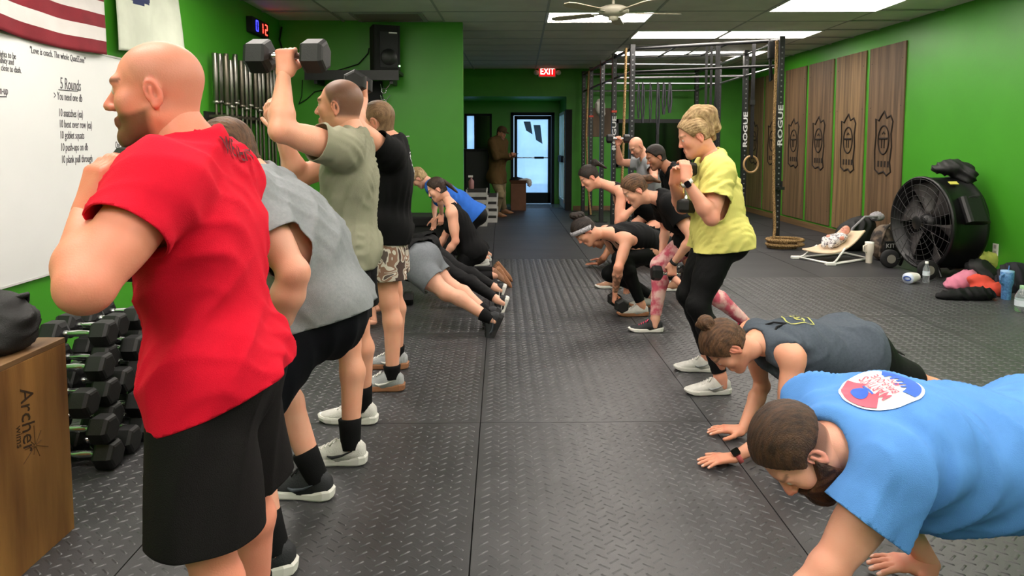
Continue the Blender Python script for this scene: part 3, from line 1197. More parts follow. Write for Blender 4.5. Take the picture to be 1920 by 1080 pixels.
# ------------------------------------------------------------------ plywood panels on the right wall
m_pan = M('panel_wood', '#7C6147', rough=0.6, col2='#40301F', vscale=3.4, stretch=(1, 6, 0.25), bump=0.15, bscale=40, detail=7, lo=0.3, hi=0.75)
m_pan2 = M('panel_wood_pale', '#917450', rough=0.6, col2='#4E3B28', vscale=3.6, stretch=(1, 7, 0.25), bump=0.15, bscale=40, detail=7, lo=0.3, hi=0.75)
m_burn = M('burnt_groove', '#1F150D', rough=0.9, var=0.2, vscale=40)
plabel = ['plywood wall panel with routed badge behind the drum fan', 'plywood wall panel with routed badge behind the backpack', 'plywood wall panel with routed badge behind the baby bouncer',
          'plywood wall panel with routed badge, fourth from the drum fan', 'plywood wall panel with routed badge, fifth from the drum fan', 'plywood wall panel with routed badge next to the back corner']
for k in range(6):
    y0 = 8.43 + k * 0.915
    y1 = y0 + 0.82
    r = empty('wall_panel', (XR, (y0 + y1) / 2, 0.12), plabel[k], 'panel', 'plywood panels on the green wall')
    mm = m_pan2 if k in (1, 4) else m_pan
    MB().bbox((XR - 0.02, y0, 0.13), (XR - 0.001, y1, 2.71)).build('board', mm, r, 0.002, True)
    yc, zc = (y0 + y1) / 2, 1.42
    xg = XR - 0.0215
    # routed badge: jagged outline, ring, cross bar, letters
    pts = [(-.20, .33), (-.12, .30), (-.07, .36), (0, .42), (.06, .33), (.15, .36), (.20, .28), (.17, .12), (.19, -.05), (.16, -.25), (.19, -.38), (.10, -.43), (.03, -.38), (-.08, -.41), (-.18, -.36), (-.20, -.1), (-.18, .1)]
    MB().tube([(xg, yc - a, zc + b) for a, b in pts], 0.013, 6, True).build('badge_outline', m_burn, r, world_coords=True)
    MB().tube([(xg, yc - 0.125 * math.cos(a), zc + 0.04 + 0.19 * math.sin(a)) for a in np.linspace(0, 2 * PI, 22, endpoint=False)], 0.011, 6, True).build('badge_ring', m_burn, r, world_coords=True)
    mb = MB().cyl((xg, yc - .09, zc + .06), (xg, yc + .09, zc + .06), 0.014, n=6)
    mb.cyl((xg, yc - .02, zc + .06), (xg, yc - .02, zc - .07), 0.009, n=6).cyl((xg, yc + .04, zc + .06), (xg, yc + .04, zc - .07), 0.009, n=6)
    mb.tube([(xg, yc + .03, zc + .12), (xg, yc, zc + .15), (xg, yc - .03, zc + .12)], 0.009, 6)
    mb.build('badge_emblem', m_burn, r, world_coords=True)
    for q in range(4):
        MB().bbox((xg - .004, yc + .12 - q * .075, zc - .32), (xg + .004, yc + .085 - q * .075, zc - .24)).build('badge_letter', m_burn, r, world_coords=True)
    mb = MB()
    for z in (0.35, 1.9, 2.5):
        for yy in (y0 + .06, y1 - .06):
            mb.sphere((XR - .0205, yy, z), 0.006, None, 6)
    mb.build('screw', m_black, r, world_coords=True)
tag(MB().bbox((1.72, YB - 0.02, 1.55), (2.30, YB - 0.001, 2.15)).build('wood_target', m_pan, None, 0.002), 'plain wooden board on the back wall behind the rig posts', 'board')

# wall outlet
p = UX(1867, 468, XR - 0.004)
r = empty('wall_outlet', p, 'white electrical outlet plate low on the green wall', 'outlet')
MB().box((-0.003, 0, 0), (0.008, 0.075, 0.125)).build('plate', m_white, r, 0.002)
for s_ in (-1, 1):
    MB().box((-0.0085, 0, 0.03 * s_), (0.003, 0.032, 0.036)).build('socket', M('socket', '#B9B6AE', rough=0.5), r)

# ------------------------------------------------------------------ exit sign
p = U(1026, 134, YB - 0.03)
r = empty('exit_sign', p, 'lit red EXIT sign with two lamp heads on the back wall', 'sign')
MB().box((0, 0, 0), (0.36, 0.05, 0.24)).build('housing', m_white, r, 0.008)
MB().box((0, -0.027, 0), (0.32, 0.004, 0.20)).build('panel', M('exit_panel', '#B80810', rough=0.4, emit=1.6), r)
text_mesh('lettering', 'EXIT', 0.185, M('exit_letters', '#FF8A80', emit=5), frame(p + Vector((0, -0.031, -0.062)), (1, 0, 0), (0, -1, 0)), 0.001, r, 'CENTER', 0.78, 0, 0.004)
for s_ in (-1, 1):
    MB().lathe([(0.02, 0), (0.05, 0.03), (0.055, 0.06), (0.0, 0.066)], 12, Matrix.Translation((s_ * 0.23, 0.0, -0.03)) @ Matrix.Rotation(PI / 2, 4, 'X')).build('lamp_head', m_white, r)

# ------------------------------------------------------------------ ceiling fan
FY = 6.6
p = U(1150, 22, FY)
r = empty('ceiling_fan', (p.x, FY, ZC), 'cream ceiling fan with slim blades under the lit panel', 'ceiling fan')
m_fan = M('fan_cream', '#C9C2B2', rough=0.4, var=0.05)
dz = p.z - ZC
MB().lathe([(0.07, 0.012), (0.06, -0.04), (0.015, -0.05), (0.015, dz + 0.06)], 16).build('down_rod', m_fan, r)
MB().lathe([(0.0, dz - 0.05), (0.05, dz - 0.05), (0.10, dz - 0.035), (0.15, dz - 0.005), (0.15, dz + 0.03), (0.09, dz + 0.055), (0.03, dz + 0.07)], 24).build('motor', m_fan, r)
MB().lathe([(0.0, dz - 0.09), (0.045, dz - 0.08), (0.05, dz - 0.05)], 16).build('switch_cup', m_fan, r)
for k in range(5):
    a = math.radians(4 + 72 * k)
    Xb = Matrix.Rotation(a, 4, 'Z') @ Matrix.Translation((0, 0, dz - 0.012)) @ Matrix.Rotation(math.radians(9), 4, 'X')
    pl = [(0.22, -0.05), (0.58, -0.062), (0.66, -0.04), (0.68, 0), (0.66, 0.04), (0.58, 0.062), (0.22, 0.05)]
    b_ = MB().prism(pl, -0.004, 0.004, Xb).build('blade', M('fan_blade', '#B9AE98', rough=0.5), r)
    MB().box((0.18, 0, 0.0), (0.14, 0.03, 0.008), Xb).build('blade_arm', m_fan, b_)

# ------------------------------------------------------------------ rig
m_rig = M('rig_black', '#17171A', rough=0.4, var=0.1, vscale=25)
m_rigc = M('rig_bar', '#9C9C9E', rough=0.28, metal=1.0, var=0.15, vscale=20)
m_hole = M('rig_hole', '#7A7A7C', rough=0.5)
RL = [(1.95, 10.0), (1.86, 11.05), (1.80, 11.95), (1.74, 13.0), (1.69, 13.75)]
RR = [(3.84, 9.2), (3.87, 10.6), (3.90, 12.0), (3.94, 13.5)]
RZ = 2.88
rig = empty('pull_up_rig', (2.9, 11.5, 0), 'black steel pull-up rig with perforated posts and chrome bars along the room', 'rig')


bolt_me = {r_: MB().sphere((0, 0, 0), r_, None, 8).mesh('bolt', m_chrome) for r_ in (.022, .026)}


def upright(x, y, n):
    w = 0.075
    o = MB().bbox((x - w / 2, y - w / 2, 0.012), (x + w / 2, y + w / 2, RZ)).build('upright', m_rig, rig, 0.004, True)
    MB().bbox((x - .1, y - .1, 0.0), (x + .1, y + .1, 0.012)).build('foot_plate', m_rig, o, 0, True)
    mb = MB()
    for k in range(34):
        z = 0.25 + k * 0.075
        mb.cyl((x, y - w / 2 - .0012, z), (x, y - w / 2 + .001, z), 0.0115, n=8)
    mb.build('hole', m_hole, o, world_coords=True)['kind'] = 'stuff'
    for z in (2.82, 2.48):
        for dx, dy, rr in ((-(w / 2 + .012), -.01, .022), (w / 2 + .012, -.01, .022), (0, -w / 2 - .012, .026)):
            t_ = link('bolt', bolt_me[rr], None, o)
            t_.matrix_parent_inverse = Matrix.Translation((-2.9, -11.5, 0))
            t_.location = (x + dx, y + dy, z)
    return o


ups = [upright(x, y, i) for i, (x, y) in enumerate(RL)] + [upright(x, y, i) for i, (x, y) in enumerate(RR)]
m_logo = M('logo_white', '#C9C9C9', rough=0.6)
for o, (x, y), zz in ((ups[5], RR[0], 1.33), (ups[6], RR[1], 1.30), (ups[1], RL[1], 1.25)):
    text_mesh('lettering', 'ROGUE', 0.095, m_logo, frame((x + 0.033, y - 0.0405, zz + 0.05), (0, 0, 1), (0, -1, 0)), 0.001, o, 'LEFT', 1.75, 0, 0.002)


def rbar(a, b, rad, mat, nm='crossbar'):
    MB().cyl(a, b, rad, n=10).build(nm, mat, rig, world_coords=True)


pairs = [(0, 0), (1, 1), (2, 2), (4, 3)]
for n, (i, j) in enumerate(pairs):
    (x0, y0), (x1, y1) = RL[i], RR[j]
    rbar((x0, y0, 2.82), (x1, y1, 2.82), 0.024, m_rig if n == 0 else m_rigc)
    rbar((x0, y0, 2.48), (x1, y1, 2.48), 0.018, m_rig if n == 0 else m_rigc, 'pull_up_bar')
for row in (RL, RR):
    for (x0, y0), (x1, y1) in zip(row[:-1], row[1:]):
        rbar((x0, y0, 2.82), (x1, y1, 2.82), 0.024, m_rig if row is RL else m_rigc, 'side_beam')
        rbar((x0, y0, 2.48), (x1, y1, 2.48), 0.018, m_rig if row is RL else m_rigc, 'side_beam')
for xx in (2.55, 3.2):
    a = 10.0 - 0.8 * (xx - 1.95) / 1.89
    rbar((xx, a, 2.82), (xx, a + 1.3, 2.82), 0.018, m_rig, 'monkey_bar')
MB().bbox((3.8, 9.05, 0.78), (3.88, 9.18, 0.82)).bbox((3.83, 9.05, 0.78), (3.85, 9.08, 0.9)).build('j_hook', m_rig, rig, 0, True)

# ropes ------------------------------------------------------------------
m_rope = M('manila_rope', '#A98A5C', rough=0.9, col2='#6E522E', vscale=60, bump=0.4, bscale=120)


def twist(mb, pts, R=0.019, n=9, pitch=0.085):
    pts = [Vector(p) for p in pts]
    # resample
    L = [0]
    for a, b in zip(pts[:-1], pts[1:]):
        L.append(L[-1] + (b - a).length)
    N = max(8, int(L[-1] / pitch * n))
    def at(s):
        for i in range(len(L) - 1):
            if s <= L[i + 1] or i == len(L) - 2:
                t = (s - L[i]) / max(1e-6, L[i + 1] - L[i])
                return pts[i].lerp(pts[i + 1], t)
    P = [at(L[-1] * i / N) for i in range(N + 1)]
    for st_ in range(3):
        path = []
        u = None
        for i, p in enumerate(P):
            t = (P[min(i + 1, N)] - P[max(i - 1, 0)]).normalized()
            if u is None:
                u = t.orthogonal().normalized()
            u = (u - t * u.dot(t)).normalized()
            v = t.cross(u)
            a = 2 * PI * (i / n + st_ / 3)
            path.append(p + (u * math.cos(a) + v * math.sin(a)) * R * 0.55)
        mb.tube(path, R * 0.62, 5)
    return mb


lx, ly = RL[0]
mb = MB()
rp = [(lx - 0.10, ly - 0.02, 2.82), (lx - 0.11, ly - 0.04, 2.4), (lx - 0.13, ly - 0.05, 1.4), (lx - 0.15, ly - 0.05, 0.5), (lx - 0.16, ly - 0.06, 0.03)]
twist(mb, rp)
tag(mb.build('climbing_rope', m_rope), 'twisted manila climbing rope hanging from the rig beside the inner front post', 'rope')
rx, ry = RR[0]
mb = MB()
twist(mb, [(rx - 0.10, ry - 0.09, 2.80), (rx - 0.11, ry - 0.10, 1.6), (rx - 0.10, ry - 0.12, 0.8), (rx - 0.085, ry - 0.16, 0.25), (rx - 0.12, ry - 0.22, 0.10)])
coil = []
for k in range(60):
    a = k * 0.42
    rr = 0.21 - 0.05 * math.sin(k * 0.21)
    coil.append((rx - 0.02 + rr * math.cos(a + 2.5), ry - 0.30 + rr * 0.75 * math.sin(a + 2.5), 0.024 + 0.033 * (a // (2 * PI)) * 0.95))
twist(mb, coil)
tag(mb.build('climbing_rope', m_rope), 'twisted manila rope coiled on the floor around the outer front post foot', 'rope')
mb = MB()
twist(mb, [(1.74 - .06, 12.9, 2.8), (1.74 - .10, 12.9, 1.6), (1.74 - .06, 12.9, 0.6), (1.74, 12.9, 0.03)])
tag(mb.build('climbing_rope', m_rope), 'twisted manila rope hanging deep in the rig near the back wall', 'rope')

# gymnastic rings with straps --------------------------------------------------
m_ringw = M('ring_wood', '#A9865A', rough=0.45, var=0.1)
m_web = M('black_webbing', '#0D0D0F', rough=0.8, bump=0.3, bscale=400)
for k, (px, py, d) in enumerate(((1408, 308, 9.55), (1340, 325, 9.75))):
    c = U(px, py, d)
    r = empty('gymnastic_ring', c, ('wooden gymnastic ring on a black strap before the plywood panels' if k == 0 else 'wooden gymnastic ring hanging behind the woman in yellow'), 'ring', 'gymnastic rings hanging from the rig')
    Xr = Matrix.Rotation(0.25, 4, 'Z')
    MB().tube([(0.118 * math.cos(a), 0, 0.118 * math.sin(a)) for a in np.linspace(0, 2 * PI, 28, endpoint=False)], 0.0145, 10, True, Xr).build('hoop', m_ringw, r)
    MB().bbox((-0.02, -0.022, 0.10), (0.02, -0.016, 2.84 - c.z)).bbox((-0.02, 0.016, 0.10), (0.02, 0.022, 2.84 - c.z)).build('strap', m_web, r)
    MB().box((0, 0.0, 2.0 - c.z), (0.06, 0.05, 0.07)).build('buckle', m_black, r)

# suspension straps bundled on the front bar
c = U(1448, 95, 9.3)
r = empty('suspension_trainer', (c.x, 9.28, 2.82), 'black suspension straps bundled over the rig front bar', 'straps')
for k, (dx, l) in enumerate(((-0.06, 0.55), (0.02, 0.42), (0.08, 0.75))):
    MB().tube([(dx, -0.03, 0.02), (dx + .01, -0.035, -l * .6), (dx + .02, -0.03, -l), (dx + .05, -0.02, -l * .95), (dx + .03, 0.02, -0.1)], 0.014, 6).build('strap', m_web, r)
MB().box((0.0, -0.03, -0.12), (0.16, 0.06, 0.26)).build('strap_bundle', m_web, r, 0.02)
c = U(1335, 240, 9.7)
r = empty('suspension_trainer', (c.x, 9.66, 2.82), 'long black suspension straps hanging behind the woman in yellow', 'straps')
for dx in (-0.12, -0.05, 0.06):
    MB().bbox((dx - .018, -0.03, -1.75 + dx), (dx + .018, -0.024, 0.03)).build('strap', m_web, r)
MB().tube([(-.12, -.027, -1.86), (0.1, -.03, -2.05), (0.28, -.03, -2.3)], 0.012, 6).build('foot_loop', m_web, r)

# resistance bands on the far bar
for k, (px, l, w) in enumerate(((1195, 0.62, .03), (1203, 0.70, .045), (1217, 0.68, .03), (1231, 0.9, .05), (1242, 0.55, .05), (1253, 0.52, .06))):
    c = U(px, 168, 12.1)
    zb = 2.48
    mb = MB()
    for s_ in (-1, 1):
        mb.tube([(c.x + s_ * .012, 11.97 + s_ * .02, zb + .02), (c.x + s_ * (0.016 + w * .3), 11.97 + s_ * .02, zb - l * .6), (c.x + s_ * .006, 11.97, zb - l)], w * 0.35, 5)
    tag(mb.build('resistance_band', M('band_black', '#1A1A20', rough=0.7)), 'black rubber resistance band looped over a rig bar before the dark window', 'band', 'resistance bands on the rig bar')

# small lumps hanging among the far posts
o = soft('chalk_bag', [('e', U(1125, 200, 12.9), (0.10, 0.08, 0.16)), ('e', U(1128, 213, 12.9), (0.07, 0.09, 0.07))], 0.02, M('grey_cloth', '#A7A59C', rough=0.9), 'pale grey chalk bag hanging on the far rig posts', 'bag', (0.01, 0.1, (0, 0, 1)), 3)
for k, (x, y) in enumerate((RL[1], RL[3])):
    tag(MB().bbox((x - .045, y - .045, 1.92), (x + .045, y + .045, 1.955)).build('post_strap', M('red_strap', '#B8402E', rough=0.7)), 'thin red strap wrapped around an inner rig post' + (' near the wooden board' if k else ' carrying white lettering'), 'strap')
# ------------------------------------------------------------------ people: heads, hands, shoes, bodies, clothes
AX3 = ((1, 0, 0), (0, 1, 0), (0, 0, 1))


def head_sdf(fem=False, base_only=False):
    S = SDF()
    w = 0.95 if fem else 1.0
    S.ell((-0.010, 0, 0.045), AX3, (0.095, 0.077 * w, 0.086), 0.02)
    S.ell((0.028, 0, -0.028), AX3, (0.062, 0.060 * w, 0.085), 0.03)
    for s_ in (-1, 1):
        S.cap((-0.005, s_ * 0.050 * w, -0.045), (0.066, s_ * 0.012, -0.094 if not fem else -0.09), 0.022, 0.018, 0.03)
    S.cap((-0.03, 0, -0.03), (-0.04, 0, -0.10), 0.052, 0.052, 0.04)
    if base_only:
        return S
    S.sph((0.073, 0, -0.094 if not fem else -0.09), 0.020 if not fem else 0.017, 0.025)
    br = 0.013 if not fem else 0.009
    S.cap((0.079, -0.036, 0.036), (0.079, 0.036, 0.036), br, br, 0.02)
    for s_ in (-1, 1):
        S.sph((0.058, s_ * 0.043 * w, -0.012), 0.022, 0.03)
        S.sph((0.097, s_ * 0.031, 0.016), 0.0135, 0.012, 'sub')
        S.ell((0.0795, s_ * 0.031, 0.015), AX3, (0.0115, 0.0135, 0.0105), 0.004)
    n = 1.0 if not fem else 0.88
    S.cap((0.088, 0, 0.024), (0.110 * (n * .3 + .7), 0, -0.016), 0.0075 * n, 0.0125 * n, 0.012)
    for s_ in (-1, 1):
        S.sph((0.100, s_ * 0.0125 * n, -0.021), 0.0085 * n, 0.008)
    S.cap((0.0905, -0.018, -0.0495), (0.0905, 0.018, -0.0495), 0.0062, 0.0062, 0.008)
    S.cap((0.0895, -0.016, -0.0605), (0.0895, 0.016, -0.0605), 0.0072, 0.0072, 0.008)
    S.cap((0.101, -0.02, -0.0550), (0.101, 0.02, -0.0550), 0.0022, 0.0022, 0.003, op='sub')
    for s_ in (-1, 1):
        ca, sa = math.cos(0.35), math.sin(0.35)
        axes = ((math.cos(.25), s_ * 0.25, 0), (-s_ * .25, math.cos(.25), 0), (0, 0, 1))
        c = Vector((-0.010, s_ * 0.080 * w, 0.004))
        S.ell(c, ((ca, 0, -sa), (0, 1, 0), (sa, 0, ca)), (0.0205, 0.0085, 0.034), 0.006)
        S.ell(c + Vector((0.003, s_ * 0.009, 0.003)), ((ca, 0, -sa), (0, 1, 0), (sa, 0, ca)), (0.0135, 0.0105, 0.0245), 0.003, 'sub')
        S.cap(c + Vector((0.006, s_ * 0.003, 0.012)), c + Vector((0.002, s_ * 0.003, -0.016)), 0.004, 0.004, 0.004)
        S.sph(c + Vector((-0.002, s_ * 0.001, -0.03)), 0.0085, 0.006)
    return S


_heads = {}


def get_head(fem, h):
    key = (fem, h)
    if key not in _heads:
        P, Q = head_sdf(fem).mesh(h)
        P = relax(P, Q, 1, 0.35)
        x, y, z = P[:, 0], P[:, 1], P[:, 2]
        ay = np.abs(y)
        m = {}
        m['lip'] = np.exp(-(((z + 0.055) / 0.0095) ** 4)) * (ay < 0.021) * (x > 0.082)
        m['brow'] = np.exp(-(((z - (0.040 - (ay - .03) ** 2 * 6)) / 0.006) ** 4)) * (ay > 0.012) * (ay < 0.052) * (x > 0.055)
        ex = np.sqrt((x - 0.0795) ** 2 + (ay - 0.031) ** 2 + (z - 0.015) ** 2)
        m['eye'] = ((ex < 0.0142) & (x > 0.083) & (np.abs(z - 0.0145) < 0.0062)).astype(float)
        m['iris'] = m['eye'] * (((ay - 0.031) ** 2 + (z - 0.0145) ** 2) < 0.0052 ** 2)
        st = np.clip((x + 0.004) / 0.02, 0, 1) * np.clip((-0.034 - z + 0.25 * np.maximum(0.05 - x, 0)) / 0.012, 0, 1)
        st = np.maximum(st, np.clip((x - .085) / .008, 0, 1) * (np.abs(z + 0.038) < 0.008) * (ay < .028))
        m['stub'] = st * (1 - np.clip(m['lip'] * 1.5, 0, 1))
        m['scalp'] = np.clip(-((x - .045) * .86 - (z - .055) * .5) / 0.012, 0, 1) * np.clip((z + 0.045) / 0.02, 0, 1) * np.clip((ay < 0.083) * 1.0, 0, 1)
        m['ear'] = ((ay > 0.077) & (np.abs(z) < .045)).astype(float)
        m['nose'] = np.exp(-(((x - .11) / .02) ** 2 + (z + .015) ** 2 / .0004))
        _heads[key] = (P, Q, m)
    return _heads[key]


_hands = {}


def get_hand(pose, h):
    """right hand: x along fingers, z = back of the hand, thumb at +y"""
    key = (pose, h)
    if key in _hands:
        return _hands[key]
    S = SDF()
    S.ell((0.004, 0, 0), AX3, (0.03, 0.028, 0.020), 0.02)
    for y, r in ((0.027, 0.0135), (0.009, 0.014), (-0.009, 0.0135), (-0.025, 0.012)):
        S.cap((0.008, y * 0.55, 0.0), (0.088, y, 0.001), 0.0155, r, 0.012)
    S.ell((0.03, 0.028, -0.010), AX3, (0.035, 0.018, 0.016), 0.015)
    curl = {'flat': (0.10, 0.12, 0.08), 'grip': (1.05, 1.45, 0.9), 'relax': (0.35, 0.5, 0.35), 'cup': (0.45, 0.75, 0.5), 'fist': (1.35, 1.6, 0.9)}[pose]
    nails = []
    for fi, (y, L, r, spread) in enumerate(((0.0285, 0.074, 0.0092, 0.12), (0.0095, 0.082, 0.0095, 0.03), (-0.0095, 0.077, 0.0090, -0.05), (-0.027, 0.060, 0.0080, -0.16))):
        p = Vector((0.090, y, 0.0))
        ang = 0.0
        sp = spread * (1.5 if pose == 'flat' else 0.4)
        segs = (0.47 * L, 0.31 * L, 0.25 * L)
        for q in range(3):
            ang += curl[q] * (1 + 0.04 * fi)
            d = Vector((math.cos(ang) * math.cos(sp), math.cos(ang) * math.sin(sp), -math.sin(ang)))
            e = p + d * segs[q]
            rr = r * (1 - 0.09 * q)
            S.cap(p, e, rr, rr * 0.92, 0.005 if q else 0.009)
            p = e
        up = Vector((math.sin(ang), 0, math.cos(ang)))
        nails.append(p + up * r * 0.75 - d * 0.001)
    t0 = Vector((0.022, 0.026, -0.006))
    if pose in ('flat', 'relax'):
        ds = ((0.62, 0.75, -0.12), (0.80, 0.58, -0.10), (0.92, 0.38, -0.08))
    elif pose == 'cup':
        ds = ((0.60, 0.60, -0.45), (0.85, 0.25, -0.40), (0.95, 0.05, -0.3))
    else:
        ds = ((0.55, 0.45, -0.70), (0.55, -0.25, -0.75), (0.30, -0.80, -0.45))
    p = t0
    for q, (dv, l, r) in enumerate(zip(ds, (0.042, 0.034, 0.027), (0.0135, 0.0110, 0.0098))):
        e = p + Vector(dv).normalized() * l
        S.cap(p, e, r, r * 0.93, 0.010 if q == 0 else 0.005)
        p = e
    P, Q = S.mesh(h)
    P = relax(P, Q, 1, 0.4)
    nail = np.zeros(len(P))
    if pose == 'flat':
        for n in nails:
            nail = np.maximum(nail, (np.linalg.norm((P - npv(n)) / np.array([1.3, 1, 1]), axis=1) < 0.0065).astype(float))
    kn = np.exp(-((P[:, 0] - 0.09) / 0.012) ** 2) * (P[:, 2] > 0)
    _hands[key] = (P, Q, nail, kn)
    return _hands[key]


def xf(Mx, P, flipy=False):
    P = P.copy()
    if flipy:
        P[:, 1] *= -1
    R = np.array(Mx.to_3x3())
    return P @ R.T + npv(Mx.translation)


# ---- shoes
def shoe(parent, Mx, upper, sole, lace, mark=None, sock=None, name='shoe', tip=None, sc=1.0, sockh=0.17):
    sec = [(-.092, .012, .060), (-.088, .026, .080), (-.065, .036, .100), (-.03, .0385, .108), (.01, .039, .104), (.045, .041, .088), (.08, .045, .070), (.115, .0475, .058), (.15, .044, .048), (.178, .031, .040), (.192, .012, .030)]
    n = 11
    V, F = [], []
    for x, w, zt in sec:
        for i in range(n):
            a = PI * i / (n - 1)
            c, s_ = math.cos(a), math.sin(a)
            V.append((x, w * math.copysign(abs(c) ** 0.75, c), 0.020 + (zt - 0.020) * s_ ** 0.8))
    for j in range(len(sec) - 1):
        for i in range(n - 1):
            F.append((j * n + i, j * n + i + 1, (j + 1) * n + i + 1, (j + 1) * n + i))
        F.append((j * n + n - 1, j * n, (j + 1) * n, (j + 1) * n + n - 1))
    F.append(tuple(range(n - 1, -1, -1)))
    F.append(tuple((len(sec) - 1) * n + i for i in range(n)))
    mb = MB().add([Vector(v) * sc for v in V], F, True)
    if tip is not None:
        mb.mi = 1
        mb.sphere((0.165 * sc, 0, 0.022 * sc), 0.03 * sc, None, 10, (1, 1.1, .62))
        mb.mi = 0
    up = link(name, mb.mesh('shoe', [upper] + ([tip] if tip else [])), None, parent)
    up.matrix_parent_inverse = Matrix.Identity(4)
    up.matrix_basis = parent.matrix_basis.inverted() @ Mx
    # sole
    out_ = []
    pts = [(-.098, 0), (-.094, .024), (-.07, .037), (-.03, .039), (.02, .038), (.07, .045), (.115, .051), (.155, .046), (.185, .030), (.200, 0)]
    poly = [(x * sc, y * sc) for x, y in pts] + [(x * sc, -y * sc) for x, y in pts[-2:0:-1]]
    sm = MB()
    zz = [(0.0, 0.93), (0.006, 1.0), (0.022, 1.02), (0.030, 0.97)]
    N_ = len(poly)
    vs = []
    for z, s_ in zz:
        for x, y in poly:
            lift = 0.012 * max(0, (x / sc - 0.14) / 0.06) ** 2 * (1 if z < 0.01 else 0.6)
            vs.append(((x - .04) * s_ + .04, y * s_, z * sc + lift + (0.010 * sc if (x / sc < -.04 and z > .015) else 0)))
    fs = [tuple(range(N_ - 1, -1, -1)), tuple(3 * N_ + i for i in range(N_))]
    for j in range(3):
        for i in range(N_):
            fs.append((j * N_ + i, j * N_ + (i + 1) % N_, (j + 1) * N_ + (i + 1) % N_, (j + 1) * N_ + i))
    sm.add(vs, fs, False)
    link('sole', sm.mesh('sole', sole), None, up)
    lm = MB()
    for k in range(5):
        x = 0.035 + k * 0.018
        z = 0.020 + ((0.098 - 0.020) - k * 0.0095) + 0.0
        lm.tube([(x * sc, -0.022 * sc, (z - .006) * sc), (x * sc, 0, (z + 0.001) * sc), ((x + .005) * sc, 0.022 * sc, (z - .006) * sc)], 0.0032 * sc, 5)
    lm.tube([(0.03 * sc, 0.0, 0.103 * sc), (0.035 * sc, 0.02 * sc, 0.108 * sc), (0.05 * sc, 0.032 * sc, 0.085 * sc), (0.04 * sc, 0.008 * sc, 0.1 * sc)], 0.003 * sc, 5)
    link('laces', lm.mesh('laces', lace), None, up)
    if mark is not None:
        for s_ in (-1, 1):
            mm = MB().tube([(-0.045 * sc, s_ * 0.0375 * sc, 0.066 * sc), (0.0 * sc, s_ * 0.0405 * sc, 0.046 * sc), (0.04 * sc, s_ * 0.0435 * sc, 0.038 * sc), (0.06 * sc, s_ * 0.0455 * sc, 0.046 * sc)], [0.002 * sc, 0.005 * sc, 0.0075 * sc, 0.003 * sc], 5)
            link('side_mark', mm.mesh('side_mark', mark), None, up)
    return up


def ik(a, c, l1, l2, hint):
    a, c, hint = Vector(a), Vector(c), Vector(hint)
    d = c - a
    D = d.length
    if D >= (l1 + l2) * 0.999:
        return a + d * (l1 / (l1 + l2))
    w = d / D
    x = (l1 * l1 - l2 * l2 + D * D) / (2 * D)
    r = math.sqrt(max(l1 * l1 - x * x, 0))
    v = hint - a
    v = v - w * v.dot(w)
    if v.length < 1e-5:
        v = w.orthogonal()
    return a + w * x + v.normalized() * r


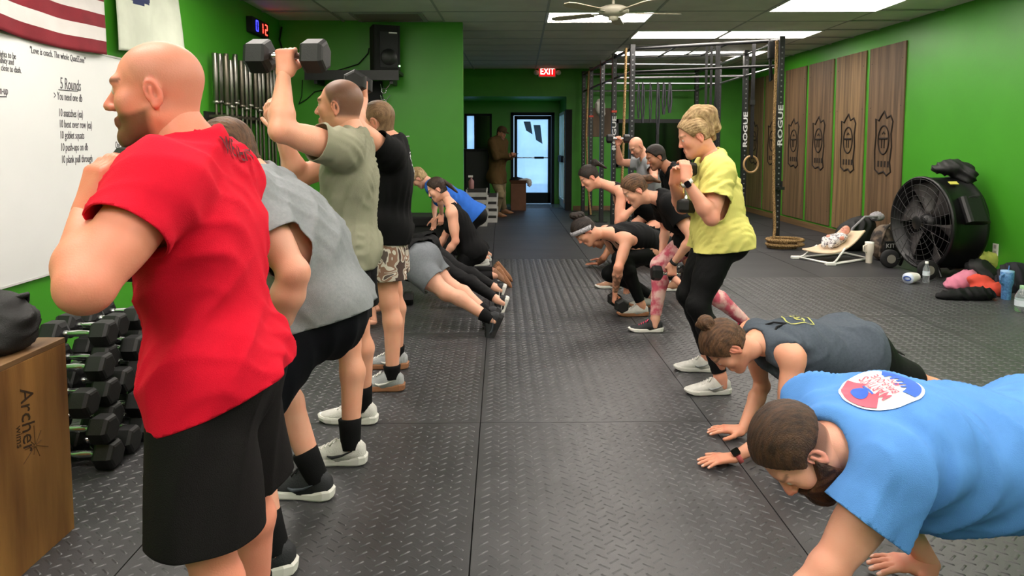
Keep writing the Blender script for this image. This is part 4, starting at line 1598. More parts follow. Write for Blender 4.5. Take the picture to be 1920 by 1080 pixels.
class Person:
    def __init__(s, label, d, hip, neck, head, a=0.0, sc=1.0, bulk=1.0, fem=False, skin='#E2B097', h=0.012, look=(-1, 0, 0), hup=None,
                 lw=None, le=None, rw=None, re=None, la=None, lk=None, ra=None, rk=None, toes=None, ltoe=None, rtoe=None, shw=None, facing=None,
                 waist=0.0, shs=0.0, base=None, hs=1.0, straight=False, legk=1.0, lef=None, ref=None, armk=1.0):
        s.armk = armk
        s.sc, s.b, s.fem, s.h = sc, bulk, fem, h
        ar = math.radians(a)
        s.f = Vector((-math.cos(ar), math.sin(ar), 0)) if facing is None else Vector(facing).normalized()
        L = Vector((0, 0, 1)).cross(s.f).normalized()
        s.L = L
        P = U(*hip, d) if len(hip) == 2 else U(*hip)
        N = U(*neck, d) if len(neck) == 2 else U(*neck)
        H = U(*head, d) if len(head) == 2 else U(*head)
        s.P, s.N, s.H = P, N, H
        up = (N - P).normalized()
        s.up = up
        LS = (L - up * L.dot(up)).normalized()
        if shs:
            LS = (LS + Vector((0, 0, shs))).normalized()
        hw = (0.092 if not fem else 0.094) * sc
        sw = (shw or (0.180 if not fem else 0.158)) * sc
        s.lh, s.rh = P + L * hw, P - L * hw
        SHc = N - up * 0.055 * sc
        s.ls, s.rs = SHc + LS * sw, SHc - LS * sw
        fw = LS.cross(up)
        s.W = P.lerp(SHc, 0.42) + fw * (-waist)
        s.SHc = SHc
        l1, l2 = 0.300 * sc, 0.262 * sc
        t1, t2 = 0.430 * sc, 0.425 * sc
        s.lw, s.rw, s.la, s.ra = [Vector(v) for v in (lw, rw, la, ra)]
        # keep the wrist within reach
        for nm, sh in (('lw', s.ls), ('rw', s.rs)):
            w_ = getattr(s, nm)
            v = w_ - sh
            if v.length > (l1 + l2) * 1.08:
                setattr(s, nm, sh + v.normalized() * (l1 + l2) * 1.08)
        s.le = ik(s.ls, s.lw, l1, l2, le)
        s.re = ik(s.rs, s.rw, l1, l2, re)
        if lef is not None:
            s.le = Vector(lef)
        if ref is not None:
            s.re = Vector(ref)
        for nm, hp, an, hint in (('lk', s.lh, s.la, lk), ('rk', s.rh, s.ra, rk)):
            k = legk
            if straight:
                k = (an - hp).length * 1.004 / (t1 + t2)
            setattr(s, nm, ik(hp, an, t1 * k, t2 * k, hint))
        s.look = Vector(look).normalized()
        if hup is None:
            hup = Vector((0, 0, 1))
        s.HM = frame(H, s.look, hup) @ Matrix.Diagonal((sc * hs, sc * hs, sc * hs, 1)) if not fem else frame(H, s.look, hup) @ Matrix.Diagonal((sc * hs * .97, sc * hs * .97, sc * hs * .97, 1))
        s.skin = np.array(lin(skin))
        b = base or Vector((P.x, P.y, 0))
        s.root = empty('person', Vector(b), label, 'person')
        s.extraV, s.extraQ, s.extraC = [], [], []
        s.hands = {}
        s.seed = int(abs(P.x * 100 + P.y * 37)) % 1000

    # ---- implicit parts
    def torso(s, F, e=0.0, k=0.05, belly=0.0, glute=True, shoulders=True):
        sc, b = s.sc, s.b
        P, W, N, C = s.P, s.W, s.N, s.SHc
        upL = (W - P).normalized()
        upU = (N - W).normalized()
        latL = (s.lh - s.rh).normalized()
        latU = (s.ls - s.rs).normalized()
        fL = latL.cross(upL).normalized()
        fU = latU.cross(upU).normalized()
        latL = upL.cross(fL)
        latU = upU.cross(fU)
        s.fL, s.fU, s.upL, s.upU, s.latL, s.latU = fL, fU, upL, upU, latL, latU
        fem = s.fem
        hipw = 0.168 if not fem else 0.175
        F.ell(P + upL * 0.015 * sc, (latL, fL, upL), (hipw * sc * b + e, 0.106 * sc * b + e, 0.115 * sc + e), k)
        wr = 0.103 if not fem else 0.094
        F.cap(P + upL * 0.05 * sc, W, 0.104 * sc * b + e, wr * sc * b + e, k, latL, 1.28)
        F.cap(W, C - upU * 0.13 * sc, wr * sc * b + e, (0.108 if not fem else 0.100) * sc * b + e, k, latU, 1.38)
        F.ell(C - upU * 0.14 * sc, (latU, fU, upU), ((0.168 if not fem else 0.145) * sc * b + e, (0.106 if not fem else 0.098) * sc * b + e, 0.155 * sc + e), k)
        if belly:
            F.ell(W + fL * 0.05 * sc, (latL, fL, upL), (0.14 * sc * b + e, 0.10 * sc * b + belly + e, 0.16 * sc + e), k)
        if shoulders:
            wv = (s.ls - s.rs) * 0.5
            F.cap(C + wv * 0.82, C - wv * 0.82, (0.060 if not fem else 0.050) * sc + e, None, k)
            for sh in (s.ls, s.rs):
                F.cap(N + upU * 0.01, C.lerp(sh, 0.72) + upU * 0.012, (0.050 if not fem else 0.040) * sc + e, (0.052 if not fem else 0.043) * sc + e, k)
        if fem:
            for sg in (-1, 1):
                F.ell(C - upU * 0.145 * sc + fU * 0.085 * sc * b + latU * sg * 0.07 * sc, (latU, fU, upU), (0.068 * sc + e, 0.062 * sc + e, 0.066 * sc + e), 0.03)
        else:
            for sg in (-1, 1):
                F.ell(C - upU * 0.105 * sc + fU * 0.068 * sc * b + latU * sg * 0.075 * sc, (latU, fU, upU), (0.082 * sc + e, 0.042 * sc + e, 0.068 * sc + e), 0.04)
                F.ell(C - upU * 0.13 * sc - fU * 0.060 * sc * b + latU * sg * 0.085 * sc, (latU, fU, upU), (0.075 * sc + e, 0.045 * sc + e, 0.10 * sc + e), 0.05)
        if glute:
            for sg in (-1, 1):
                F.sph(P - fL * 0.045 * sc * b + latL * sg * 0.075 * sc - upL * 0.04 * sc, (0.092 if not fem else 0.099) * sc * b + e, 0.05)

    def arm(s, F, side, e=0.0, part='all', end=0.5, flare=0.0, g=1):
        sc = s.sc
        sh, el, wr = (s.ls, s.le, s.lw) if side == 'l' else (s.rs, s.re, s.rw)
        m = 1.0 if not s.fem else 0.84
        m *= (0.6 + 0.4 * s.b) * s.armk
        d = (el - sh).normalized()
        if part == 'sleeve':
            L = (el - sh).length
            F.sph(sh + d * 0.015 * sc, 0.066 * sc * m + e, 0.04, g=g)
            F.cap(sh, sh + d * L * (end + 0.16), 0.062 * sc * m + e, 0.056 * sc * m + e + flare, 0.03, g=g)
            return
        F.sph(sh + d * 0.018 * sc, 0.064 * sc * m, 0.04, g=g)
        F.cap(sh, el, 0.056 * sc * m, 0.0405 * sc * m, 0.025, g=g)
        mid = sh.lerp(el, 0.52)
        pole = (wr - el)
        pole = pole - d * pole.dot(d)
        pole = pole.normalized() if pole.length > 0.02 else (s.f - d * s.f.dot(d)).normalized()
        F.ell(mid + pole * 0.016 * sc, (d, pole, d.cross(pole)), (0.095 * sc, 0.036 * sc * m, 0.040 * sc * m), 0.03, g=g)
        F.ell(mid - pole * 0.018 * sc, (d, pole, d.cross(pole)), (0.10 * sc, 0.034 * sc * m, 0.040 * sc * m), 0.03, g=g)
        F.sph(el, 0.039 * sc * m, 0.02, g=g)
        dd = (wr - el)
        q = el + dd * 0.28
        F.cap(el, q, 0.039 * sc * m, 0.046 * sc * m, 0.02, g=g)
        F.cap(q, wr, 0.045 * sc * m, 0.0265 * sc * (0.9 if s.fem else 1), 0.02, g=g)

    def leg(s, F, side, e=0.0, part='all', g=2, k=0.03):
        sc = s.sc
        hp, kn, an = (s.lh, s.lk, s.la) if side == 'l' else (s.rh, s.rk, s.ra)
        b = 0.5 + 0.5 * s.b
        m = (1.0 if not s.fem else 1.02) * b
        out = (hp - s.P).normalized()
        d = (kn - hp).normalized()
        F.cap(hp + out * 0.0, kn, 0.093 * sc * m + e, 0.055 * sc * b + e, k, g=g)
        F.cap(hp.lerp(kn, 0.15) + out * 0.012, hp.lerp(kn, 0.6), 0.086 * sc * m + e, 0.072 * sc * m + e, k, g=g)
        F.sph(kn, 0.054 * sc * b + e, 0.03, g=g)
        if part == 'thigh':
            return
        sd = (an - kn)
        n = sd.normalized()
        back = (hp - kn) - n * (hp - kn).dot(n)
        fk = s.f - n * s.f.dot(n)
        back = -fk.normalized() if fk.length > .2 else (back.normalized() if back.length > .05 else -s.fL)
        c = kn + sd * 0.30 + back * 0.018 * sc
        F.cap(kn, c, 0.048 * sc * b + e, 0.056 * sc * b + e, 0.03, g=g)
        F.cap(c, an, 0.055 * sc * b + e, 0.035 * sc + e, 0.025, g=g)

    def body(s, arms=True, legs=True, headkw=None):
        F = SDF()
        s.torso(F)
        hm = s.HM
        nb = hm @ Vector((-0.035, 0, -0.07))
        r = (0.062 if not s.fem else 0.049) * s.sc * (0.7 + 0.3 * s.b)
        F.cap(s.N - s.up * 0.02, nb, r * 1.06, r * 0.96, 0.03)
        for sd in 'lr':
            s.arm(F, sd)
            s.leg(F, sd)
        for an, kn in ((s.la, s.lk), (s.ra, s.rk)):
            F.cap(an, an + (an - kn).normalized() * 0.05, 0.034 * s.sc, 0.03 * s.sc, 0.02)
        P, Q = F.mesh(s.h)
        P = relax(P, Q, 1, 0.4)
        C = np.tile(s.skin, (len(P), 1))
        # redder elbows and knees
        for j in (s.le, s.re, s.lk, s.rk):
            w = np.exp(-(np.linalg.norm(P - npv(j), axis=1) / 0.055) ** 2)[:, None]
            C = C * (1 - w * np.array([0.03, 0.16, 0.18]))
        for sd in getattr(s, 'tattoo', ''):
            el, wr = (s.le, s.lw) if sd == 'l' else (s.re, s.rw)
            ax = npv(wr - el)
            t = (P - npv(el)) @ ax / (ax @ ax)
            rad = np.linalg.norm(P - npv(el) - t[:, None] * ax, axis=1)
            pat = np.sin(P[:, 0] * 170 + 3 * np.sin(P[:, 2] * 60)) + np.sin(P[:, 2] * 130 + 2 * np.sin(P[:, 1] * 90))
            w = ((t > 0.2) & (t < 0.97) & (rad < 0.07) & (pat > -0.1)).astype(float)[:, None]
            C = C * (1 - w * 0.62)
        parts = [(P, Q, C)]
        hk = headkw or {}
        hp = hk.get('h', 0.005)
        V, HQ, m = get_head(s.fem, hp)
        HC = np.tile(s.skin, (len(V), 1))
        def mixc(C_, w, col):
            w = np.clip(w, 0, 1)[:, None]
            return C_ * (1 - w) + np.array(lin(col)) * w
        HC = HC * (1 - m['nose'][:, None] * np.array([0.0, 0.18, 0.15]))
        HC = HC * (1 - m['ear'][:, None] * np.array([0.02, 0.22, 0.2]))
        HC = mixc(HC, m['lip'] * 0.75, hk.get('lip', '#B06058'))
        HC = mixc(HC, m['brow'] * hk.get('browa', 0.75), hk.get('brow', '#4A3423'))
        HC = mixc(HC, m['eye'], '#D8CFC8')
        HC = mixc(HC, m['iris'], '#2A241E')
        if 'stub' in hk:
            HC = mixc(HC, m['stub'] * hk['stub'][0], hk['stub'][1])
        if 'scalp' in hk:
            HC = mixc(HC, m['scalp'] * hk['scalp'][0], hk['scalp'][1])
        parts.append((xf(hm, V), HQ, HC))
        for sd, (pose, fd, dz, hh) in s.hands.items():
            Ph, Qh, nail, kn = get_hand(pose, hh)
            wr = s.lw if sd == 'l' else s.rw
            k = s.sc * (0.93 if s.fem else 1.04)
            Mx = frame(wr, fd, dz) @ Matrix.Diagonal((k, k, k, 1))
            V2 = xf(Mx, Ph, sd == 'l')
            Q2 = Qh[:, ::-1] if sd == 'l' else Qh
            HC2 = np.tile(s.skin * np.array([0.97, 0.88, 0.86]), (len(V2), 1))
            HC2 = HC2 * (1 - kn[:, None] * np.array([0.02, 0.15, 0.15]))
            HC2 = HC2 * (1 - nail[:, None]) + nail[:, None] * np.array(lin('#E8BDB0'))
            parts.append((V2, Q2, HC2))
        o = 0
        Vs, Qs, Cs = [], [], []
        for V_, Q_, C_ in parts:
            Vs.append(V_)
            Qs.append(Q_ + o)
            Cs.append(C_)
            o += len(V_)
        V_, Q_, C_ = np.concatenate(Vs), np.concatenate(Qs), np.concatenate(Cs)
        me = raw_mesh('body', V_, Q_, True)
        ca = me.color_attributes.new('Col', 'FLOAT_COLOR', 'POINT')
        ca.data.foreach_set('color', np.concatenate([C_, np.ones((len(C_), 1))], 1).astype(np.float32).ravel())
        me.materials.append(MATS['skin'])
        s.body_o = link('body', me, None, s.root, True)
        return s.body_o

    def hand(s, sd, pose, fd, dz, hh=0.004):
        s.hands[sd] = (pose, Vector(fd), Vector(dz), hh)
        return s

    def handM(s, sd):
        pose, fd, dz, hh = s.hands[sd]
        k = s.sc * (0.93 if s.fem else 1.04)
        return frame(s.lw if sd == 'l' else s.rw, fd, dz) @ Matrix.Diagonal((k, k, k, 1))

    # ---- clothing
    def cloth(s, name, F, mat, cuts, fold=(0.004, 0.10, (0, 0, 1)), thick=0.0, h=None, rx=1, sag=None):
        h = h or s.h
        P, Q = F.mesh(h)
        P = relax(P, Q, rx, 0.5)
        if fold:
            N = vnormals(P, Q)
            P = P + N * folds(P, fold[0], fold[1], fold[2], s.seed + len(name))[:, None]
            if len(fold) > 3:
                P = P + N * folds(P, fold[3], fold[4], fold[5], s.seed + 77)[:, None]
        me = raw_mesh(name, P, Q, True)
        bm = bmesh.new()
        bm.from_mesh(me)
        bm.verts.ensure_lookup_table()
        for co, no, sel in cuts:
            bm.verts.ensure_lookup_table()
            pts = np.array([v.co[:] for v in bm.verts])
            ok = sel(pts)
            vs = [v for v, o_ in zip(bm.verts, ok) if o_]
            vset = set(vs)
            es = [e_ for e_ in bm.edges if e_.verts[0] in vset and e_.verts[1] in vset]
            fs = [f_ for f_ in bm.faces if all(v in vset for v in f_.verts)]
            bmesh.ops.bisect_plane(bm, geom=vs + es + fs, plane_co=co, plane_no=no, clear_outer=True)
        bm.to_mesh(me)
        bm.free()
        me.polygons.foreach_set('use_smooth', np.ones(len(me.polygons), dtype=bool))
        me.materials.append(mat)
        o = link(name, me, None, s.root, True)
        if thick:
            md = o.modifiers.new('thick', 'SOLIDIFY')
            md.thickness = thick
            md.offset = 0.0
        return o

    def tee(s, mat, e=0.016, sleeve=0.55, hem=0.10, flare=0.014, belly=0.0, extra=None, fold=(0.005, 0.10, (0.2, 0.1, 1)), thick=0.004, neck=0.008, name='shirt', h=None, over=0.016, long=False, tilt=0.0):
        s.hem = hem
        F = SDF()
        s.torso(F, e, 0.06, belly)
        s.seat(F, over + 0.009)
        # cloth below the waist
        F.cap(s.P - s.upL * (hem + 0.05 + 0.15 * tilt), s.W, 0.112 * s.sc * s.b + max(e, over + 0.006), 0.104 * s.sc * s.b + e, 0.05, s.latL, 1.38)
        bl = 0.5 + 0.5 * s.b
        for hp, kn in ((s.lh, s.lk), (s.rh, s.rk)):
            dth = (kn - hp).normalized()
            F.cap(hp, hp + dth * (hem + 0.10 + 0.15 * tilt), 0.098 * s.sc * bl + over + 0.007, 0.092 * s.sc * bl + over + 0.010, 0.04)
        if extra:
            extra(F)
        base = SDF()
        base.p = list(F.p)
        for sd in 'lr':
            s.arm(F, sd, e, 'sleeve', sleeve, flare)
            if long:
                el_, wr_ = (s.le, s.lw) if sd == 'l' else (s.re, s.rw)
                F.cap(el_, el_.lerp(wr_, 0.9), 0.046 * s.sc + e, 0.034 * s.sc + e, 0.02, g=1)
        nb = s.HM @ Vector((-0.035, 0, -0.06))
        r = (0.066 if not s.fem else 0.056) * s.sc * (0.7 + 0.3 * s.b) + neck
        F.cap(s.N - s.up * 0.005 + s.fU * 0.012, nb + (nb - s.N) * 0.4, r, r * 1.1, 0.015, op='sub')
        cuts = []
        for sh, el in ((s.ls, s.le), (s.rs, s.re)):
            d = (el - sh).normalized()
            co = sh + (el - sh) * sleeve
            def sel(pts, sh=sh, d=d, el=el):
                q = pts - npv(sh)
                t = q @ npv(d)
                rad = np.linalg.norm(q - t[:, None] * npv(d), axis=1)
                return (t > (el - sh).length * sleeve - 0.05) & (rad < 0.14) & (base.evalp(pts) > 0.022)
            if not long:
                cuts.append((co, d, sel))
        hc = s.P - s.upL * hem
        hn = (-s.upL - s.fL * tilt).normalized()
        def selh(pts):
            q = pts - npv(hc)
            return (q @ npv(hn) > -0.06) & (base.evalp(pts) < 0.012)
        cuts.append((hc, hn, selh))
        return s.cloth(name, F, mat, cuts, fold, thick, h)

    def seat(s, F, e):
        sc, b = s.sc, s.b
        hipw = 0.168 if not s.fem else 0.175
        F.ell(s.P + s.upL * 0.012, (s.latL, s.fL, s.upL), (hipw * sc * b + e, 0.108 * sc * b + e, 0.11 * sc + e), 0.06)
        for sg in (-1, 1):
            F.sph(s.P - s.fL * 0.045 * sc * b + s.latL * sg * 0.075 * sc - s.upL * 0.04 * sc, 0.095 * sc * b + e, 0.06)

    def tank(s, mat, e=0.008, hem=0.06, fold=(0.003, 0.09, (0.2, 0.1, 1)), extra=None, racer=False, thick=0.0, low=0.0, name='tank_top', belly=0.0, over=0.006):
        s.hem = hem
        F = SDF()
        s.torso(F, e, 0.05, belly)
        s.seat(F, over + 0.010)
        F.cap(s.P - s.upL * (hem + 0.05), s.W, 0.115 * s.sc * s.b + e, 0.104 * s.sc * s.b + e, 0.05, s.latL, 1.32)
        if extra:
            extra(F)
        for sh, sg in ((s.ls, 1), (s.rs, -1)):
            off = s.latU * sg
            F.cap(sh + off * (0.03 if not racer else 0.005) + s.upU * 0.06, sh + off * 0.035 - s.upU * 0.045, 0.068 * s.sc if not racer else 0.082 * s.sc, 0.06 * s.sc, 0.02, op='sub')
        nb = s.HM @ Vector((-0.035, 0, -0.06))
        F.cap(s.N - s.up * (0.01 + low) + s.fU * 0.02, nb + (nb - s.N) * 0.4, 0.072 * s.sc, 0.085 * s.sc, 0.02, op='sub')
        F.ell(s.N + s.fU * 0.10 * s.sc - s.upU * 0.04, (s.latU, s.fU, s.upU), (0.07, 0.10, 0.10), 0.02, 'sub')
        hc = s.P - s.upL * hem
        cuts = [(hc, -s.upL, lambda pts: ((pts - npv(hc)) @ npv(s.upL) < 0.06))]
        return s.cloth(name, F, mat, cuts, fold, thick)

    def shorts(s, mat, e=0.014, ln=0.8, flare=0.03, top=None, fold=(0.004, 0.16, (0, 0, 1)), thick=0.004, name='shorts', h=None):
        if top is None:
            top = -getattr(s, 'hem', 0.0) + 0.045
        F = SDF()
        sc, b = s.sc, 0.5 + 0.5 * s.b
        if not hasattr(s, 'upL'):
            s.torso(SDF())
        hipw = 0.170 if not s.fem else 0.176
        F.ell(s.P + s.upL * 0.01, (s.latL, s.fL, s.upL), (hipw * sc * s.b + e, 0.110 * sc * s.b + e, 0.12 * sc + e), 0.05)
        F.cap(s.P - s.upL * 0.08, s.P + s.upL * (top + .06), 0.118 * sc * s.b + e, 0.115 * sc * s.b + e, 0.04, s.latL, 1.28)
        for sg in (-1, 1):
            F.sph(s.P - s.fL * 0.045 * sc * s.b + s.latL * sg * 0.075 * sc - s.upL * 0.04 * sc, 0.093 * sc * s.b + e, 0.05)
        cuts = []
        for hp, kn in ((s.lh, s.lk), (s.rh, s.rk)):
            d = (kn - hp).normalized()
            L = (kn - hp).length
            F.cap(hp, hp + d * (L * ln + 0.07), 0.100 * sc * b + e, 0.078 * sc * b + e + flare, 0.035)
            co = hp + d * L * ln
            def sel(pts, hp=hp, d=d, L=L):
                q = pts - npv(hp)
                t = q @ npv(d)
                rad = np.linalg.norm(q - t[:, None] * npv(d), axis=1)
                return (t > L * ln - 0.05) & (rad < 0.2)
            cuts.append((co, d, sel))
        tc_ = s.P + s.upL * top
        cuts.append((tc_, s.upL, lambda pts: ((pts - npv(tc_)) @ npv(s.upL) > -0.05) & (np.linalg.norm(pts - npv(tc_), axis=1) < 0.24)))
        return s.cloth(name, F, mat, cuts, fold, thick, h)

    def leggings(s, mat, e=0.006, end=0.93, top=0.05, name='leggings', fold=(0.0015, 0.07, (1, 0, 0.3))):
        F = SDF()
        sc = s.sc
        if not hasattr(s, 'upL'):
            s.torso(SDF())
        F.ell(s.P + s.upL * 0.015 * sc, (s.latL, s.fL, s.upL), ((0.168 if not s.fem else 0.175) * sc * s.b + e, 0.115 * sc * s.b + e, 0.115 * sc + e), 0.05)
        F.cap(s.P, s.P + s.upL * (top + .05), 0.112 * sc * s.b + e, 0.104 * sc * s.b + e, 0.04, s.latL, 1.28)
        for sg in (-1, 1):
            F.sph(s.P - s.fL * 0.045 * sc * s.b + s.latL * sg * 0.075 * sc - s.upL * 0.04 * sc, 0.099 * sc * s.b + e, 0.05)
        cuts = []
        for sd, kn, an in (('l', s.lk, s.la), ('r', s.rk, s.ra)):
            s.leg(F, sd, e)
            d = (an - kn).normalized()
            co = kn + (an - kn) * end
            def sel(pts, co=co, d=d):
                q = pts - npv(co)
                t = q @ npv(d)
                return (t > -0.04) & (np.linalg.norm(q, axis=1) < 0.14)
            cuts.append((co, d, sel))
        tc_ = s.P + s.upL * top
        cuts.append((tc_, s.upL, lambda pts: ((pts - npv(tc_)) @ npv(s.upL) > -0.05) & (np.linalg.norm(pts - npv(tc_), axis=1) < 0.22)))
        return s.cloth(name, F, mat, cuts, fold, 0.0)

    def feet(s, upper, sole, lace, mark=None, sock=None, ltoe=None, rtoe=None, lup=(0, 0, 1), rup=(0, 0, 1), sc=None, sockh=0.17, tip=None):
        """shoe origin under the ankle; ankle is 0.095 above the sole"""
        k = sc or s.sc * (0.92 if s.fem else 1.02)
        for an, kn, td, up in ((s.la, s.lk, ltoe, lup), (s.ra, s.rk, rtoe, rup)):
            if td is None:
                continue
            Mx = frame((0, 0, 0), td, up)
            o = an - Mx.to_3x3() @ Vector((-0.028 * k, 0, 0.095 * k))
            Mx.translation = o
            if up == (0, 0, 1) and td[2] == 0:
                Mx.translation.z = 0.0035
            so = shoe(s.root, Mx, upper, sole, lace, mark, None, sc=k, sockh=sockh, tip=tip)
            if sock is not None:
                w = (kn - an).normalized()
                L = (sockh - 0.09)
                u_ = w.orthogonal()
                X_ = frame(an - w * 0.03, u_, w)
                r_ = s.sc * (0.94 if s.fem else 1.0)
                MB().lathe([(0.0410 * r_, 0.0), (0.0430 * r_, 0.03), (0.0460 * r_, 0.03 + L * 0.5), (0.0500 * r_, 0.03 + L), (0.0455 * r_, 0.033 + L)], 18, X_).build('sock', sock, so, 0, True)

    def hair(s, mat, off=0.010, kind='short', extra=None, name='hair', h=0.006, grooves=0.0015, line=(0.045, 0.055), nape=-0.055, beard=False, freq=34):
        S = head_sdf(s.fem, True)
        if beard:
            S.sph((0.073, 0, -0.094), 0.020, 0.025)
        def post(F, X, Y, Z):
            ang = np.arctan2(Y, Z - 0.02)
            F = F - off + grooves * np.sin(ang * freq + X * 60) * np.ones_like(F)
            if beard:
                m1 = -(Z + 0.028 - 0.35 * np.maximum(0.03 - X, 0)) * -1
                mask = np.maximum(Z + 0.034 - 0.9 * np.maximum(0.045 - X, 0), -(X + 0.004))
                mask = np.maximum(mask, -(Z + 0.125))
                # leave the mouth open
                mouth = 0.010 - np.sqrt(((Z + 0.055) / 1.0) ** 2 + (np.maximum(np.abs(Y) - 0.012, 0)) ** 2)
                mask = np.maximum(mask, np.where(X > 0.07, mouth, -1))
            else:
                mask = (X - line[0]) * .86 - (Z - line[1]) * .5
                mask = np.maximum(mask, -(Z - nape) - 0.25 * np.maximum(-X - 0.02, 0) * 0)
                ear = 0.030 - np.sqrt((X + 0.006) ** 2 + (Z + 0.004) ** 2)
                mask = np.maximum(mask, np.where(np.abs(Y) > 0.05, ear, -1))
            return np.maximum(F, mask)
        P, Q = S.mesh(h, post)
        P = relax(P, Q, 1, 0.4)
        parts = [(P, Q)]
        if extra:
            E = SDF()
            extra(E)
            P2, Q2 = E.mesh(h)
            P2 = relax(P2, Q2, 1, 0.4)
            N2 = vnormals(P2, Q2)
            P2 = P2 + N2 * (0.0025 * np.sin(P2[:, 1] * 420 + 2 * np.sin(P2[:, 0] * 60)))[:, None]
            parts.append((P2, Q2 + len(P)))
        V = np.concatenate([p for p, q in parts])
        Qa = np.concatenate([q for p, q in parts])
        me = raw_mesh(name, xf(s.HM, V), Qa, True)
        me.materials.append(mat)
        return link(name, me, None, s.root, True)

    def watch(s, sd, band, face, t=0.93, rad=0.031, facecol=True, up=(0, 0, 1)):
        el, wr = (s.le, s.lw) if sd == 'l' else (s.re, s.rw)
        c = el.lerp(wr, t)
        Mx = frame(c, (wr - el), up)
        rr = rad * s.sc
        Xr = Mx @ Matrix.Rotation(PI / 2, 4, 'Y')
        o = MB().lathe([(rr, -0.010), (rr + 0.003, -0.010), (rr + 0.003, 0.010), (rr, 0.010)], 20, Xr).build('wristband', band, s.root, 0, True)
        if face is not None:
            MB().rbox((0, 0, rr + 0.004), (0.036, 0.032, 0.010), 0.008, Mx).build('watch_face', face, o, 0.001, True)
        return o


from mathutils.bvhtree import BVHTree


def decal(target, me, Mx, mat, name, off=0.006, cuts=2):
    """lay a flat mesh (local XY, normal +Z of Mx) on a garment"""
    bm = bmesh.new()
    bm.from_mesh(me)
    if cuts:
        bmesh.ops.triangulate(bm, faces=bm.faces[:])
        for _ in range(cuts):
            bmesh.ops.subdivide_edges(bm, edges=[e for e in bm.edges if e.calc_length() > 0.008], cuts=1, use_grid_fill=False)
            bmesh.ops.triangulate(bm, faces=bm.faces[:])
    tm = target.data
    tv = [v.co.copy() for v in tm.vertices]
    bvh = BVHTree.FromPolygons(tv, [p.vertices[:] for p in tm.polygons])
    n = (Mx.to_3x3() @ Vector((0, 0, 1))).normalized()
    for v in bm.verts:
        z = v.co.z
        w = Mx @ Vector((v.co.x, v.co.y, 0))
        hit = bvh.ray_cast(w + n * 0.5, -n, 1.2)
        v.co = (hit[0] + n * (off + z)) if hit[0] is not None else w
    out = bpy.data.meshes.new(name)
    bm.to_mesh(out)
    bm.free()
    for p_ in out.polygons:
        p_.use_smooth = False
    out.materials.append(mat)
    return link(name, out, None, target, True)


def flat_text(body, size, align='CENTER', sx=1.0, bold=0.0, shear=0.0):
    cu = bpy.data.curves.new('t', 'FONT')
    cu.body = body
    cu.size = size
    cu.align_x = align
    cu.resolution_u = 2
    cu.offset = bold
    cu.shear = shear
    to = bpy.data.objects.new('tmp_text', cu)
    COL.objects.link(to)
    me = bpy.data.meshes.new_from_object(to.evaluated_get(bpy.context.evaluated_depsgraph_get()))
    bpy.data.objects.remove(to)
    bpy.data.curves.remove(cu)
    if sx != 1.0:
        me.transform(Matrix.Diagonal((sx, 1, 1, 1)))
    return me


def disc_mesh(r, a0=0, a1=2 * PI, r0=0.0, n=40, rings=6, clip=None):
    V, F = [], []
    for j in range(rings + 1):
        rr = r0 + (r - r0) * j / rings
        for i in range(n + 1):
            a = a0 + (a1 - a0) * i / n
            V.append((rr * math.cos(a), rr * math.sin(a), 0))
    for j in range(rings):
        for i in range(n):
            a = j * (n + 1) + i
            F.append((a, a + n + 1, a + n + 2, a + 1))
    me = bpy.data.meshes.new('disc')
    me.from_pydata(V, [], F)
    return me


def poly_mesh(pts):
    me = bpy.data.meshes.new('poly')
    me.from_pydata([(x, y, 0) for x, y in pts], [], [tuple(range(len(pts)))])
    return me


def line_mesh(pts, w, closed=False):
    V, F = [], []
    N = len(pts)
    for i in range(N):
        a = Vector(pts[i - 1] if (closed or i) else pts[i])
        b = Vector(pts[(i + 1) % N] if (closed or i < N - 1) else pts[i])
        t = (b - a).normalized()
        nn = Vector((-t.y, t.x))
        V += [(pts[i][0] + nn.x * w / 2, pts[i][1] + nn.y * w / 2, 0), (pts[i][0] - nn.x * w / 2, pts[i][1] - nn.y * w / 2, 0)]
    for i in range(N if closed else N - 1):
        j = (i + 1) % N
        F.append((2 * i, 2 * i + 1, 2 * j + 1, 2 * j))
    me = bpy.data.meshes.new('line')
    me.from_pydata(V, [], F)
    return me
# ------------------------------------------------------------------ people
def fabric(name, col, rough=0.85, var=0.06, vs=14, bump=0.25, bs=420, **k):
    return M(name, col, rough=rough, var=var, vscale=vs, bump=bump, bscale=bs, spec=0.2, sheen=0.0, **k)


f_red = fabric('red_jersey', '#DC0F2E', var=0.03)
f_charc = fabric('charcoal_shorts', '#130F11', rough=0.7)
f_grey = fabric('heather_grey', '#8B8E92', col2='#84878B', vs=90)
f_navy = fabric('navy_shorts', '#080A12')
f_olive = fabric('olive_tee', '#8F8D79', var=0.05)
f_black = fabric('black_tee', '#050507')
f_blackl = fabric('black_leggings', '#050508', rough=0.65)
f_blue = fabric('blue_tee', '#5489CC', var=0.05)
f_royal = fabric('royal_tee', '#2E66C4')
f_slate = fabric('slate_tank', '#4A525C', col2='#434B55', vs=90)
f_yel = fabric('yellow_tee', '#D6CE74', var=0.05)
f_gshort = fabric('grey_shorts', '#70747A', col2='#686C72', vs=90)
f_brown = fabric('brown_jacket', '#5A4528', bump=0.4, bs=120)
f_khaki = fabric('khaki_trousers', '#8B7B5F')
f_lgrey = fabric('light_grey_tee', '#8E9094')
f_pink = M('pink_floral', '#C4576A', rough=0.75, col2='#E3B9B4', vscale=16, lo=0.42, hi=0.62, bump=0.2, bscale=300, spec=0.25)
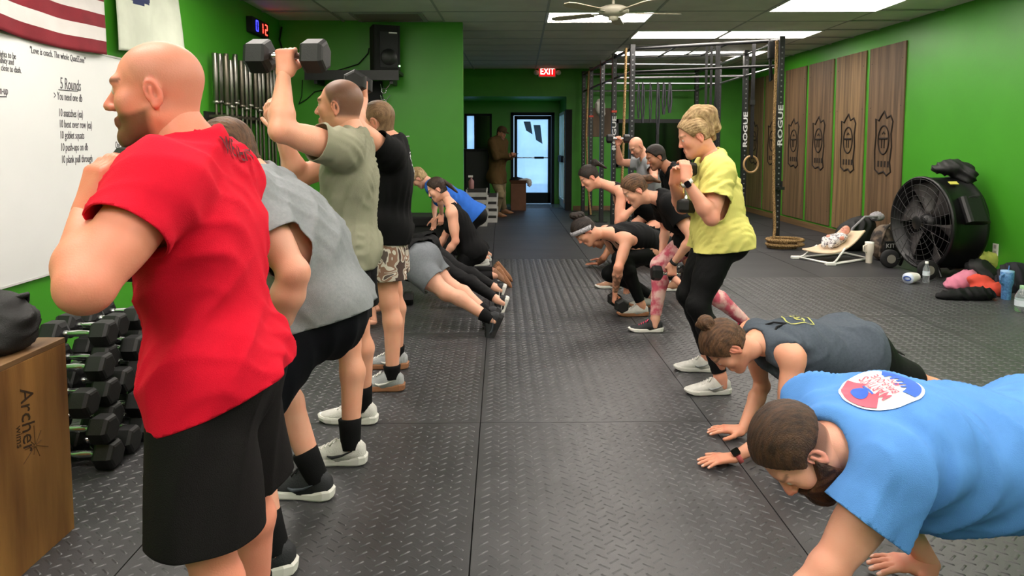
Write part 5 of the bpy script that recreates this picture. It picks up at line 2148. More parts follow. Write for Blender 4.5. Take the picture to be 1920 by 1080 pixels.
# camouflage
f_camo = M('camo_cloth', '#A89A8C', rough=0.85, bump=0.25, bscale=300, spec=0.25)
nt = f_camo.node_tree
tc = nt.nodes.new('ShaderNodeTexCoord')
nz = nt.nodes.new('ShaderNodeTexNoise')
nz.inputs['Scale'].default_value = 11
nz.inputs['Detail'].default_value = 1.5
nz.inputs['Distortion'].default_value = 0.8
nt.links.new(tc.outputs['Object'], nz.inputs['Vector'])
rp = nt.nodes.new('ShaderNodeValToRGB')
rp.color_ramp.interpolation = 'CONSTANT'
for i, (pos, c) in enumerate(((0.0, '#4A3A36'), (0.42, '#BDB4A8'), (0.50, '#8A6A5A'), (0.56, '#D2CABF'), (0.62, '#5C504C'))):
    e_ = rp.color_ramp.elements[i] if i < 2 else rp.color_ramp.elements.new(pos)
    e_.position = pos
    e_.color = (*lin(c), 1)
nt.links.new(nz.outputs['Fac'], rp.inputs['Fac'])
nt.links.new(rp.outputs['Color'], nt.nodes['Principled BSDF'].inputs['Base Color'])


def hairmat(name, col, col2):
    return M(name, col, rough=0.5, col2=col2, vscale=9, stretch=(3, 14, 3), bump=0.5, bscale=60, spec=0.35, detail=6)


h_brown = hairmat('hair_brown', '#3A271C', '#1E130D')
h_dark = hairmat('hair_dark', '#2A1C16', '#120C09')
h_blond = hairmat('hair_blond', '#C2A377', '#7E6240')
h_light = hairmat('hair_lightbrown', '#6A4A32', '#3A2618')
h_buzz = hairmat('hair_buzz', '#4A3A30', '#362A24')
h_sandy = hairmat('hair_sandy', '#8A6C4E', '#6A5038')
h_beard = hairmat('beard_brown', '#5A3622', '#2E1A10')

s_white = M('shoe_white', '#C9C7C2', rough=0.7, var=0.08, vscale=30, bump=0.3, bscale=250)
s_grey = M('shoe_grey', '#9A9C9E', rough=0.7, var=0.08, vscale=30, bump=0.3, bscale=250)
s_dark = M('shoe_dark', '#1C1E22', rough=0.7, var=0.15, vscale=30, bump=0.3, bscale=250)
s_slate = M('shoe_slate', '#3A4048', rough=0.7, var=0.15, vscale=30)
s_tan = M('shoe_tan', '#A0745A', rough=0.7, var=0.1)
s_sole = M('sole_white', '#D8D6D0', rough=0.6)
s_gum = M('sole_gum', '#9A6848', rough=0.7)
s_solek = M('sole_black', '#141416', rough=0.7)
s_lace = M('lace_white', '#DAD8D2', rough=0.9)
s_lacek = M('lace_black', '#1A1A1C', rough=0.9)
s_lacep = M('lace_pink', '#E0486A', rough=0.9)
s_sockk = fabric('sock_black', '#060608')
s_sockg = fabric('sock_grey', '#4A4A4C')

V3 = Vector


def ank(px, py, sc=1.0):
    p = FL(px, py)
    return V3((p.x, p.y, 0.097 * sc))


def grip_db(P, sd, label, size=1.0, spin=0.0, shift=0.0, group=None):
    Hm = P.handM(sd)
    loc, rot, _ = Hm.decompose()
    Mx = Matrix.Translation(loc) @ rot.to_matrix().to_4x4()
    return hex_dumbbell(Mx @ Matrix.Translation((0.084 * P.sc, shift, -0.030 * P.sc)) @ Matrix.Rotation(PI / 2, 4, 'Z') @ Matrix.Rotation(spin, 4, 'X'), size, label, group)


# ---- 1 red shirt, bald, dumbbell at the chest
p = Person('bald bearded man in red T-shirt and charcoal shorts holding a dumbbell at his chest', 1.65, (403, 664), (367, 292), (298, 182), a=-3, sc=1.05, bulk=0.94, armk=1.18,
           skin='#E5967E', h=0.0095, look=(-0.97, -0.20, -0.06), hup=(-0.05, 0, 1), hs=0.97, legk=0.87, waist=-0.01,
           lw=U(158, 404, 1.43), lef=U(160, 538, 1.27), le=U(120, 560, 1.20), rw=U(262, 420, 1.74), re=U(250, 560, 1.9),
           la=V3((-0.68, 1.50, 0.10)), lk=U(250, 1080, 1.40), ra=V3((-0.71, 1.84, 0.10)), rk=U(380, 1050, 1.75))
p.hand('l', 'cup', (0.20, 0.25, 1), (-0.55, -0.85, 0.2), 0.0035).hand('r', 'cup', (0.0, -0.3, 1), (-0.2, 0.9, 0.1))
p.body(headkw={'h': 0.0042, 'stub': (0.85, '#57301F'), 'scalp': (0.22, '#8A6A5C'), 'brow': '#5A3A28'})
sh_ = p.tee(f_red, e=0.014, sleeve=0.50, hem=0.10, tilt=0.24, flare=0.004, fold=(0.009, 0.24, (0.6, 0.2, 1), 0.005, 0.12, (1, 0.2, 0.6)), h=0.0095, over=0.014)
p.shorts(f_charc, e=0.014, top=-0.02, ln=0.99, flare=0.036, fold=(0.006, 0.22, (0.1, 0.1, 1)))
p.feet(s_dark, s_sole, s_lacek, None, s_sockk, (-1, 0.15, 0), (-1, 0.15, 0))
m_prd = M('print_dark_red', '#5A0A14', rough=0.8)
c_ = U(402, 336, 1.7)
decal(sh_, flat_text('WE VENT', 0.056, 'CENTER', 0.85, 0.001), frame(c_, (0.12, 1, -0.05), (0.8, -0.1, 0.6)), m_prd, 'back_print', 0.010, 3)
P1 = p
hex_dumbbell(frame(U(255, 402, 1.60), (0.1, 0.1, 1), (1, 0, 0)), 0.95, 'black hex dumbbell held upright at the red-shirted man\'s chest')

# ---- 2 grey shirt, bending
p = Person('man in heather grey T-shirt and navy shorts bending forward behind the red-shirted man', 2.45, (600, 560), (474, 338), (430, 296), a=-6, sc=1.06, bulk=1.06, legk=0.97, armk=1.1,
           skin='#DDA48C', h=0.0105, look=(-0.80, 0.25, -0.45), hup=(-0.45, 0, 1), waist=0.05,
           lw=U(512, 650, 2.22), le=U(640, 480, 2.10), rw=U(420, 640, 2.62), re=U(520, 520, 2.8),
           la=ank(515, 1072), lk=U(440, 780, 2.2), ra=ank(592, 932), rk=U(500, 780, 2.65))
p.hand('l', 'relax', (-0.1, 0, -1), (0.3, -1, 0)).hand('r', 'relax', (-0.1, 0, -1), (0.3, 1, 0))
p.body(headkw={'h': 0.006})
p.tee(f_grey, e=0.020, sleeve=0.58, hem=0.06, flare=0.012, belly=0.02, fold=(0.007, 0.22, (0.6, 0.1, 0.7), 0.004, 0.11, (1, 0, -0.4)), over=0.014)
p.shorts(f_navy, e=0.014, ln=0.84, flare=0.03)
p.hair(h_light, 0.010, h=0.006)
p.feet(s_dark, s_sole, s_lacek, s_slate, s_sockk, (-1, 0.05, 0), (-1, 0.2, 0), sockh=0.19)

# ---- 3 olive shirt, dumbbell overhead
p = Person('man in olive T-shirt lifting a dumbbell overhead with one arm', 3.12, (652, 454), (658, 258), (638, 204), a=-4, legk=0.97, sc=1.03, bulk=0.87, armk=1.15,
           skin='#E0A58A', h=0.0105, look=(-0.95, 0.15, 0.02), hup=(-0.06, 0, 1),
           lw=U(532, 140, 2.84), le=U(520, 245, 2.7), rw=U(524, 244, 3.10), re=U(570, 400, 3.3),
           la=ank(658, 868), lk=U(560, 650, 2.95), ra=ank(682, 792), rk=U(600, 640, 3.35))
p.hand('l', 'grip', (0.02, 0.12, 1), (-0.10, -1, 0.05), 0.004).hand('r', 'relax', (-0.5, 0.1, 0.9), (-0.6, -0.7, 0), 0.005)
p.body(headkw={'h': 0.005, 'scalp': (0.80, '#4A382E'), 'stub': (0.15, '#8A6656')})
p.tee(f_olive, e=0.013, sleeve=0.46, hem=0.10, flare=0.008, fold=(0.006, 0.13, (0.5, 0.1, 1), 0.004, 0.07, (1, 0, 0.5)), over=0.010)
p.shorts(f_black, e=0.010, ln=0.75, flare=0.03)
p.feet(s_white, s_sole, s_lace, s_dark, s_sockk, (-1, 0.05, 0), (-1, 0.12, 0), sockh=0.19)
p.watch('r', s_lacek, s_solek, 0.90, 0.032)
grip_db(p, 'l', 'black hex dumbbell raised overhead by the man in olive', 1.12)

# ---- 4 black shirt, camo shorts
p = Person('man in black T-shirt and camouflage shorts raising a dumbbell behind the man in olive', 3.95, (724, 420), (738, 272), (708, 232), a=-4, legk=0.97, sc=1.02, bulk=0.92, armk=1.1,
           skin='#DFA489', h=0.0115, look=(-0.96, 0.2, -0.12), hup=(-0.15, 0, 1),
           lw=U(682, 186, 3.80), le=U(665, 270, 3.5), rw=U(650, 340, 4.1), re=U(690, 420, 4.3),
           la=ank(736, 731), lk=U(640, 600, 3.8), ra=ank(745, 690), rk=U(650, 600, 4.15))
p.hand('l', 'grip', (0.05, 0.0, 1), (1, 0.05, 0), 0.005).hand('r', 'relax', (-1, 0, -0.2), (0, 0.4, 1), 0.006)
p.body(headkw={'h': 0.006, 'scalp': (0.5, '#9A7A60')})
sh_ = p.tee(f_black, e=0.014, sleeve=0.42, hem=0.09, flare=0.008, over=0.012)
p.shorts(f_camo, e=0.013, ln=0.74, flare=0.022)
p.hair(h_sandy, 0.004, h=0.006, grooves=0.0004)
p.feet(s_grey, s_gum, s_lace, s_white, s_sockk, (-1, 0.03, 0), (-1, 0.1, 0), sockh=0.135)
P4 = p
c_ = U(765, 320, 4.0)
decal(sh_, flat_text('YOUNG', 0.075, 'CENTER', 1.0, 0.002), frame(U(764, 300, 4.0), (0.05, 0.1, -1), (1, -0.3, 0.1)), m_logo, 'back_print')
decal(sh_, flat_text('JOC. IS', 0.06, 'CENTER', 1.0, 0.001), frame(U(774, 312, 4.05), (0.05, 0.1, -1), (1, -0.3, 0.1)), m_logo, 'back_print')
grip_db(p, 'l', 'black hex dumbbell held up behind the olive-shirted man\'s head', 1.0)

# ---- 5 grey shorts, plank
p = Person('person in grey shorts and dark trainers holding a plank behind the camouflage shorts', 5.0, (778, 488, 5.15), (688, 458, 5.35), (655, 470, 5.4), facing=(-0.95, 0.25, 0), sc=1.0, bulk=1.0,
           skin='#D9A48C', straight=True, h=0.013, look=(-0.4, 0.0, -0.9), hup=(-1, 0, 0.3),
           lw=V3((-0.98, 5.05, 0.05)), le=U(700, 540, 4.9), rw=V3((-1.0, 5.5, 0.05)), re=U(700, 540, 5.6),
           la=U(916, 596, 4.82), lk=U(850, 560, 4.9), ra=U(912, 585, 5.02), rk=U(850, 560, 5.2))
p.hand('l', 'flat', (-1, 0, 0), (0, 0, 1), 0.006).hand('r', 'flat', (-1, 0, 0), (0, 0, 1), 0.006)
p.body(headkw={'h': 0.008})
p.tee(f_black, e=0.016, sleeve=0.5, hem=0.04)
p.shorts(f_gshort, e=0.014, ln=0.66, flare=0.012)
p.hair(h_brown, 0.010, h=0.009)
p.feet(s_dark, s_solek, s_lacek, s_slate, s_sockk, (-0.42, 0.0, -0.90), (-0.42, 0.0, -0.90), (-0.9, 0, 0.42), (-0.9, 0, 0.42), sockh=0.15)

# ---- 6 black leggings, plank
p = Person('woman in black leggings and black trainers holding a plank beside the person in grey shorts', 5.8, (790, 468, 5.85), (700, 448, 6.0), (665, 462, 6.0), facing=(-0.96, 0.2, 0), sc=0.95, fem=True,
           skin='#DDAA92', straight=True, h=0.014, look=(-0.4, 0.0, -0.9), hup=(-1, 0, 0.3),
           lw=V3((-1.15, 5.85, 0.05)), le=U(690, 540, 5.7), rw=V3((-1.15, 6.2, 0.05)), re=U(690, 540, 6.3),
           la=U(934, 563, 5.55), lk=U(860, 520, 5.7), ra=U(930, 540, 5.78), rk=U(860, 510, 5.9))
p.hand('l', 'flat', (-1, 0, 0), (0, 0, 1), 0.007).hand('r', 'flat', (-1, 0, 0), (0, 0, 1), 0.007)
p.body(headkw={'h': 0.009})
p.tank(f_black)
p.leggings(f_blackl, end=0.9)
p.hair(h_dark, 0.012, h=0.009)
p.feet(s_dark, s_sole, s_lacek, s_white, None, (-0.35, 0.0, -0.93), (-0.35, 0.0, -0.93), (-0.93, 0, 0.35), (-0.93, 0, 0.35))

# ---- 7 kneeling woman
p = Person('woman in black tank top and leggings kneeling with her arms straight down', 6.6, (884, 470), (846, 385), (820, 356), a=5, sc=0.95, fem=True, bulk=1.05,
           skin='#DFA890', h=0.014, look=(-0.86, -0.1, -0.5), hup=(-0.4, 0, 1),
           lw=U(826, 490, 6.42), le=U(870, 435, 6.4), rw=U(815, 480, 6.7), re=U(850, 430, 6.9),
           la=V3((-0.06, 6.5, 0.12)), lk=V3((-0.62, 6.45, 0.0)), ra=V3((-0.06, 6.75, 0.12)), rk=V3((-0.62, 6.8, 0.0)))
for nm, y in (('lk', 6.48), ('rk', 6.76)):
    setattr(p, nm, V3((-0.46, y, 0.065)))
p.hand('l', 'relax', (-0.1, 0, -1), (0.3, -1, 0), 0.006).hand('r', 'relax', (-0.1, 0, -1), (0.3, 1, 0), 0.007)
p.body(headkw={'h': 0.007})
p.tank(f_black, racer=True)
p.leggings(f_blackl)
p.hair(h_brown, 0.012, h=0.007, extra=lambda E: (E.cap((-0.10, 0, 0.05), (-0.14, 0, -0.03), 0.026, 0.020, 0.02), E.cap((-0.14, 0, -0.03), (-0.17, 0.01, -0.13), 0.020, 0.010, 0.02)))
p.feet(s_tan, s_gum, s_lace, None, None, (0.55, 0, -0.83), (0.62, 0, -0.78), (-0.83, 0, -0.55), (-0.78, 0, -0.62))

# ---- 8 blue shirt behind her
p = Person('blond person in royal blue T-shirt bending behind the kneeling woman', 7.55, (888, 405), (806, 345), (786, 334), a=0, sc=0.96, fem=True,
           skin='#DDAA92', h=0.016, look=(-0.6, 0.2, -0.75), hup=(-0.8, 0, 0.5), waist=0.03,
           lw=U(828, 402, 7.3), le=U(826, 380, 7.2), rw=U(815, 410, 7.7), re=U(815, 380, 7.8),
           la=ank(908, 498), lk=U(860, 440, 7.4), ra=ank(912, 490), rk=U(860, 440, 7.8))
p.hand('l', 'relax', (-0.1, 0, -1), (0.3, -1, 0), 0.008).hand('r', 'relax', (-0.1, 0, -1), (0.3, 1, 0), 0.008)
p.body(headkw={'h': 0.009})
p.tee(f_royal, e=0.018, sleeve=0.5, hem=0.03)
p.leggings(f_blackl)
p.hair(h_blond, 0.014, h=0.009)
p.feet(s_white, s_sole, s_lace, None, None, (-1, 0, 0), (-1, 0, 0))

# ---- 9 man at the door
p = Person('man in brown jacket, khaki trousers and cap looking at his phone by the glass door', 12.9, (932, 328), (934, 262), (940, 250), facing=(0.8, -0.6, 0), sc=0.98,
           skin='#B98468', h=0.018, look=(0.75, -0.6, -0.35), hup=(0, 0, 1),
           lw=U(960, 294, 12.75), le=U(945, 305, 12.9), rw=U(955, 293, 12.6), re=U(925, 310, 12.5),
           la=ank(945, 400), lk=U(955, 362, 12.8), ra=ank(932, 406), rk=U(945, 362, 12.5))
p.hand('l', 'grip', (0.6, -0.6, 0.3), (0.4, 0.6, -0.5), 0.009).hand('r', 'grip', (0.6, -0.5, 0.3), (0.5, 0.5, -0.6), 0.009)
p.body(headkw={'h': 0.009, 'stub': (0.7, '#6A5A50')})
p.tee(f_brown, e=0.026, sleeve=0.93, hem=0.16, flare=0.0, long=True, name='jacket', fold=(0.008, 0.15, (0, 0, 1)))
p.leggings(f_khaki, e=0.022, end=0.97, name='trousers', fold=(0.008, 0.15, (1, 0, 0.3)))
p.hair(h_dark, 0.008, h=0.010)
capm = fabric('cap_brown', '#4A3826')
MB().lathe([(0.095, 0.05), (0.097, 0.075), (0.085, 0.115), (0.05, 0.14), (0.0, 0.148)], 16, p.HM).prism([(0.06, -0.07), (0.14, -0.055), (0.17, 0), (0.14, 0.055), (0.06, 0.07)], 0.05, 0.058, p.HM).build('cap', capm, p.root, 0, True)
p.feet(s_tan, s_gum, s_lacek, None, None, (0.8, -0.6, 0), (0.8, -0.6, 0))
ph = U(965, 291, 12.55)
tag(MB().box((0, 0, 0), (0.15, 0.08, 0.01), Matrix.Translation(ph) @ Matrix.Rotation(-0.4, 4, 'Y')).build('phone', m_blackm), 'dark phone in the hand of the man by the door', 'phone')

# ---- 10 blue shirt, bearded, foreground plank
def hang(F):
    c = p.P.lerp(p.SHc, 0.55)
    F.ell(c + V3((0, 0, -0.07)), ((1, 0, 0), (0, 1, 0), (0, 0, 1)), (0.36, 0.21, 0.17), 0.06)


p = Person('bearded man in sky blue T-shirt with round back print holding a push-up position', 1.92, (1960, 856, 1.98), (1566, 810, 1.92), (1500, 844, 1.86), facing=(-1, 0.02, 0), sc=1.08, bulk=1.22,
           skin='#DBA18A', straight=True, h=0.0095, look=(-0.40, -0.12, -0.90), hup=(-0.92, 0.0, 0.40),
           lw=V3((0.70, 1.66, 0.05)), le=U(1620, 1000, 1.6), rw=V3((1.40, 2.06, 0.05)), re=U(1780, 1000, 2.1),
           la=V3((2.62, 1.88, 0.14)), lk=U(2300, 1000, 1.9), ra=V3((2.62, 2.1, 0.14)), rk=U(2300, 1000, 2.1))
p.hand('l', 'flat', (-1, 0, 0), (0, 0, 1), 0.004).hand('r', 'flat', (-1, 0.1, 0), (0, 0, 1), 0.004)
p.body(headkw={'h': 0.0042, 'stub': (0.6, '#5A3A2A'), 'scalp': (0.82, '#4E382A')})
sh_ = p.tee(f_blue, e=0.022, sleeve=0.52, hem=0.10, flare=0.022, extra=hang, fold=(0.013, 0.24, (0.35, 0.3, 1), 0.007, 0.13, (0.6, 0.5, 1)), h=0.0095, neck=0.0)
p.shorts(f_charc, e=0.018, ln=0.8)
p.hair(hairmat('hair_chestnut', '#4E3524', '#2A1B12'), 0.014, h=0.0045, grooves=0.0012, nape=0.015, line=(0.052, 0.055), freq=60)
p.hair(h_beard, 0.016, beard=True, name='beard', h=0.0045, grooves=0.0015)
p.feet(s_dark, s_sole, s_lacek, None, s_sockk, (-0.4, 0, -0.9), (-0.4, 0, -0.9), (-0.9, 0, 0.4), (-0.9, 0, 0.4))
P10 = p
m_pw, m_pr, m_pb = M('print_white', '#E6ECEC', rough=0.8), M('print_red', '#C4566A', rough=0.8), M('print_blue', '#2E5CC0', rough=0.8)
Xc = frame(U(1650, 754, 1.92), (0.0, 1, 0), (0, 0, 1))
Xc = frame(Xc.translation, (0.05, 1, 0), (0, 0, 1))
SH10 = sh_
decal(SH10, disc_mesh(0.112, rings=14, n=56), Xc, m_pw, 'print_disc', 0.006, 0)
decal(SH10, disc_mesh(0.105, 0.55, PI - 0.55, 0.045, 34, 8), Xc, m_pr, 'print_arc', 0.0085)
decal(SH10, disc_mesh(0.104, PI + 0.5, 2 * PI - 0.5, 0.066, 34, 6), Xc, m_pb, 'print_skyline', 0.0085)
for k in range(6):
    decal(SH10, poly_mesh([(-0.055 + k * 0.02, -0.07), (-0.045 + k * 0.02, -0.07), (-0.045 + k * 0.02, -0.05 + 0.008 * (k % 3)), (-0.055 + k * 0.02, -0.05 + 0.008 * (k % 3))]), Xc, m_pb, 'print_tower', 0.009)
decal(SH10, disc_mesh(0.024, n=20, rings=4), Xc @ Matrix.Translation((0.0, 0.062, 0)) @ Matrix.Diagonal((1.3, 0.9, 1, 1)), m_pb, 'print_pig', 0.010)
decal(SH10, poly_mesh([(-0.03, 0.035), (0.03, 0.035), (0.03, 0.04), (-0.03, 0.04)]), Xc, m_pb, 'print_bar', 0.010)
for t_, y_, sz in (("MARTIN'S", 0.004, 0.040), ('BAR-B-QUE', -0.022, 0.030), ('JOINT', -0.045, 0.022)):
    decal(SH10, flat_text(t_, sz, 'CENTER', 0.85, 0.0006), Xc @ Matrix.Translation((0, y_, 0)), m_pr, 'print_lettering', 0.0105)

# ---- 11 slate tank, bun, plank
p = Person('woman with hair bun in slate grey tank top holding a push-up position', 3.05, (1584, 664, 3.15), (1425, 640, 3.06), (1366, 650, 3.02), facing=(-1, 0.03, 0), sc=1.02, fem=True, bulk=1.05,
           skin='#D79C80', straight=True, h=0.0105, look=(-0.42, 0.0, -0.90), hup=(-0.9, 0.0, 0.42), shw=0.17,
           lw=V3((FL(1378, 872).x, FL(1378, 872).y, 0.035)), le=U(1440, 790, 2.85), rw=V3((FL(1392, 818).x, FL(1392, 818).y, 0.035)), re=U(1440, 760, 3.3),
           la=U(1955, 805, 3.2), lk=U(1800, 760, 3.15), ra=U(1950, 790, 3.42), rk=U(1800, 750, 3.4))
p.hand('l', 'flat', (-1, -0.12, -0.05), (0, 0, 1), 0.0038).hand('r', 'flat', (-1, 0.2, -0.05), (0, 0, 1), 0.004)
p.body(headkw={'h': 0.0048})


def hang11(F):
    F.ell(p.P.lerp(p.SHc, 0.45) + V3((0, 0, -0.04)), AX3, (0.27, 0.15, 0.12), 0.05)


sh_ = p.tank(f_slate, e=0.014, hem=0.06, extra=hang11, fold=(0.007, 0.15, (0.3, 0.2, 1), 0.004, 0.08, (0.5, 0.4, 1)), thick=0.003, over=0.012)
bra = MB()
bra.tube([p.N + V3((0.02, -0.07, 0.03)), p.N + V3((0.07, -0.02, 0.075)), p.N + V3((0.12, 0.0, 0.085))], 0.005, 6)
bra.tube([p.N + V3((0.02, 0.07, 0.05)), p.N + V3((0.07, 0.02, 0.085)), p.N + V3((0.12, 0.0, 0.085))], 0.005, 6)
bra.build('bra_strap', f_blackl, p.root, 0, True)
p.shorts(f_blackl, e=0.012, ln=0.55, flare=0.02)
p.hair(h_light, 0.015, h=0.005, grooves=0.0022, nape=-0.03, line=(0.055, 0.05), freq=46,
       extra=lambda E: (E.sph((-0.055, 0, 0.150), 0.034, 0.02), E.cap((-0.05, 0.01, 0.12), (-0.06, 0, 0.145), 0.028, 0.03, 0.02), E.cap((-0.07, 0.02, 0.14), (-0.03, -0.02, 0.17), 0.016, 0.012, 0.01)))
p.feet(s_dark, s_sole, s_lacek, None, None, (-0.4, 0, -0.9), (-0.4, 0, -0.9), (-0.9, 0, 0.4), (-0.9, 0, 0.4))
p.watch('l', M('band_coral', '#C05A5A', rough=0.6), m_dark, 0.95, 0.030, up=(-1, -0.5, 0.4))
P11 = p
m_lime = M('print_lime', '#B4B45A', rough=0.8)
Xc = frame(U(1494, 610, 3.1), (0.05, 1, 0), (0.0, 0, 1))
decal(sh_, line_mesh([(-.06, .05), (-.03, .06), (.03, .06), (.06, .05), (.065, -.03), (.05, -.06), (-.05, -.06), (-.065, -.03)], 0.006, True), Xc, m_lime, 'print_outline', 0.008)
decal(sh_, flat_text('CG', 0.075, 'CENTER', 0.9), Xc @ Matrix.Translation((0, -0.028, 0)), m_lime, 'print_lettering', 0.008)

# ---- 12 yellow shirt
p = Person('blond woman in yellow T-shirt and black leggings holding a dumbbell at her chest', 3.9, (1348, 440), (1338, 300), (1304, 258), a=8, sc=0.98, fem=True, bulk=1.10, armk=1.15,
           skin='#DFA088', h=0.0105, look=(-0.90, 0.05, -0.38), hup=(-0.3, 0, 1),
           lw=U(1285, 338, 3.62), le=U(1262, 420, 3.5), rw=U(1262, 345, 3.85), re=U(1270, 430, 4.1),
           la=ank(1350, 738), lk=U(1240, 575, 3.75), ra=ank(1326, 696), rk=U(1220, 570, 4.05))
p.hand('l', 'cup', (0.05, 0.3, 1), (0.25, -1, 0.1), 0.0045).hand('r', 'cup', (0.1, -0.3, 1), (-0.3, 1, 0.1), 0.006)
p.body(headkw={'h': 0.0055, 'brow': '#8A6A4A'})
p.tee(f_yel, e=0.020, sleeve=0.62, hem=0.07, flare=0.02, fold=(0.007, 0.11, (0.8, 0.1, 0.6), 0.005, 0.06, (1, 0, 0.3)))
p.leggings(f_blackl)
p.hair(h_blond, 0.013, h=0.0055, grooves=0.0025, nape=-0.03, line=(0.055, 0.06), freq=40,
       extra=lambda E: (E.sph((-0.060, 0, 0.125), 0.052, 0.03), E.sph((-0.01, 0, 0.105), 0.055, 0.04), E.cap((-0.07, 0, 0.135), (-0.125, 0.0, 0.105), 0.048, 0.048, 0.03), E.cap((-0.125, 0, 0.105), (-0.135, 0.0, 0.01), 0.048, 0.034, 0.03), E.cap((-0.10, 0.03, 0.12), (-0.09, 0.05, -0.01), 0.034, 0.018, 0.02), E.cap((-0.13, -0.03, 0.09), (-0.11, -0.04, -0.05), 0.032, 0.016, 0.02), E.cap((-0.08, -0.04, 0.12), (-0.06, -0.075, 0.0), 0.030, 0.012, 0.02)))
p.feet(s_white, s_sole, s_lace, s_grey, None, (-1, 0.0, 0), (-1, 0.15, 0))
p.watch('l', s_white, m_dark, 0.93, 0.030, up=(-0.3, -1, 0))
P12 = p
hex_dumbbell(frame(U(1288, 352, 3.86), (0.05, 0.1, 1), (1, 0, 0)), 0.85, 'black hex dumbbell held upright at the yellow-shirted woman\'s chest')

# ---- 13 black tee, pink leggings, rowing
p = Person('woman in black T-shirt and pink floral leggings rowing a dumbbell behind the woman in yellow', 4.95, (1322, 438), (1240, 372), (1192, 358), a=0, sc=0.96, fem=True, bulk=1.05,
           skin='#DFA890', h=0.0125, look=(-0.80, -0.05, -0.6), hup=(-0.55, 0, 1), waist=0.02,
           lw=U(1262, 494, 4.76), le=U(1285, 440, 4.7), rw=U(1240, 482, 5.12), re=U(1250, 440, 5.3),
           la=ank(1398, 628), lk=U(1340, 540, 4.8), ra=ank(1228, 622), rk=U(1200, 500, 5.05))
p.hand('l', 'grip', (-0.05, 0, -1), (0, -1, 0.05), 0.005).hand('r', 'relax', (-0.5, 0, -1), (-0.2, -0.6, 0.4), 0.006)
p.body(headkw={'h': 0.006})
p.tee(f_black, e=0.018, sleeve=0.55, hem=0.04, flare=0.014)
p.leggings(f_pink)
p.hair(h_light, 0.013, h=0.006, grooves=0.002, nape=-0.03, line=(0.055, 0.055),
       extra=lambda E: (E.cap((-0.10, 0, 0.05), (-0.145, 0, 0.02), 0.026, 0.024, 0.02), E.cap((-0.145, 0, 0.02), (-0.20, 0, -0.06), 0.024, 0.010, 0.02)))
p.feet(s_dark, s_sole, s_lacep, None, None, (-1, 0, 0), (-1, 0.05, 0))
p.watch('l', s_lacek, None, 0.95, 0.029)
grip_db(p, 'l', 'black hex dumbbell in the hand of the woman in pink leggings', 0.85)

# ---- 14 racerback tank, headband
p = Person('woman in black racerback tank top with white headband reaching down to a dumbbell', 5.5, (1222, 468, 5.72), (1146, 438, 5.5), (1098, 434, 5.42), a=-12, sc=0.97, fem=True, bulk=1.15,
           skin='#D9A086', h=0.013, look=(-0.55, -0.15, -0.80), hup=(-0.8, 0, 0.55), waist=0.05,
           lw=U(1153, 548, 5.32), le=U(1160, 500, 5.2), rw=U(1185, 535, 5.95), re=U(1190, 500, 6.0),
           la=ank(1202, 592), lk=U(1150, 500, 5.35), ra=ank(1222, 576), rk=U(1160, 495, 5.75))
p.hand('l', 'grip', (-0.05, 0, -1), (-1, -0.1, 0), 0.005).hand('r', 'relax', (-0.1, 0, -1), (0.3, 1, 0), 0.007)
p.tattoo = 'l'
p.body(headkw={'h': 0.006})
p.tank(f_black, racer=True)
p.leggings(f_blackl)
p.hair(h_dark, 0.013, h=0.006, grooves=0.002, nape=-0.03, line=(0.055, 0.05),
       extra=lambda E: (E.sph((-0.085, 0, 0.115), 0.042, 0.02), E.cap((-0.07, 0, 0.12), (-0.05, 0, 0.17), 0.034, 0.03, 0.02)))
hb = p.HM @ Matrix.Translation((0.012, 0, 0.035)) @ Matrix.Rotation(-0.55, 4, 'Y')
mbx = MB()
n_ = 28
vs = []
for zz in (-0.02, 0.02):
    for i in range(n_):
        a_ = 2 * PI * i / n_
        vs.append((0.112 * math.cos(a_) - 0.008, 0.092 * math.sin(a_), zz))
mbx.add(vs, [(i, (i + 1) % n_, n_ + (i + 1) % n_, n_ + i) for i in range(n_)], True, hb)
o = mbx.build('headband', fabric('headband_white', '#BDBAC0', col2='#7A787E', vs=60), p.root, 0, True)
o.modifiers.new('t', 'SOLIDIFY').thickness = 0.006
p.feet(s_white, s_gum, s_lace, None, None, (-1, 0.0, 0), (-1, 0.1, 0))
grip_db(p, 'l', 'black hex dumbbell on the floor under the hand of the headband woman', 0.9)

# ---- 15 ponytail, strappy top
p = Person('woman with dark ponytail in strappy black top bending beside the rig', 6.4, (1248, 412), (1152, 352), (1106, 334), a=0, sc=0.97, fem=True,
           skin='#DDA088', h=0.014, look=(-0.80, -0.1, -0.6), hup=(-0.55, 0, 1), waist=0.02,
           lw=U(1196, 382, 6.15), le=U(1200, 420, 6.1), rw=U(1160, 430, 6.6), re=U(1160, 400, 6.7),
           la=ank(1154, 540), lk=U(1150, 470, 6.3), ra=ank(1268, 545), rk=U(1210, 480, 6.6))
p.hand('l', 'fist', (-0.7, 0, 0.3), (-0.3, -1, 0), 0.007).hand('r', 'relax', (-0.1, 0, -1), (0.3, 1, 0), 0.008)
p.body(headkw={'h': 0.007})
p.tank(f_black, racer=True, low=0.03)
p.leggings(f_blackl)
p.hair(h_dark, 0.012, h=0.007, grooves=0.0015, nape=-0.03, line=(0.055, 0.055),
       extra=lambda E: (E.cap((-0.09, 0, 0.07), (-0.14, 0, 0.10), 0.026, 0.028, 0.02), E.cap((-0.14, 0, 0.10), (-0.20, 0, -0.02), 0.026, 0.010, 0.02)))
p.feet(s_tan, s_sole, s_lace, None, None, (-1, 0.0, 0), (-1, 0.1, 0))

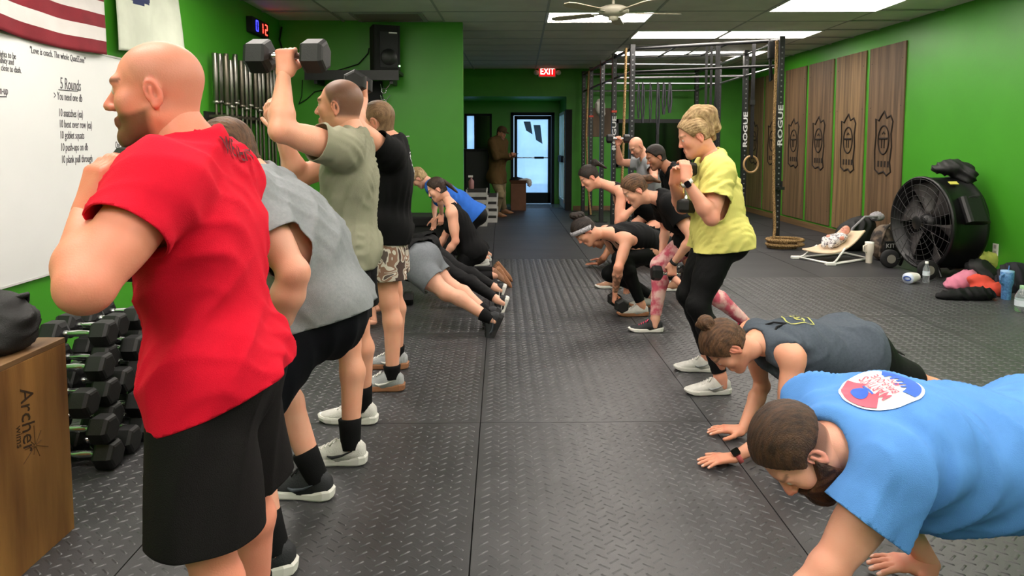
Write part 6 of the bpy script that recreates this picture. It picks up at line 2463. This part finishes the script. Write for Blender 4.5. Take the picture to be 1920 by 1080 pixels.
# ---- 16 bald man in grey with dumbbell
p = Person('bald man in light grey T-shirt lifting a dumbbell behind the rig rope', 8.6, (1232, 380), (1212, 300), (1194, 276), a=-10, sc=1.0,
           skin='#D9A088', h=0.017, look=(-0.7, -0.35, -0.6), hup=(-0.35, -0.2, 1),
           lw=U(1190, 345, 8.3), le=U(1200, 350, 8.2), rw=U(1158, 272, 8.75), re=U(1160, 310, 8.9),
           la=ank(1222, 484), lk=U(1190, 440, 8.3), ra=ank(1240, 472), rk=U(1200, 440, 8.8))
p.hand('l', 'relax', (-0.1, 0, -1), (0.3, -1, 0), 0.008).hand('r', 'grip', (0.0, 0, 1), (0, 1, 0), 0.008)
p.body(headkw={'h': 0.008, 'stub': (0.5, '#7A4A3A')})
p.tee(f_lgrey, e=0.02, sleeve=0.5, hem=0.06)
p.shorts(f_charc, e=0.018, ln=0.8)
p.feet(s_dark, s_sole, s_lacek, None, None, (-1, 0, 0), (-1, 0, 0))
grip_db(p, 'r', 'black dumbbell in the raised hand of the bald man in grey', 0.9)

# ---- 17 dark hair, black shirt
p = Person('dark-haired man in black T-shirt leaning forward between the bald man and the woman in yellow', 7.1, (1305, 395), (1258, 318), (1230, 296), a=-5, sc=1.0,
           skin='#A8745A', h=0.015, look=(-0.85, -0.15, -0.4), hup=(-0.35, 0, 1),
           lw=U(1250, 400, 6.85), le=U(1275, 370, 6.8), rw=U(1230, 400, 7.3), re=U(1260, 370, 7.4),
           la=ank(1290, 516), lk=U(1260, 460, 6.9), ra=ank(1310, 506), rk=U(1270, 460, 7.2))
p.hand('l', 'relax', (-0.1, 0, -1), (0.3, -1, 0), 0.008).hand('r', 'relax', (-0.1, 0, -1), (0.3, 1, 0), 0.008)
p.body(headkw={'h': 0.007, 'stub': (0.4, '#3A2A22')})
p.tee(f_black, e=0.02, sleeve=0.5, hem=0.06)
p.shorts(f_charc, e=0.018, ln=0.8)
p.hair(h_dark, 0.016, h=0.007)
p.feet(s_dark, s_sole, s_lacek, None, None, (-1, 0, 0), (-1, 0, 0))

# ---- 18 plank behind the headband woman
p = Person('person in dark clothes holding a plank behind the headband woman', 7.6, (1225, 452, 7.65), (1140, 442, 7.6), (1118, 448, 7.6), facing=(-1, 0, 0), sc=0.95, fem=True,
           skin='#B07A5E', straight=True, h=0.016, look=(-0.4, 0, -0.9), hup=(-0.9, 0, 0.4),
           lw=V3((FL(1122, 500).x, 7.55, 0.04)), le=U(1140, 470, 7.4), rw=V3((FL(1130, 492).x, 7.85, 0.04)), re=U(1140, 470, 7.9),
           la=V3((2.32, 7.6, 0.13)), lk=U(1290, 470, 7.6), ra=V3((2.32, 7.8, 0.13)), rk=U(1290, 470, 7.8))
p.hand('l', 'flat', (-1, 0, 0), (0, 0, 1), 0.007).hand('r', 'flat', (-1, 0, 0), (0, 0, 1), 0.008)
p.body(headkw={'h': 0.009})
p.tee(f_black, e=0.014, sleeve=0.45, hem=0.04)
p.leggings(f_blackl)
p.hair(h_dark, 0.012, h=0.010)
p.feet(s_dark, s_sole, s_lacek, None, None, (-0.4, 0, -0.9), (-0.4, 0, -0.9), (-0.9, 0, 0.4), (-0.9, 0, 0.4))
# ------------------------------------------------------------------ drum fan by the right wall
fc = Vector((4.73, 7.12, 0.56))
XF = Matrix.Translation(fc) @ Matrix.Rotation(math.radians(3), 4, 'Z') @ Matrix.Rotation(-PI / 2, 4, 'Y')
m_drum = M('drum_black', '#0A0A0C', rough=0.4, var=0.15, vscale=6)
m_blade = M('blade_grey', '#4A4646', rough=0.45, var=0.1)
m_wire = M('wire_dark', '#2A292B', rough=0.4)
fan = empty('drum_fan', (fc.x, fc.y, 0), 'large black drum fan on wheels standing by the green wall', 'fan')
RF = 0.49
MB().lathe([(RF - 0.012, -0.20), (RF, -0.205), (RF + 0.012, -0.19), (RF + 0.012, -0.16), (RF, -0.15), (RF, 0.15), (RF + 0.012, 0.16), (RF + 0.012, 0.19), (RF, 0.205), (RF - 0.012, 0.20), (RF - 0.012, -0.20)], 48, XF).build('drum', m_drum, fan, 0, True)
for sgn, nm in ((1, 'front_grille'), (-1, 'rear_grille')):
    g = MB()
    for k in range(1, 9):
        rr = RF * k / 8.3
        g.tube([(rr * math.cos(a), rr * math.sin(a), sgn * (0.205 + 0.03 * (1 - (rr / RF) ** 2))) for a in np.linspace(0, 2 * PI, 36, endpoint=False)], 0.0025, 4, True, XF)
    for k in range(20):
        a = 2 * PI * k / 20
        g.tube([(rr * math.cos(a), rr * math.sin(a), sgn * (0.205 + 0.03 * (1 - (rr / RF) ** 2))) for rr in np.linspace(0.06, RF, 6)], 0.0025, 4, False, XF)
    g.build(nm, m_wire, fan, 0, True)
for k in range(6):
    a0 = k * PI / 3 + 0.25
    V, F = [], []
    for i in range(9):
        rr = 0.09 + (RF - 0.13) * i / 8
        wdt = 0.28 + 0.22 * (i / 8)
        for j in range(5):
            a = a0 + wdt * (j / 4 - 0.5) * 1.5
            V.append((rr * math.cos(a), rr * math.sin(a), 0.06 + 0.12 * (j / 4 - 0.5) * (0.5 + rr)))
    for i in range(8):
        for j in range(4):
            q = i * 5 + j
            F.append((q, q + 1, q + 6, q + 5))
    o = MB().add(V, F, True, XF).build('blade', m_blade, fan, 0, True)
    o.modifiers.new('t', 'SOLIDIFY').thickness = 0.004
MB().lathe([(0.0, 0.17), (0.05, 0.165), (0.09, 0.14), (0.095, -0.10), (0.0, -0.11)], 24, XF).build('motor', m_drum, fan, 0, True)
MB().lathe([(0.0, 0.245), (0.06, 0.243), (0.075, 0.235)], 20, XF).build('hub_cap', m_drum, fan, 0, True)
bs = MB()
for sx in (-0.17, 0.17):
    bs.tube([(fc.x + sx, fc.y - 0.36, 0.03), (fc.x + sx, fc.y - 0.28, 0.16), (fc.x + sx, fc.y, 0.055), (fc.x + sx, fc.y + 0.28, 0.16), (fc.x + sx, fc.y + 0.36, 0.03)], 0.018, 8)
bs.build('stand', m_drum, fan, 0, True)
for sy in (-0.34, 0.34):
    w = MB().lathe([(0.05, -0.03), (0.095, -0.03), (0.105, -0.015), (0.105, 0.015), (0.095, 0.03), (0.05, 0.03)], 24, Matrix.Translation((fc.x - 0.30, fc.y + sy, 0.105)) @ Matrix.Rotation(PI / 2, 4, 'X')).build('wheel', m_blackm, fan, 0, True)
    MB().cyl((fc.x - 0.30, fc.y + sy - .035, 0.105), (fc.x - 0.30, fc.y + sy + .035, 0.105), 0.05, n=16).build('wheel_hub', M('hub_grey', '#7A776E', rough=0.5), w, 0, True)
    MB().tube([(fc.x - 0.17, fc.y + sy * .9, 0.11), (fc.x - 0.30, fc.y + sy, 0.105)], 0.014, 6).build('axle', m_drum, fan, 0, True)
cb = MB().rbox((0, 0, 0), (0.24, 0.10, 0.28), 0.05, Matrix.Translation((fc.x + 0.06, fc.y - 0.47, 0.74)) @ Matrix.Rotation(-0.5, 4, 'X')).build('control_box', m_drum, fan, 0.01, True)
MB().tube([(fc.x + 0.06 + 0.10 * math.cos(a), fc.y - 0.47 + 0.02, 0.78 + 0.10 * math.sin(a)) for a in np.linspace(0, 2 * PI, 16, endpoint=False)], 0.010, 6, True).build('handle', m_blackm, fan, 0, True)
MB().box((fc.x + 0.07, fc.y - 0.515, 0.63), (0.08, 0.006, 0.03)).box((fc.x + 0.08, fc.y - 0.515, 0.68), (0.05, 0.006, 0.02)).build('warning_label', M('label_red', '#C4503E', rough=0.5), fan, 0, True)
MB().box((0, 0, 0), (0.09, 0.05, 0.006), Matrix.Translation((fc.x - 0.02, fc.y - 0.26, 1.005)) @ Matrix.Rotation(0.55, 4, 'X')).build('sticker', M('sticker_yellow', '#C8C25A', rough=0.5), fan, 0, True)
soft('black_jacket', [('e', (fc.x + 0.12, fc.y - 0.02, 1.16), (0.13, 0.16, 0.09)), ('e', (fc.x + 0.20, fc.y - 0.10, 1.08), (0.09, 0.16, 0.12)), ('e', (fc.x + 0.02, fc.y + 0.0, 1.14), (0.10, 0.12, 0.05))], 0.014, m_bag, 'black jacket bundled on top of the drum fan', 'jacket', (0.010, 0.12, (0, 1, 0.3)), 8)

# ------------------------------------------------------------------ baby bouncer and baby
BL, BR, TR, TL = U(1505, 476, 8.05), U(1562, 484, 7.65), U(1622, 434, 7.95), U(1578, 431, 8.35)
bo = empty('baby_bouncer', ((BL + TR) / 2).to_2d().to_3d(), 'beige baby bouncer seat on a white frame near the plywood panels', 'baby bouncer')
V, F = [], []
n, m = 10, 16
nrm = (BR - BL).cross(TL - BL).normalized()
if nrm.z < 0:
    nrm = -nrm
def seat_pt(u, v):
    p_ = BL.lerp(BR, u).lerp(TL.lerp(TR, u), v)
    return p_ - nrm * (0.05 * math.sin(PI * v) * 0.8 - 0.02 * abs(2 * u - 1) ** 2) - Vector((0, 0, 0.0)) + Vector((0, 0, 0.05 * (1 - v) ** 3))
for j in range(m + 1):
    for i in range(n + 1):
        V.append(seat_pt(i / n, j / m))
for j in range(m):
    for i in range(n):
        a = j * (n + 1) + i
        F.append((a, a + 1, a + n + 2, a + n + 1))
o = MB().add(V, F, True).build('seat', M('bouncer_beige', '#D8BFA2', rough=0.8, var=0.04, bump=0.2, bscale=300), bo, 0, True)
o.modifiers.new('t', 'SOLIDIFY').thickness = 0.02
f = MB()
fz = 0.018
A_, B_ = Vector((BL.x - 0.06, BL.y, fz)), Vector((BR.x - 0.03, BR.y - 0.04, fz))
C_, D_ = Vector((TR.x + 0.06, TR.y, fz)), Vector((TL.x + 0.06, TL.y, fz))
f.tube([A_, B_, C_, D_], 0.016, 8, True)
f.build('base_frame', m_white, bo, 0, True)
f = MB()
for a, b in ((BL, A_), (BR, B_)):
    f.tube([b, b.lerp(a, 0.5) + Vector((0.04, 0, 0)), seat_pt(0 if a is BL else 1, 0.35)], 0.012, 8)
f.build('seat_arm', m_white, bo, 0, True)
for q in (A_, B_):
    MB().box((q.x - .02, q.y, 0.02), (0.12, 0.06, 0.038)).build('foot', m_white, bo, 0.01, True)
# baby
up_d = (TL.lerp(TR, 0.5) - BL.lerp(BR, 0.5)).normalized()
lat_d = (BL - BR).normalized()
hc = seat_pt(0.5, 0.80) + nrm * 0.085
root = empty('person', (hc.x, hc.y, 0), 'baby in patterned white outfit lying in the beige bouncer', 'person')
Pn, Qn, mk = get_head(True, 0.008)
HMb = frame(hc, nrm - up_d * 0.2 - lat_d * 0.0 + Vector((-0.2, -0.3, 0)), up_d)
HMb = HMb @ Matrix.Diagonal((0.55, 0.62, 0.58, 1))
V = xf(HMb, Pn)
C = np.tile(np.array(lin('#D99A88')), (len(V), 1))
for kk, col, w in (('lip', '#B05A58', 0.8), ('brow', '#A8786A', 0.6), ('eye', '#3A2A24', 1.0)):
    ww = np.clip(mk[kk] * w, 0, 1)[:, None]
    C = C * (1 - ww) + np.array(lin(col)) * ww
S_ = SDF()
b0 = seat_pt(0.5, 0.66) + nrm * 0.07
for sg in (-1, 1):
    S_.cap(b0 + lat_d * sg * 0.07, b0 + lat_d * sg * 0.10 - up_d * 0.09 + nrm * 0.03, 0.024, 0.02, 0.02)
    S_.sph(b0 + lat_d * sg * 0.095 - up_d * 0.105 + nrm * 0.035, 0.022, 0.02)
S_.cap(hc - up_d * 0.03, b0, 0.035, 0.05, 0.03)
P2_, Q2_ = S_.mesh(0.009)
me = raw_mesh('body', np.concatenate([V, P2_]), np.concatenate([Qn, Q2_ + len(V)]), True)
ca = me.color_attributes.new('Col', 'FLOAT_COLOR', 'POINT')
CC = np.concatenate([C, np.tile(np.array(lin('#D99A88')), (len(P2_), 1))])
ca.data.foreach_set('color', np.concatenate([CC, np.ones((len(CC), 1))], 1).astype(np.float32).ravel())
me.materials.append(MATS['skin'])
link('body', me, None, root, True)
S_ = SDF()
S_.ell(seat_pt(0.5, 0.60) + nrm * 0.065, (lat_d, nrm, up_d), (0.085, 0.065, 0.10), 0.04)
S_.ell(seat_pt(0.5, 0.46) + nrm * 0.065, (lat_d, nrm, up_d), (0.08, 0.065, 0.09), 0.04)
for sg in (-1, 1):
    S_.cap(b0 + lat_d * sg * 0.065, b0 + lat_d * sg * 0.095 - up_d * 0.07 + nrm * 0.02, 0.032, 0.028, 0.02)
    k_ = seat_pt(0.5, 0.38) + nrm * 0.10 + lat_d * sg * 0.075
    S_.cap(seat_pt(0.5, 0.44) + nrm * 0.06 + lat_d * sg * 0.04, k_, 0.045, 0.036, 0.02)
    S_.cap(k_, seat_pt(0.5, 0.27) + nrm * 0.05 + lat_d * sg * 0.05, 0.036, 0.028, 0.02)
P_, Q_ = S_.mesh(0.009)
me = raw_mesh('outfit', relax(P_, Q_), Q_, True)
me.materials.append(M('baby_print', '#D8D4D4', rough=0.85, col2='#6E666E', vscale=38, lo=0.5, hi=0.6))
link('outfit', me, None, root, True)
S_ = head_sdf(True, True)
Pb, Qb = S_.mesh(0.010, lambda F_, X, Y, Z: np.maximum(F_ - 0.003 + 0 * X, (X - 0.02) * .8 - (Z - .085) * .6))
me = raw_mesh('hair', xf(HMb, Pb), Qb, True)
me.materials.append(h_light)
link('hair', me, None, root, True)

# ------------------------------------------------------------------ bags and bottles along the wall
def vessel(name, px, py, prof, mat, label, cat, parts=(), n=20, tilt=None):
    b = FL(px, py)
    r = empty(name, b, label, cat)
    MB().lathe(prof, n).build('vessel', mat, r)
    for nm, mb, mt in parts:
        mb.build(nm, mt, r)
    return r


m_tumw = M('tumbler_cream', '#D6CDBE', rough=0.4)
vessel('tumbler', 1629, 493, [(0.036, 0.001), (0.038, 0.10), (0.048, 0.13), (0.050, 0.235), (0.046, 0.24)], m_tumw, 'cream handled tumbler standing before the camouflage bag', 'tumbler',
       [('lid', MB().lathe([(0.050, 0.235), (0.050, 0.252), (0.0, 0.256)], 20), m_white), ('handle', MB().tube([(-0.045, -0.02, 0.22), (-0.085, -0.03, 0.21), (-0.085, -0.03, 0.15), (-0.045, -0.02, 0.135)], 0.010, 8), m_tumw)])
m_clear = M('clear_plastic', '#DCE4EA', rough=0.12, trans=0.85, alpha=0.9)
vessel('water_bottle', 1736, 530, [(0.030, 0.001), (0.033, 0.01), (0.031, 0.04), (0.033, 0.07), (0.031, 0.10), (0.033, 0.14), (0.014, 0.185), (0.014, 0.20)], m_clear, 'clear plastic water bottle standing before the drum fan', 'bottle',
       [('cap', MB().lathe([(0.016, 0.198), (0.016, 0.218), (0.0, 0.219)], 14), m_white), ('label_band', MB().lathe([(0.0335, 0.075), (0.0335, 0.115)], 20), M('bottle_label', '#C8D2DA', rough=0.5, var=0.1))])
b = FL(1708, 531)
r = empty('shaker_cup', b, 'white cup with blue lid marks lying on its side near the fan', 'cup')
Xl = Matrix.Translation((0, 0, 0.056)) @ Matrix.Rotation(math.radians(-60), 4, 'Z') @ Matrix.Rotation(PI / 2, 4, 'X')
MB().lathe([(0.04, -0.10), (0.055, 0.0), (0.056, 0.05)], 20, Xl).build('cup_body', m_white, r)
MB().lathe([(0.056, 0.05), (0.056, 0.065), (0.0, 0.072)], 20, Xl).build('lid', M('lid_pale', '#C6D0E4', rough=0.4), r)
MB().tube([(0.035 * math.cos(a), 0.02 * math.sin(a), 0.073) for a in np.linspace(0, 2 * PI, 14, endpoint=False)], 0.006, 6, True, Xl).build('lid_loop', M('lid_blue', '#2E4E9A', rough=0.5), r)
m_tumb = M('tumbler_blue', '#5C8EC0', rough=0.35, col2='#3A6496', vscale=60)
vessel('tumbler', 1886, 561, [(0.038, 0.001), (0.042, 0.12), (0.052, 0.15), (0.054, 0.25), (0.050, 0.255)], m_tumb, 'speckled blue tumbler with straw before the dark bag', 'tumbler',
       [('lid', MB().lathe([(0.053, 0.25), (0.053, 0.265), (0.0, 0.268)], 20), M('lid_bluegrey', '#7FA4CC', rough=0.4)), ('straw', MB().cyl((0.01, 0, 0.26), (0.015, 0, 0.31), 0.005, n=8), M('straw_blue', '#4A74B0')), ('handle', MB().tube([(-0.05, -0.02, 0.235), (-0.085, -0.03, 0.22), (-0.082, -0.03, 0.16), (-0.045, -0.02, 0.14)], 0.009, 8), m_tumb)])
vessel('water_jug', 1916, 584, [(0.05, 0.001), (0.055, 0.01), (0.052, 0.06), (0.055, 0.13), (0.03, 0.18), (0.022, 0.20)], m_clear, 'clear water bottle with green cap at the end of the clothes pile', 'bottle',
       [('cap', MB().lathe([(0.024, 0.195), (0.024, 0.222), (0.0, 0.224)], 14), M('cap_green', '#8AB48A', rough=0.5)), ('label_band', MB().lathe([(0.0553, 0.05), (0.0553, 0.10)], 20), M('bottle_label', '#C8D2DA'))])


def gp(px, py, z):
    q = FL(px, py)
    return Vector((q.x, q.y, z))


q = gp(1612, 478, 0)
bk = empty('backpack', q, 'black backpack with grey straps slumped behind the baby bouncer', 'backpack')
soft('pack_body', [('e', q + Vector((0.1, 0.35, 0.20)), (0.24, 0.16, 0.21)), ('e', q + Vector((0.20, 0.35, 0.33)), (0.18, 0.14, 0.13))], 0.015, m_bag, '', '', (0.014, 0.14, (0.3, 0, 1)), 4, bk, zmin=0.004)
MB().tube([q + Vector((-0.08, 0.20, 0.10)), q + Vector((-0.02, 0.16, 0.32)), q + Vector((0.14, 0.17, 0.47)), q + Vector((0.32, 0.2, 0.47))], 0.014, 6).build('strap', M('strap_grey', '#8E8C90', rough=0.8), bk, 0, True)
soft('towel', [('e', q + Vector((0.36, 0.28, 0.46)), (0.09, 0.09, 0.06))], 0.012, M('towel_grey', '#9A979C', rough=0.9, var=0.2, vscale=30), '', '', (0.012, 0.06, (0, 0, 1)), 6, bk)
m_camob = M('bag_camo', '#6E5E50', rough=0.8, col2='#2A2422', vscale=9, lo=0.42, hi=0.55)
q = gp(1665, 492, 0)
cg = empty('camo_bag', q, 'brown camouflage bag with black panel standing beside the drum fan', 'bag')
soft('bag_body', [('e', q + Vector((0.05, 0.18, 0.17)), (0.16, 0.14, 0.18)), ('e', q + Vector((0.07, 0.2, 0.30)), (0.14, 0.12, 0.13))], 0.014, m_camob, '', '', (0.012, 0.12, (0.3, 0, 1)), 9, cg, zmin=0.004)
MB().tube([q + Vector((-0.06, 0.07, 0.06)), q + Vector((-0.07, 0.05, 0.22)), q + Vector((0.0, 0.07, 0.40)), q + Vector((0.1, 0.12, 0.46))], 0.016, 6).build('strap', m_camob, cg, 0, True)
pnl = MB().rbox((0, 0, 0), (0.20, 0.02, 0.20), 0.008, Matrix.Translation(q + Vector((0.07, 0.035, 0.15)))).build('front_panel', m_bag, cg, 0.006, True)
text_mesh('lettering', 'KITC', 0.075, m_logo, frame(q + Vector((-0.02, 0.023, 0.17)), (1, 0, 0), (0, -1, 0)), 0.001, pnl, 'LEFT', 1.0)

f_cpink = M('cloth_pink', '#C07088', rough=0.85, var=0.08, bump=0.3, bscale=300)
f_corange = M('cloth_orange', '#C8402E', rough=0.8, var=0.1, bump=0.3, bscale=300)
f_clime = M('cloth_lime', '#B4BA5A', rough=0.8, var=0.1)
f_cnavy = M('cloth_navy', '#0E0D1A', rough=0.8, var=0.2)


def pile(name, px, py, dims, mat, label, cat, seed, extra=()):
    q = gp(px, py, 0)
    pr = [('e', q + Vector((0, 0.0, dims[2] * 0.55)), dims)]
    for dx, dy, dz_, r3 in extra:
        pr.append(('e', q + Vector((dx, dy, dz_)), r3))
    return soft(name, pr, 0.012, mat, label, cat, (0.011, 0.10, (0.4, 0.6, 0.3)), seed, zmin=0.003)


pile('black_leggings', 1810, 560, (0.24, 0.10, 0.06), f_blackl, 'black leggings crumpled flat on the mat before the orange shirt', 'clothes', 11, [(-0.16, 0.0, 0.02, (0.12, 0.05, 0.025)), (0.12, -0.02, 0.05, (0.13, 0.09, 0.06))])
pile('pink_top', 1798, 540, (0.13, 0.10, 0.08), f_cpink, 'pink top crumpled on the floor beside the drum fan', 'clothes', 12, [(0.10, 0.02, 0.10, (0.11, 0.09, 0.07)), (-0.09, -0.04, 0.03, (0.08, 0.06, 0.03))])
pile('orange_shirt', 1850, 552, (0.15, 0.11, 0.08), f_corange, 'bright orange shirt crumpled on the clothes pile', 'clothes', 13, [(-0.05, 0.05, 0.13, (0.10, 0.07, 0.05)), (0.09, -0.04, 0.05, (0.10, 0.07, 0.05))])
pile('black_hoodie', 1846, 534, (0.17, 0.13, 0.12), m_bag, 'black hoodie heaped against the wall behind the pink top', 'clothes', 14, [(-0.06, 0.02, 0.17, (0.12, 0.10, 0.09))])
lp = U(1852, 482, 6.75)
soft('lime_shirt', [('e', lp, (0.10, 0.05, 0.06)), ('e', lp + Vector((0.05, 0.02, -0.06)), (0.10, 0.05, 0.07))], 0.012, f_clime, 'lime yellow shirt draped over the black hoodie', 'clothes', (0.015, 0.09, (0.4, 0.6, 0.3)), 15)
pile('gym_bag', 1900, 546, (0.17, 0.12, 0.15), f_cnavy, 'dark navy gym bag behind the blue tumbler', 'bag', 16, [(0.02, 0.02, 0.20, (0.14, 0.09, 0.08))])

# ------------------------------------------------------------------ far corner by the entrance
m_crate = M('crate_white', '#B9B7B4', rough=0.6, var=0.08)
m_crated = M('crate_dark', '#2E2C2C', rough=0.7)
def crate(x, y, z, w, label):
    r = empty('storage_crate', (x, y, z), label, 'crate', 'pale storage crates stacked near the entrance')
    h_ = 0.125
    f = MB().bbox((-w / 2, -0.20, 0.0), (w / 2, 0.20, 0.012))
    for s_ in (-1, 1):
        f.bbox((-w / 2, s_ * 0.20 - 0.006, 0), (w / 2, s_ * 0.20 + 0.006, 0.075))
        f.bbox((s_ * w / 2 - 0.006, -0.2, 0), (s_ * w / 2 + 0.006, 0.2, 0.075))
    f.build('tray', m_crate, r)
    MB().bbox((-w / 2 + 0.012, -0.19, 0.014), (w / 2 - 0.012, 0.19, h_ - 0.004)).build('gap_shade', m_crated, r)  # dark block filling the gap above the tray, its shade put into the colour
    for sx in (-1, 1):
        for sy in (-1, 1):
            MB().bbox((sx * w / 2 - 0.012, sy * 0.2 - 0.012, 0.07), (sx * w / 2 + 0.012, sy * 0.2 + 0.012, h_)).build('corner_post', m_crate, r)


for k in range(5):
    crate(-0.42 + 0.012 * (k % 2), 11.5, 0.003 + k * 0.126, 0.34, 'pale storage crate in the taller stack near the entrance' + (', topmost' if k == 4 else ''))
for k in range(4):
    crate(-0.20 + 0.01 * (k % 2), 12.05, 0.003 + k * 0.126, 0.24, 'pale storage crate in the shorter stack near the entrance' + (', topmost' if k == 3 else ''))
vb = empty('spray_bottle', (-0.52, 11.5, 0.634), 'spray bottle with reddish label on the tall crate stack', 'bottle')
MB().lathe([(0.045, 0.0), (0.05, 0.02), (0.05, 0.13), (0.018, 0.17), (0.018, 0.20)], 16).build('vessel', M('spray_red', '#9A6A6A', rough=0.4), vb)
MB().bbox((-0.05, -0.015, 0.195), (0.03, 0.015, 0.23)).build('trigger', m_white, vb)
cbn = empty('black_cabinet', (-0.75, 13.6, 0), 'black cabinet in the shade left of the entrance door', 'cabinet')
MB().bbox((-1.2, 13.35, 0.0), (-0.24, 13.85, 1.30)).build('cabinet_body', m_blackm, cbn, 0.005, True)
for k in range(2):
    MB().bbox((-1.18 + k * 0.47, 13.335, 0.05), (-0.74 + k * 0.47, 13.35, 1.25)).build('cabinet_door', m_black, cbn, 0.003, True)
vr = empty('red_canister', (-0.84, 13.5, 1.30), 'small red canister on the black cabinet', 'canister')
MB().lathe([(0.06, 0.0), (0.065, 0.01), (0.065, 0.20), (0.05, 0.22), (0.02, 0.225)], 16).build('vessel', M('canister_red', '#8A1C1C', rough=0.5), vr)
MB().lathe([(0.03, 0.22), (0.03, 0.25), (0.0, 0.252)], 12).build('lid', m_blackm, vr)
cx = empty('cardboard_box', (0.36, 14.2, 0), 'brown cardboard box with clothes on top beside the glass door', 'box')
MB().bbox((0.20, 14.0, 0.0), (0.52, 14.4, 0.56)).build('carton', M('cardboard', '#6A4632', rough=0.8, var=0.1), cx, 0.004, True)
MB().add([(0.20, 14.0, 0.56), (0.52, 14.0, 0.56), (0.55, 13.93, 0.64), (0.18, 13.93, 0.64)], [(0, 1, 2, 3)]).build('flap', M('cardboard', '#6A4632'), cx, 0, True)
soft('folded_jacket', [('e', (0.34, 14.2, 0.62), (0.17, 0.16, 0.07))], 0.02, m_bag, 'black jacket lying on the brown cardboard box', 'clothes', (0.015, 0.12, (1, 0, 0)), 21, zmin=0.562)
soft('white_towel', [('e', (0.48, 14.02, 0.64), (0.12, 0.09, 0.035)), ('e', (0.59, 13.97, 0.58), (0.05, 0.08, 0.08))], 0.018, m_fwht, 'white towel hanging over the cardboard box edge', 'towel', (0.012, 0.1, (1, 0, 0)), 22)
# dumbbells left on the floor between the planks
hex_dumbbell(Matrix.Translation(FL(742, 572) + Vector((0, 0, 0.058))) @ Matrix.Rotation(0.1, 4, 'Z'), 0.95, 'black hex dumbbell on the floor behind the camouflage shorts')
hex_dumbbell(Matrix.Translation(FL(1462, 893) + Vector((0.06, 0.05, 0.058))) @ Matrix.Rotation(1.3, 4, 'Z'), 0.95, 'black hex dumbbell on the mat under the bearded man\'s face')
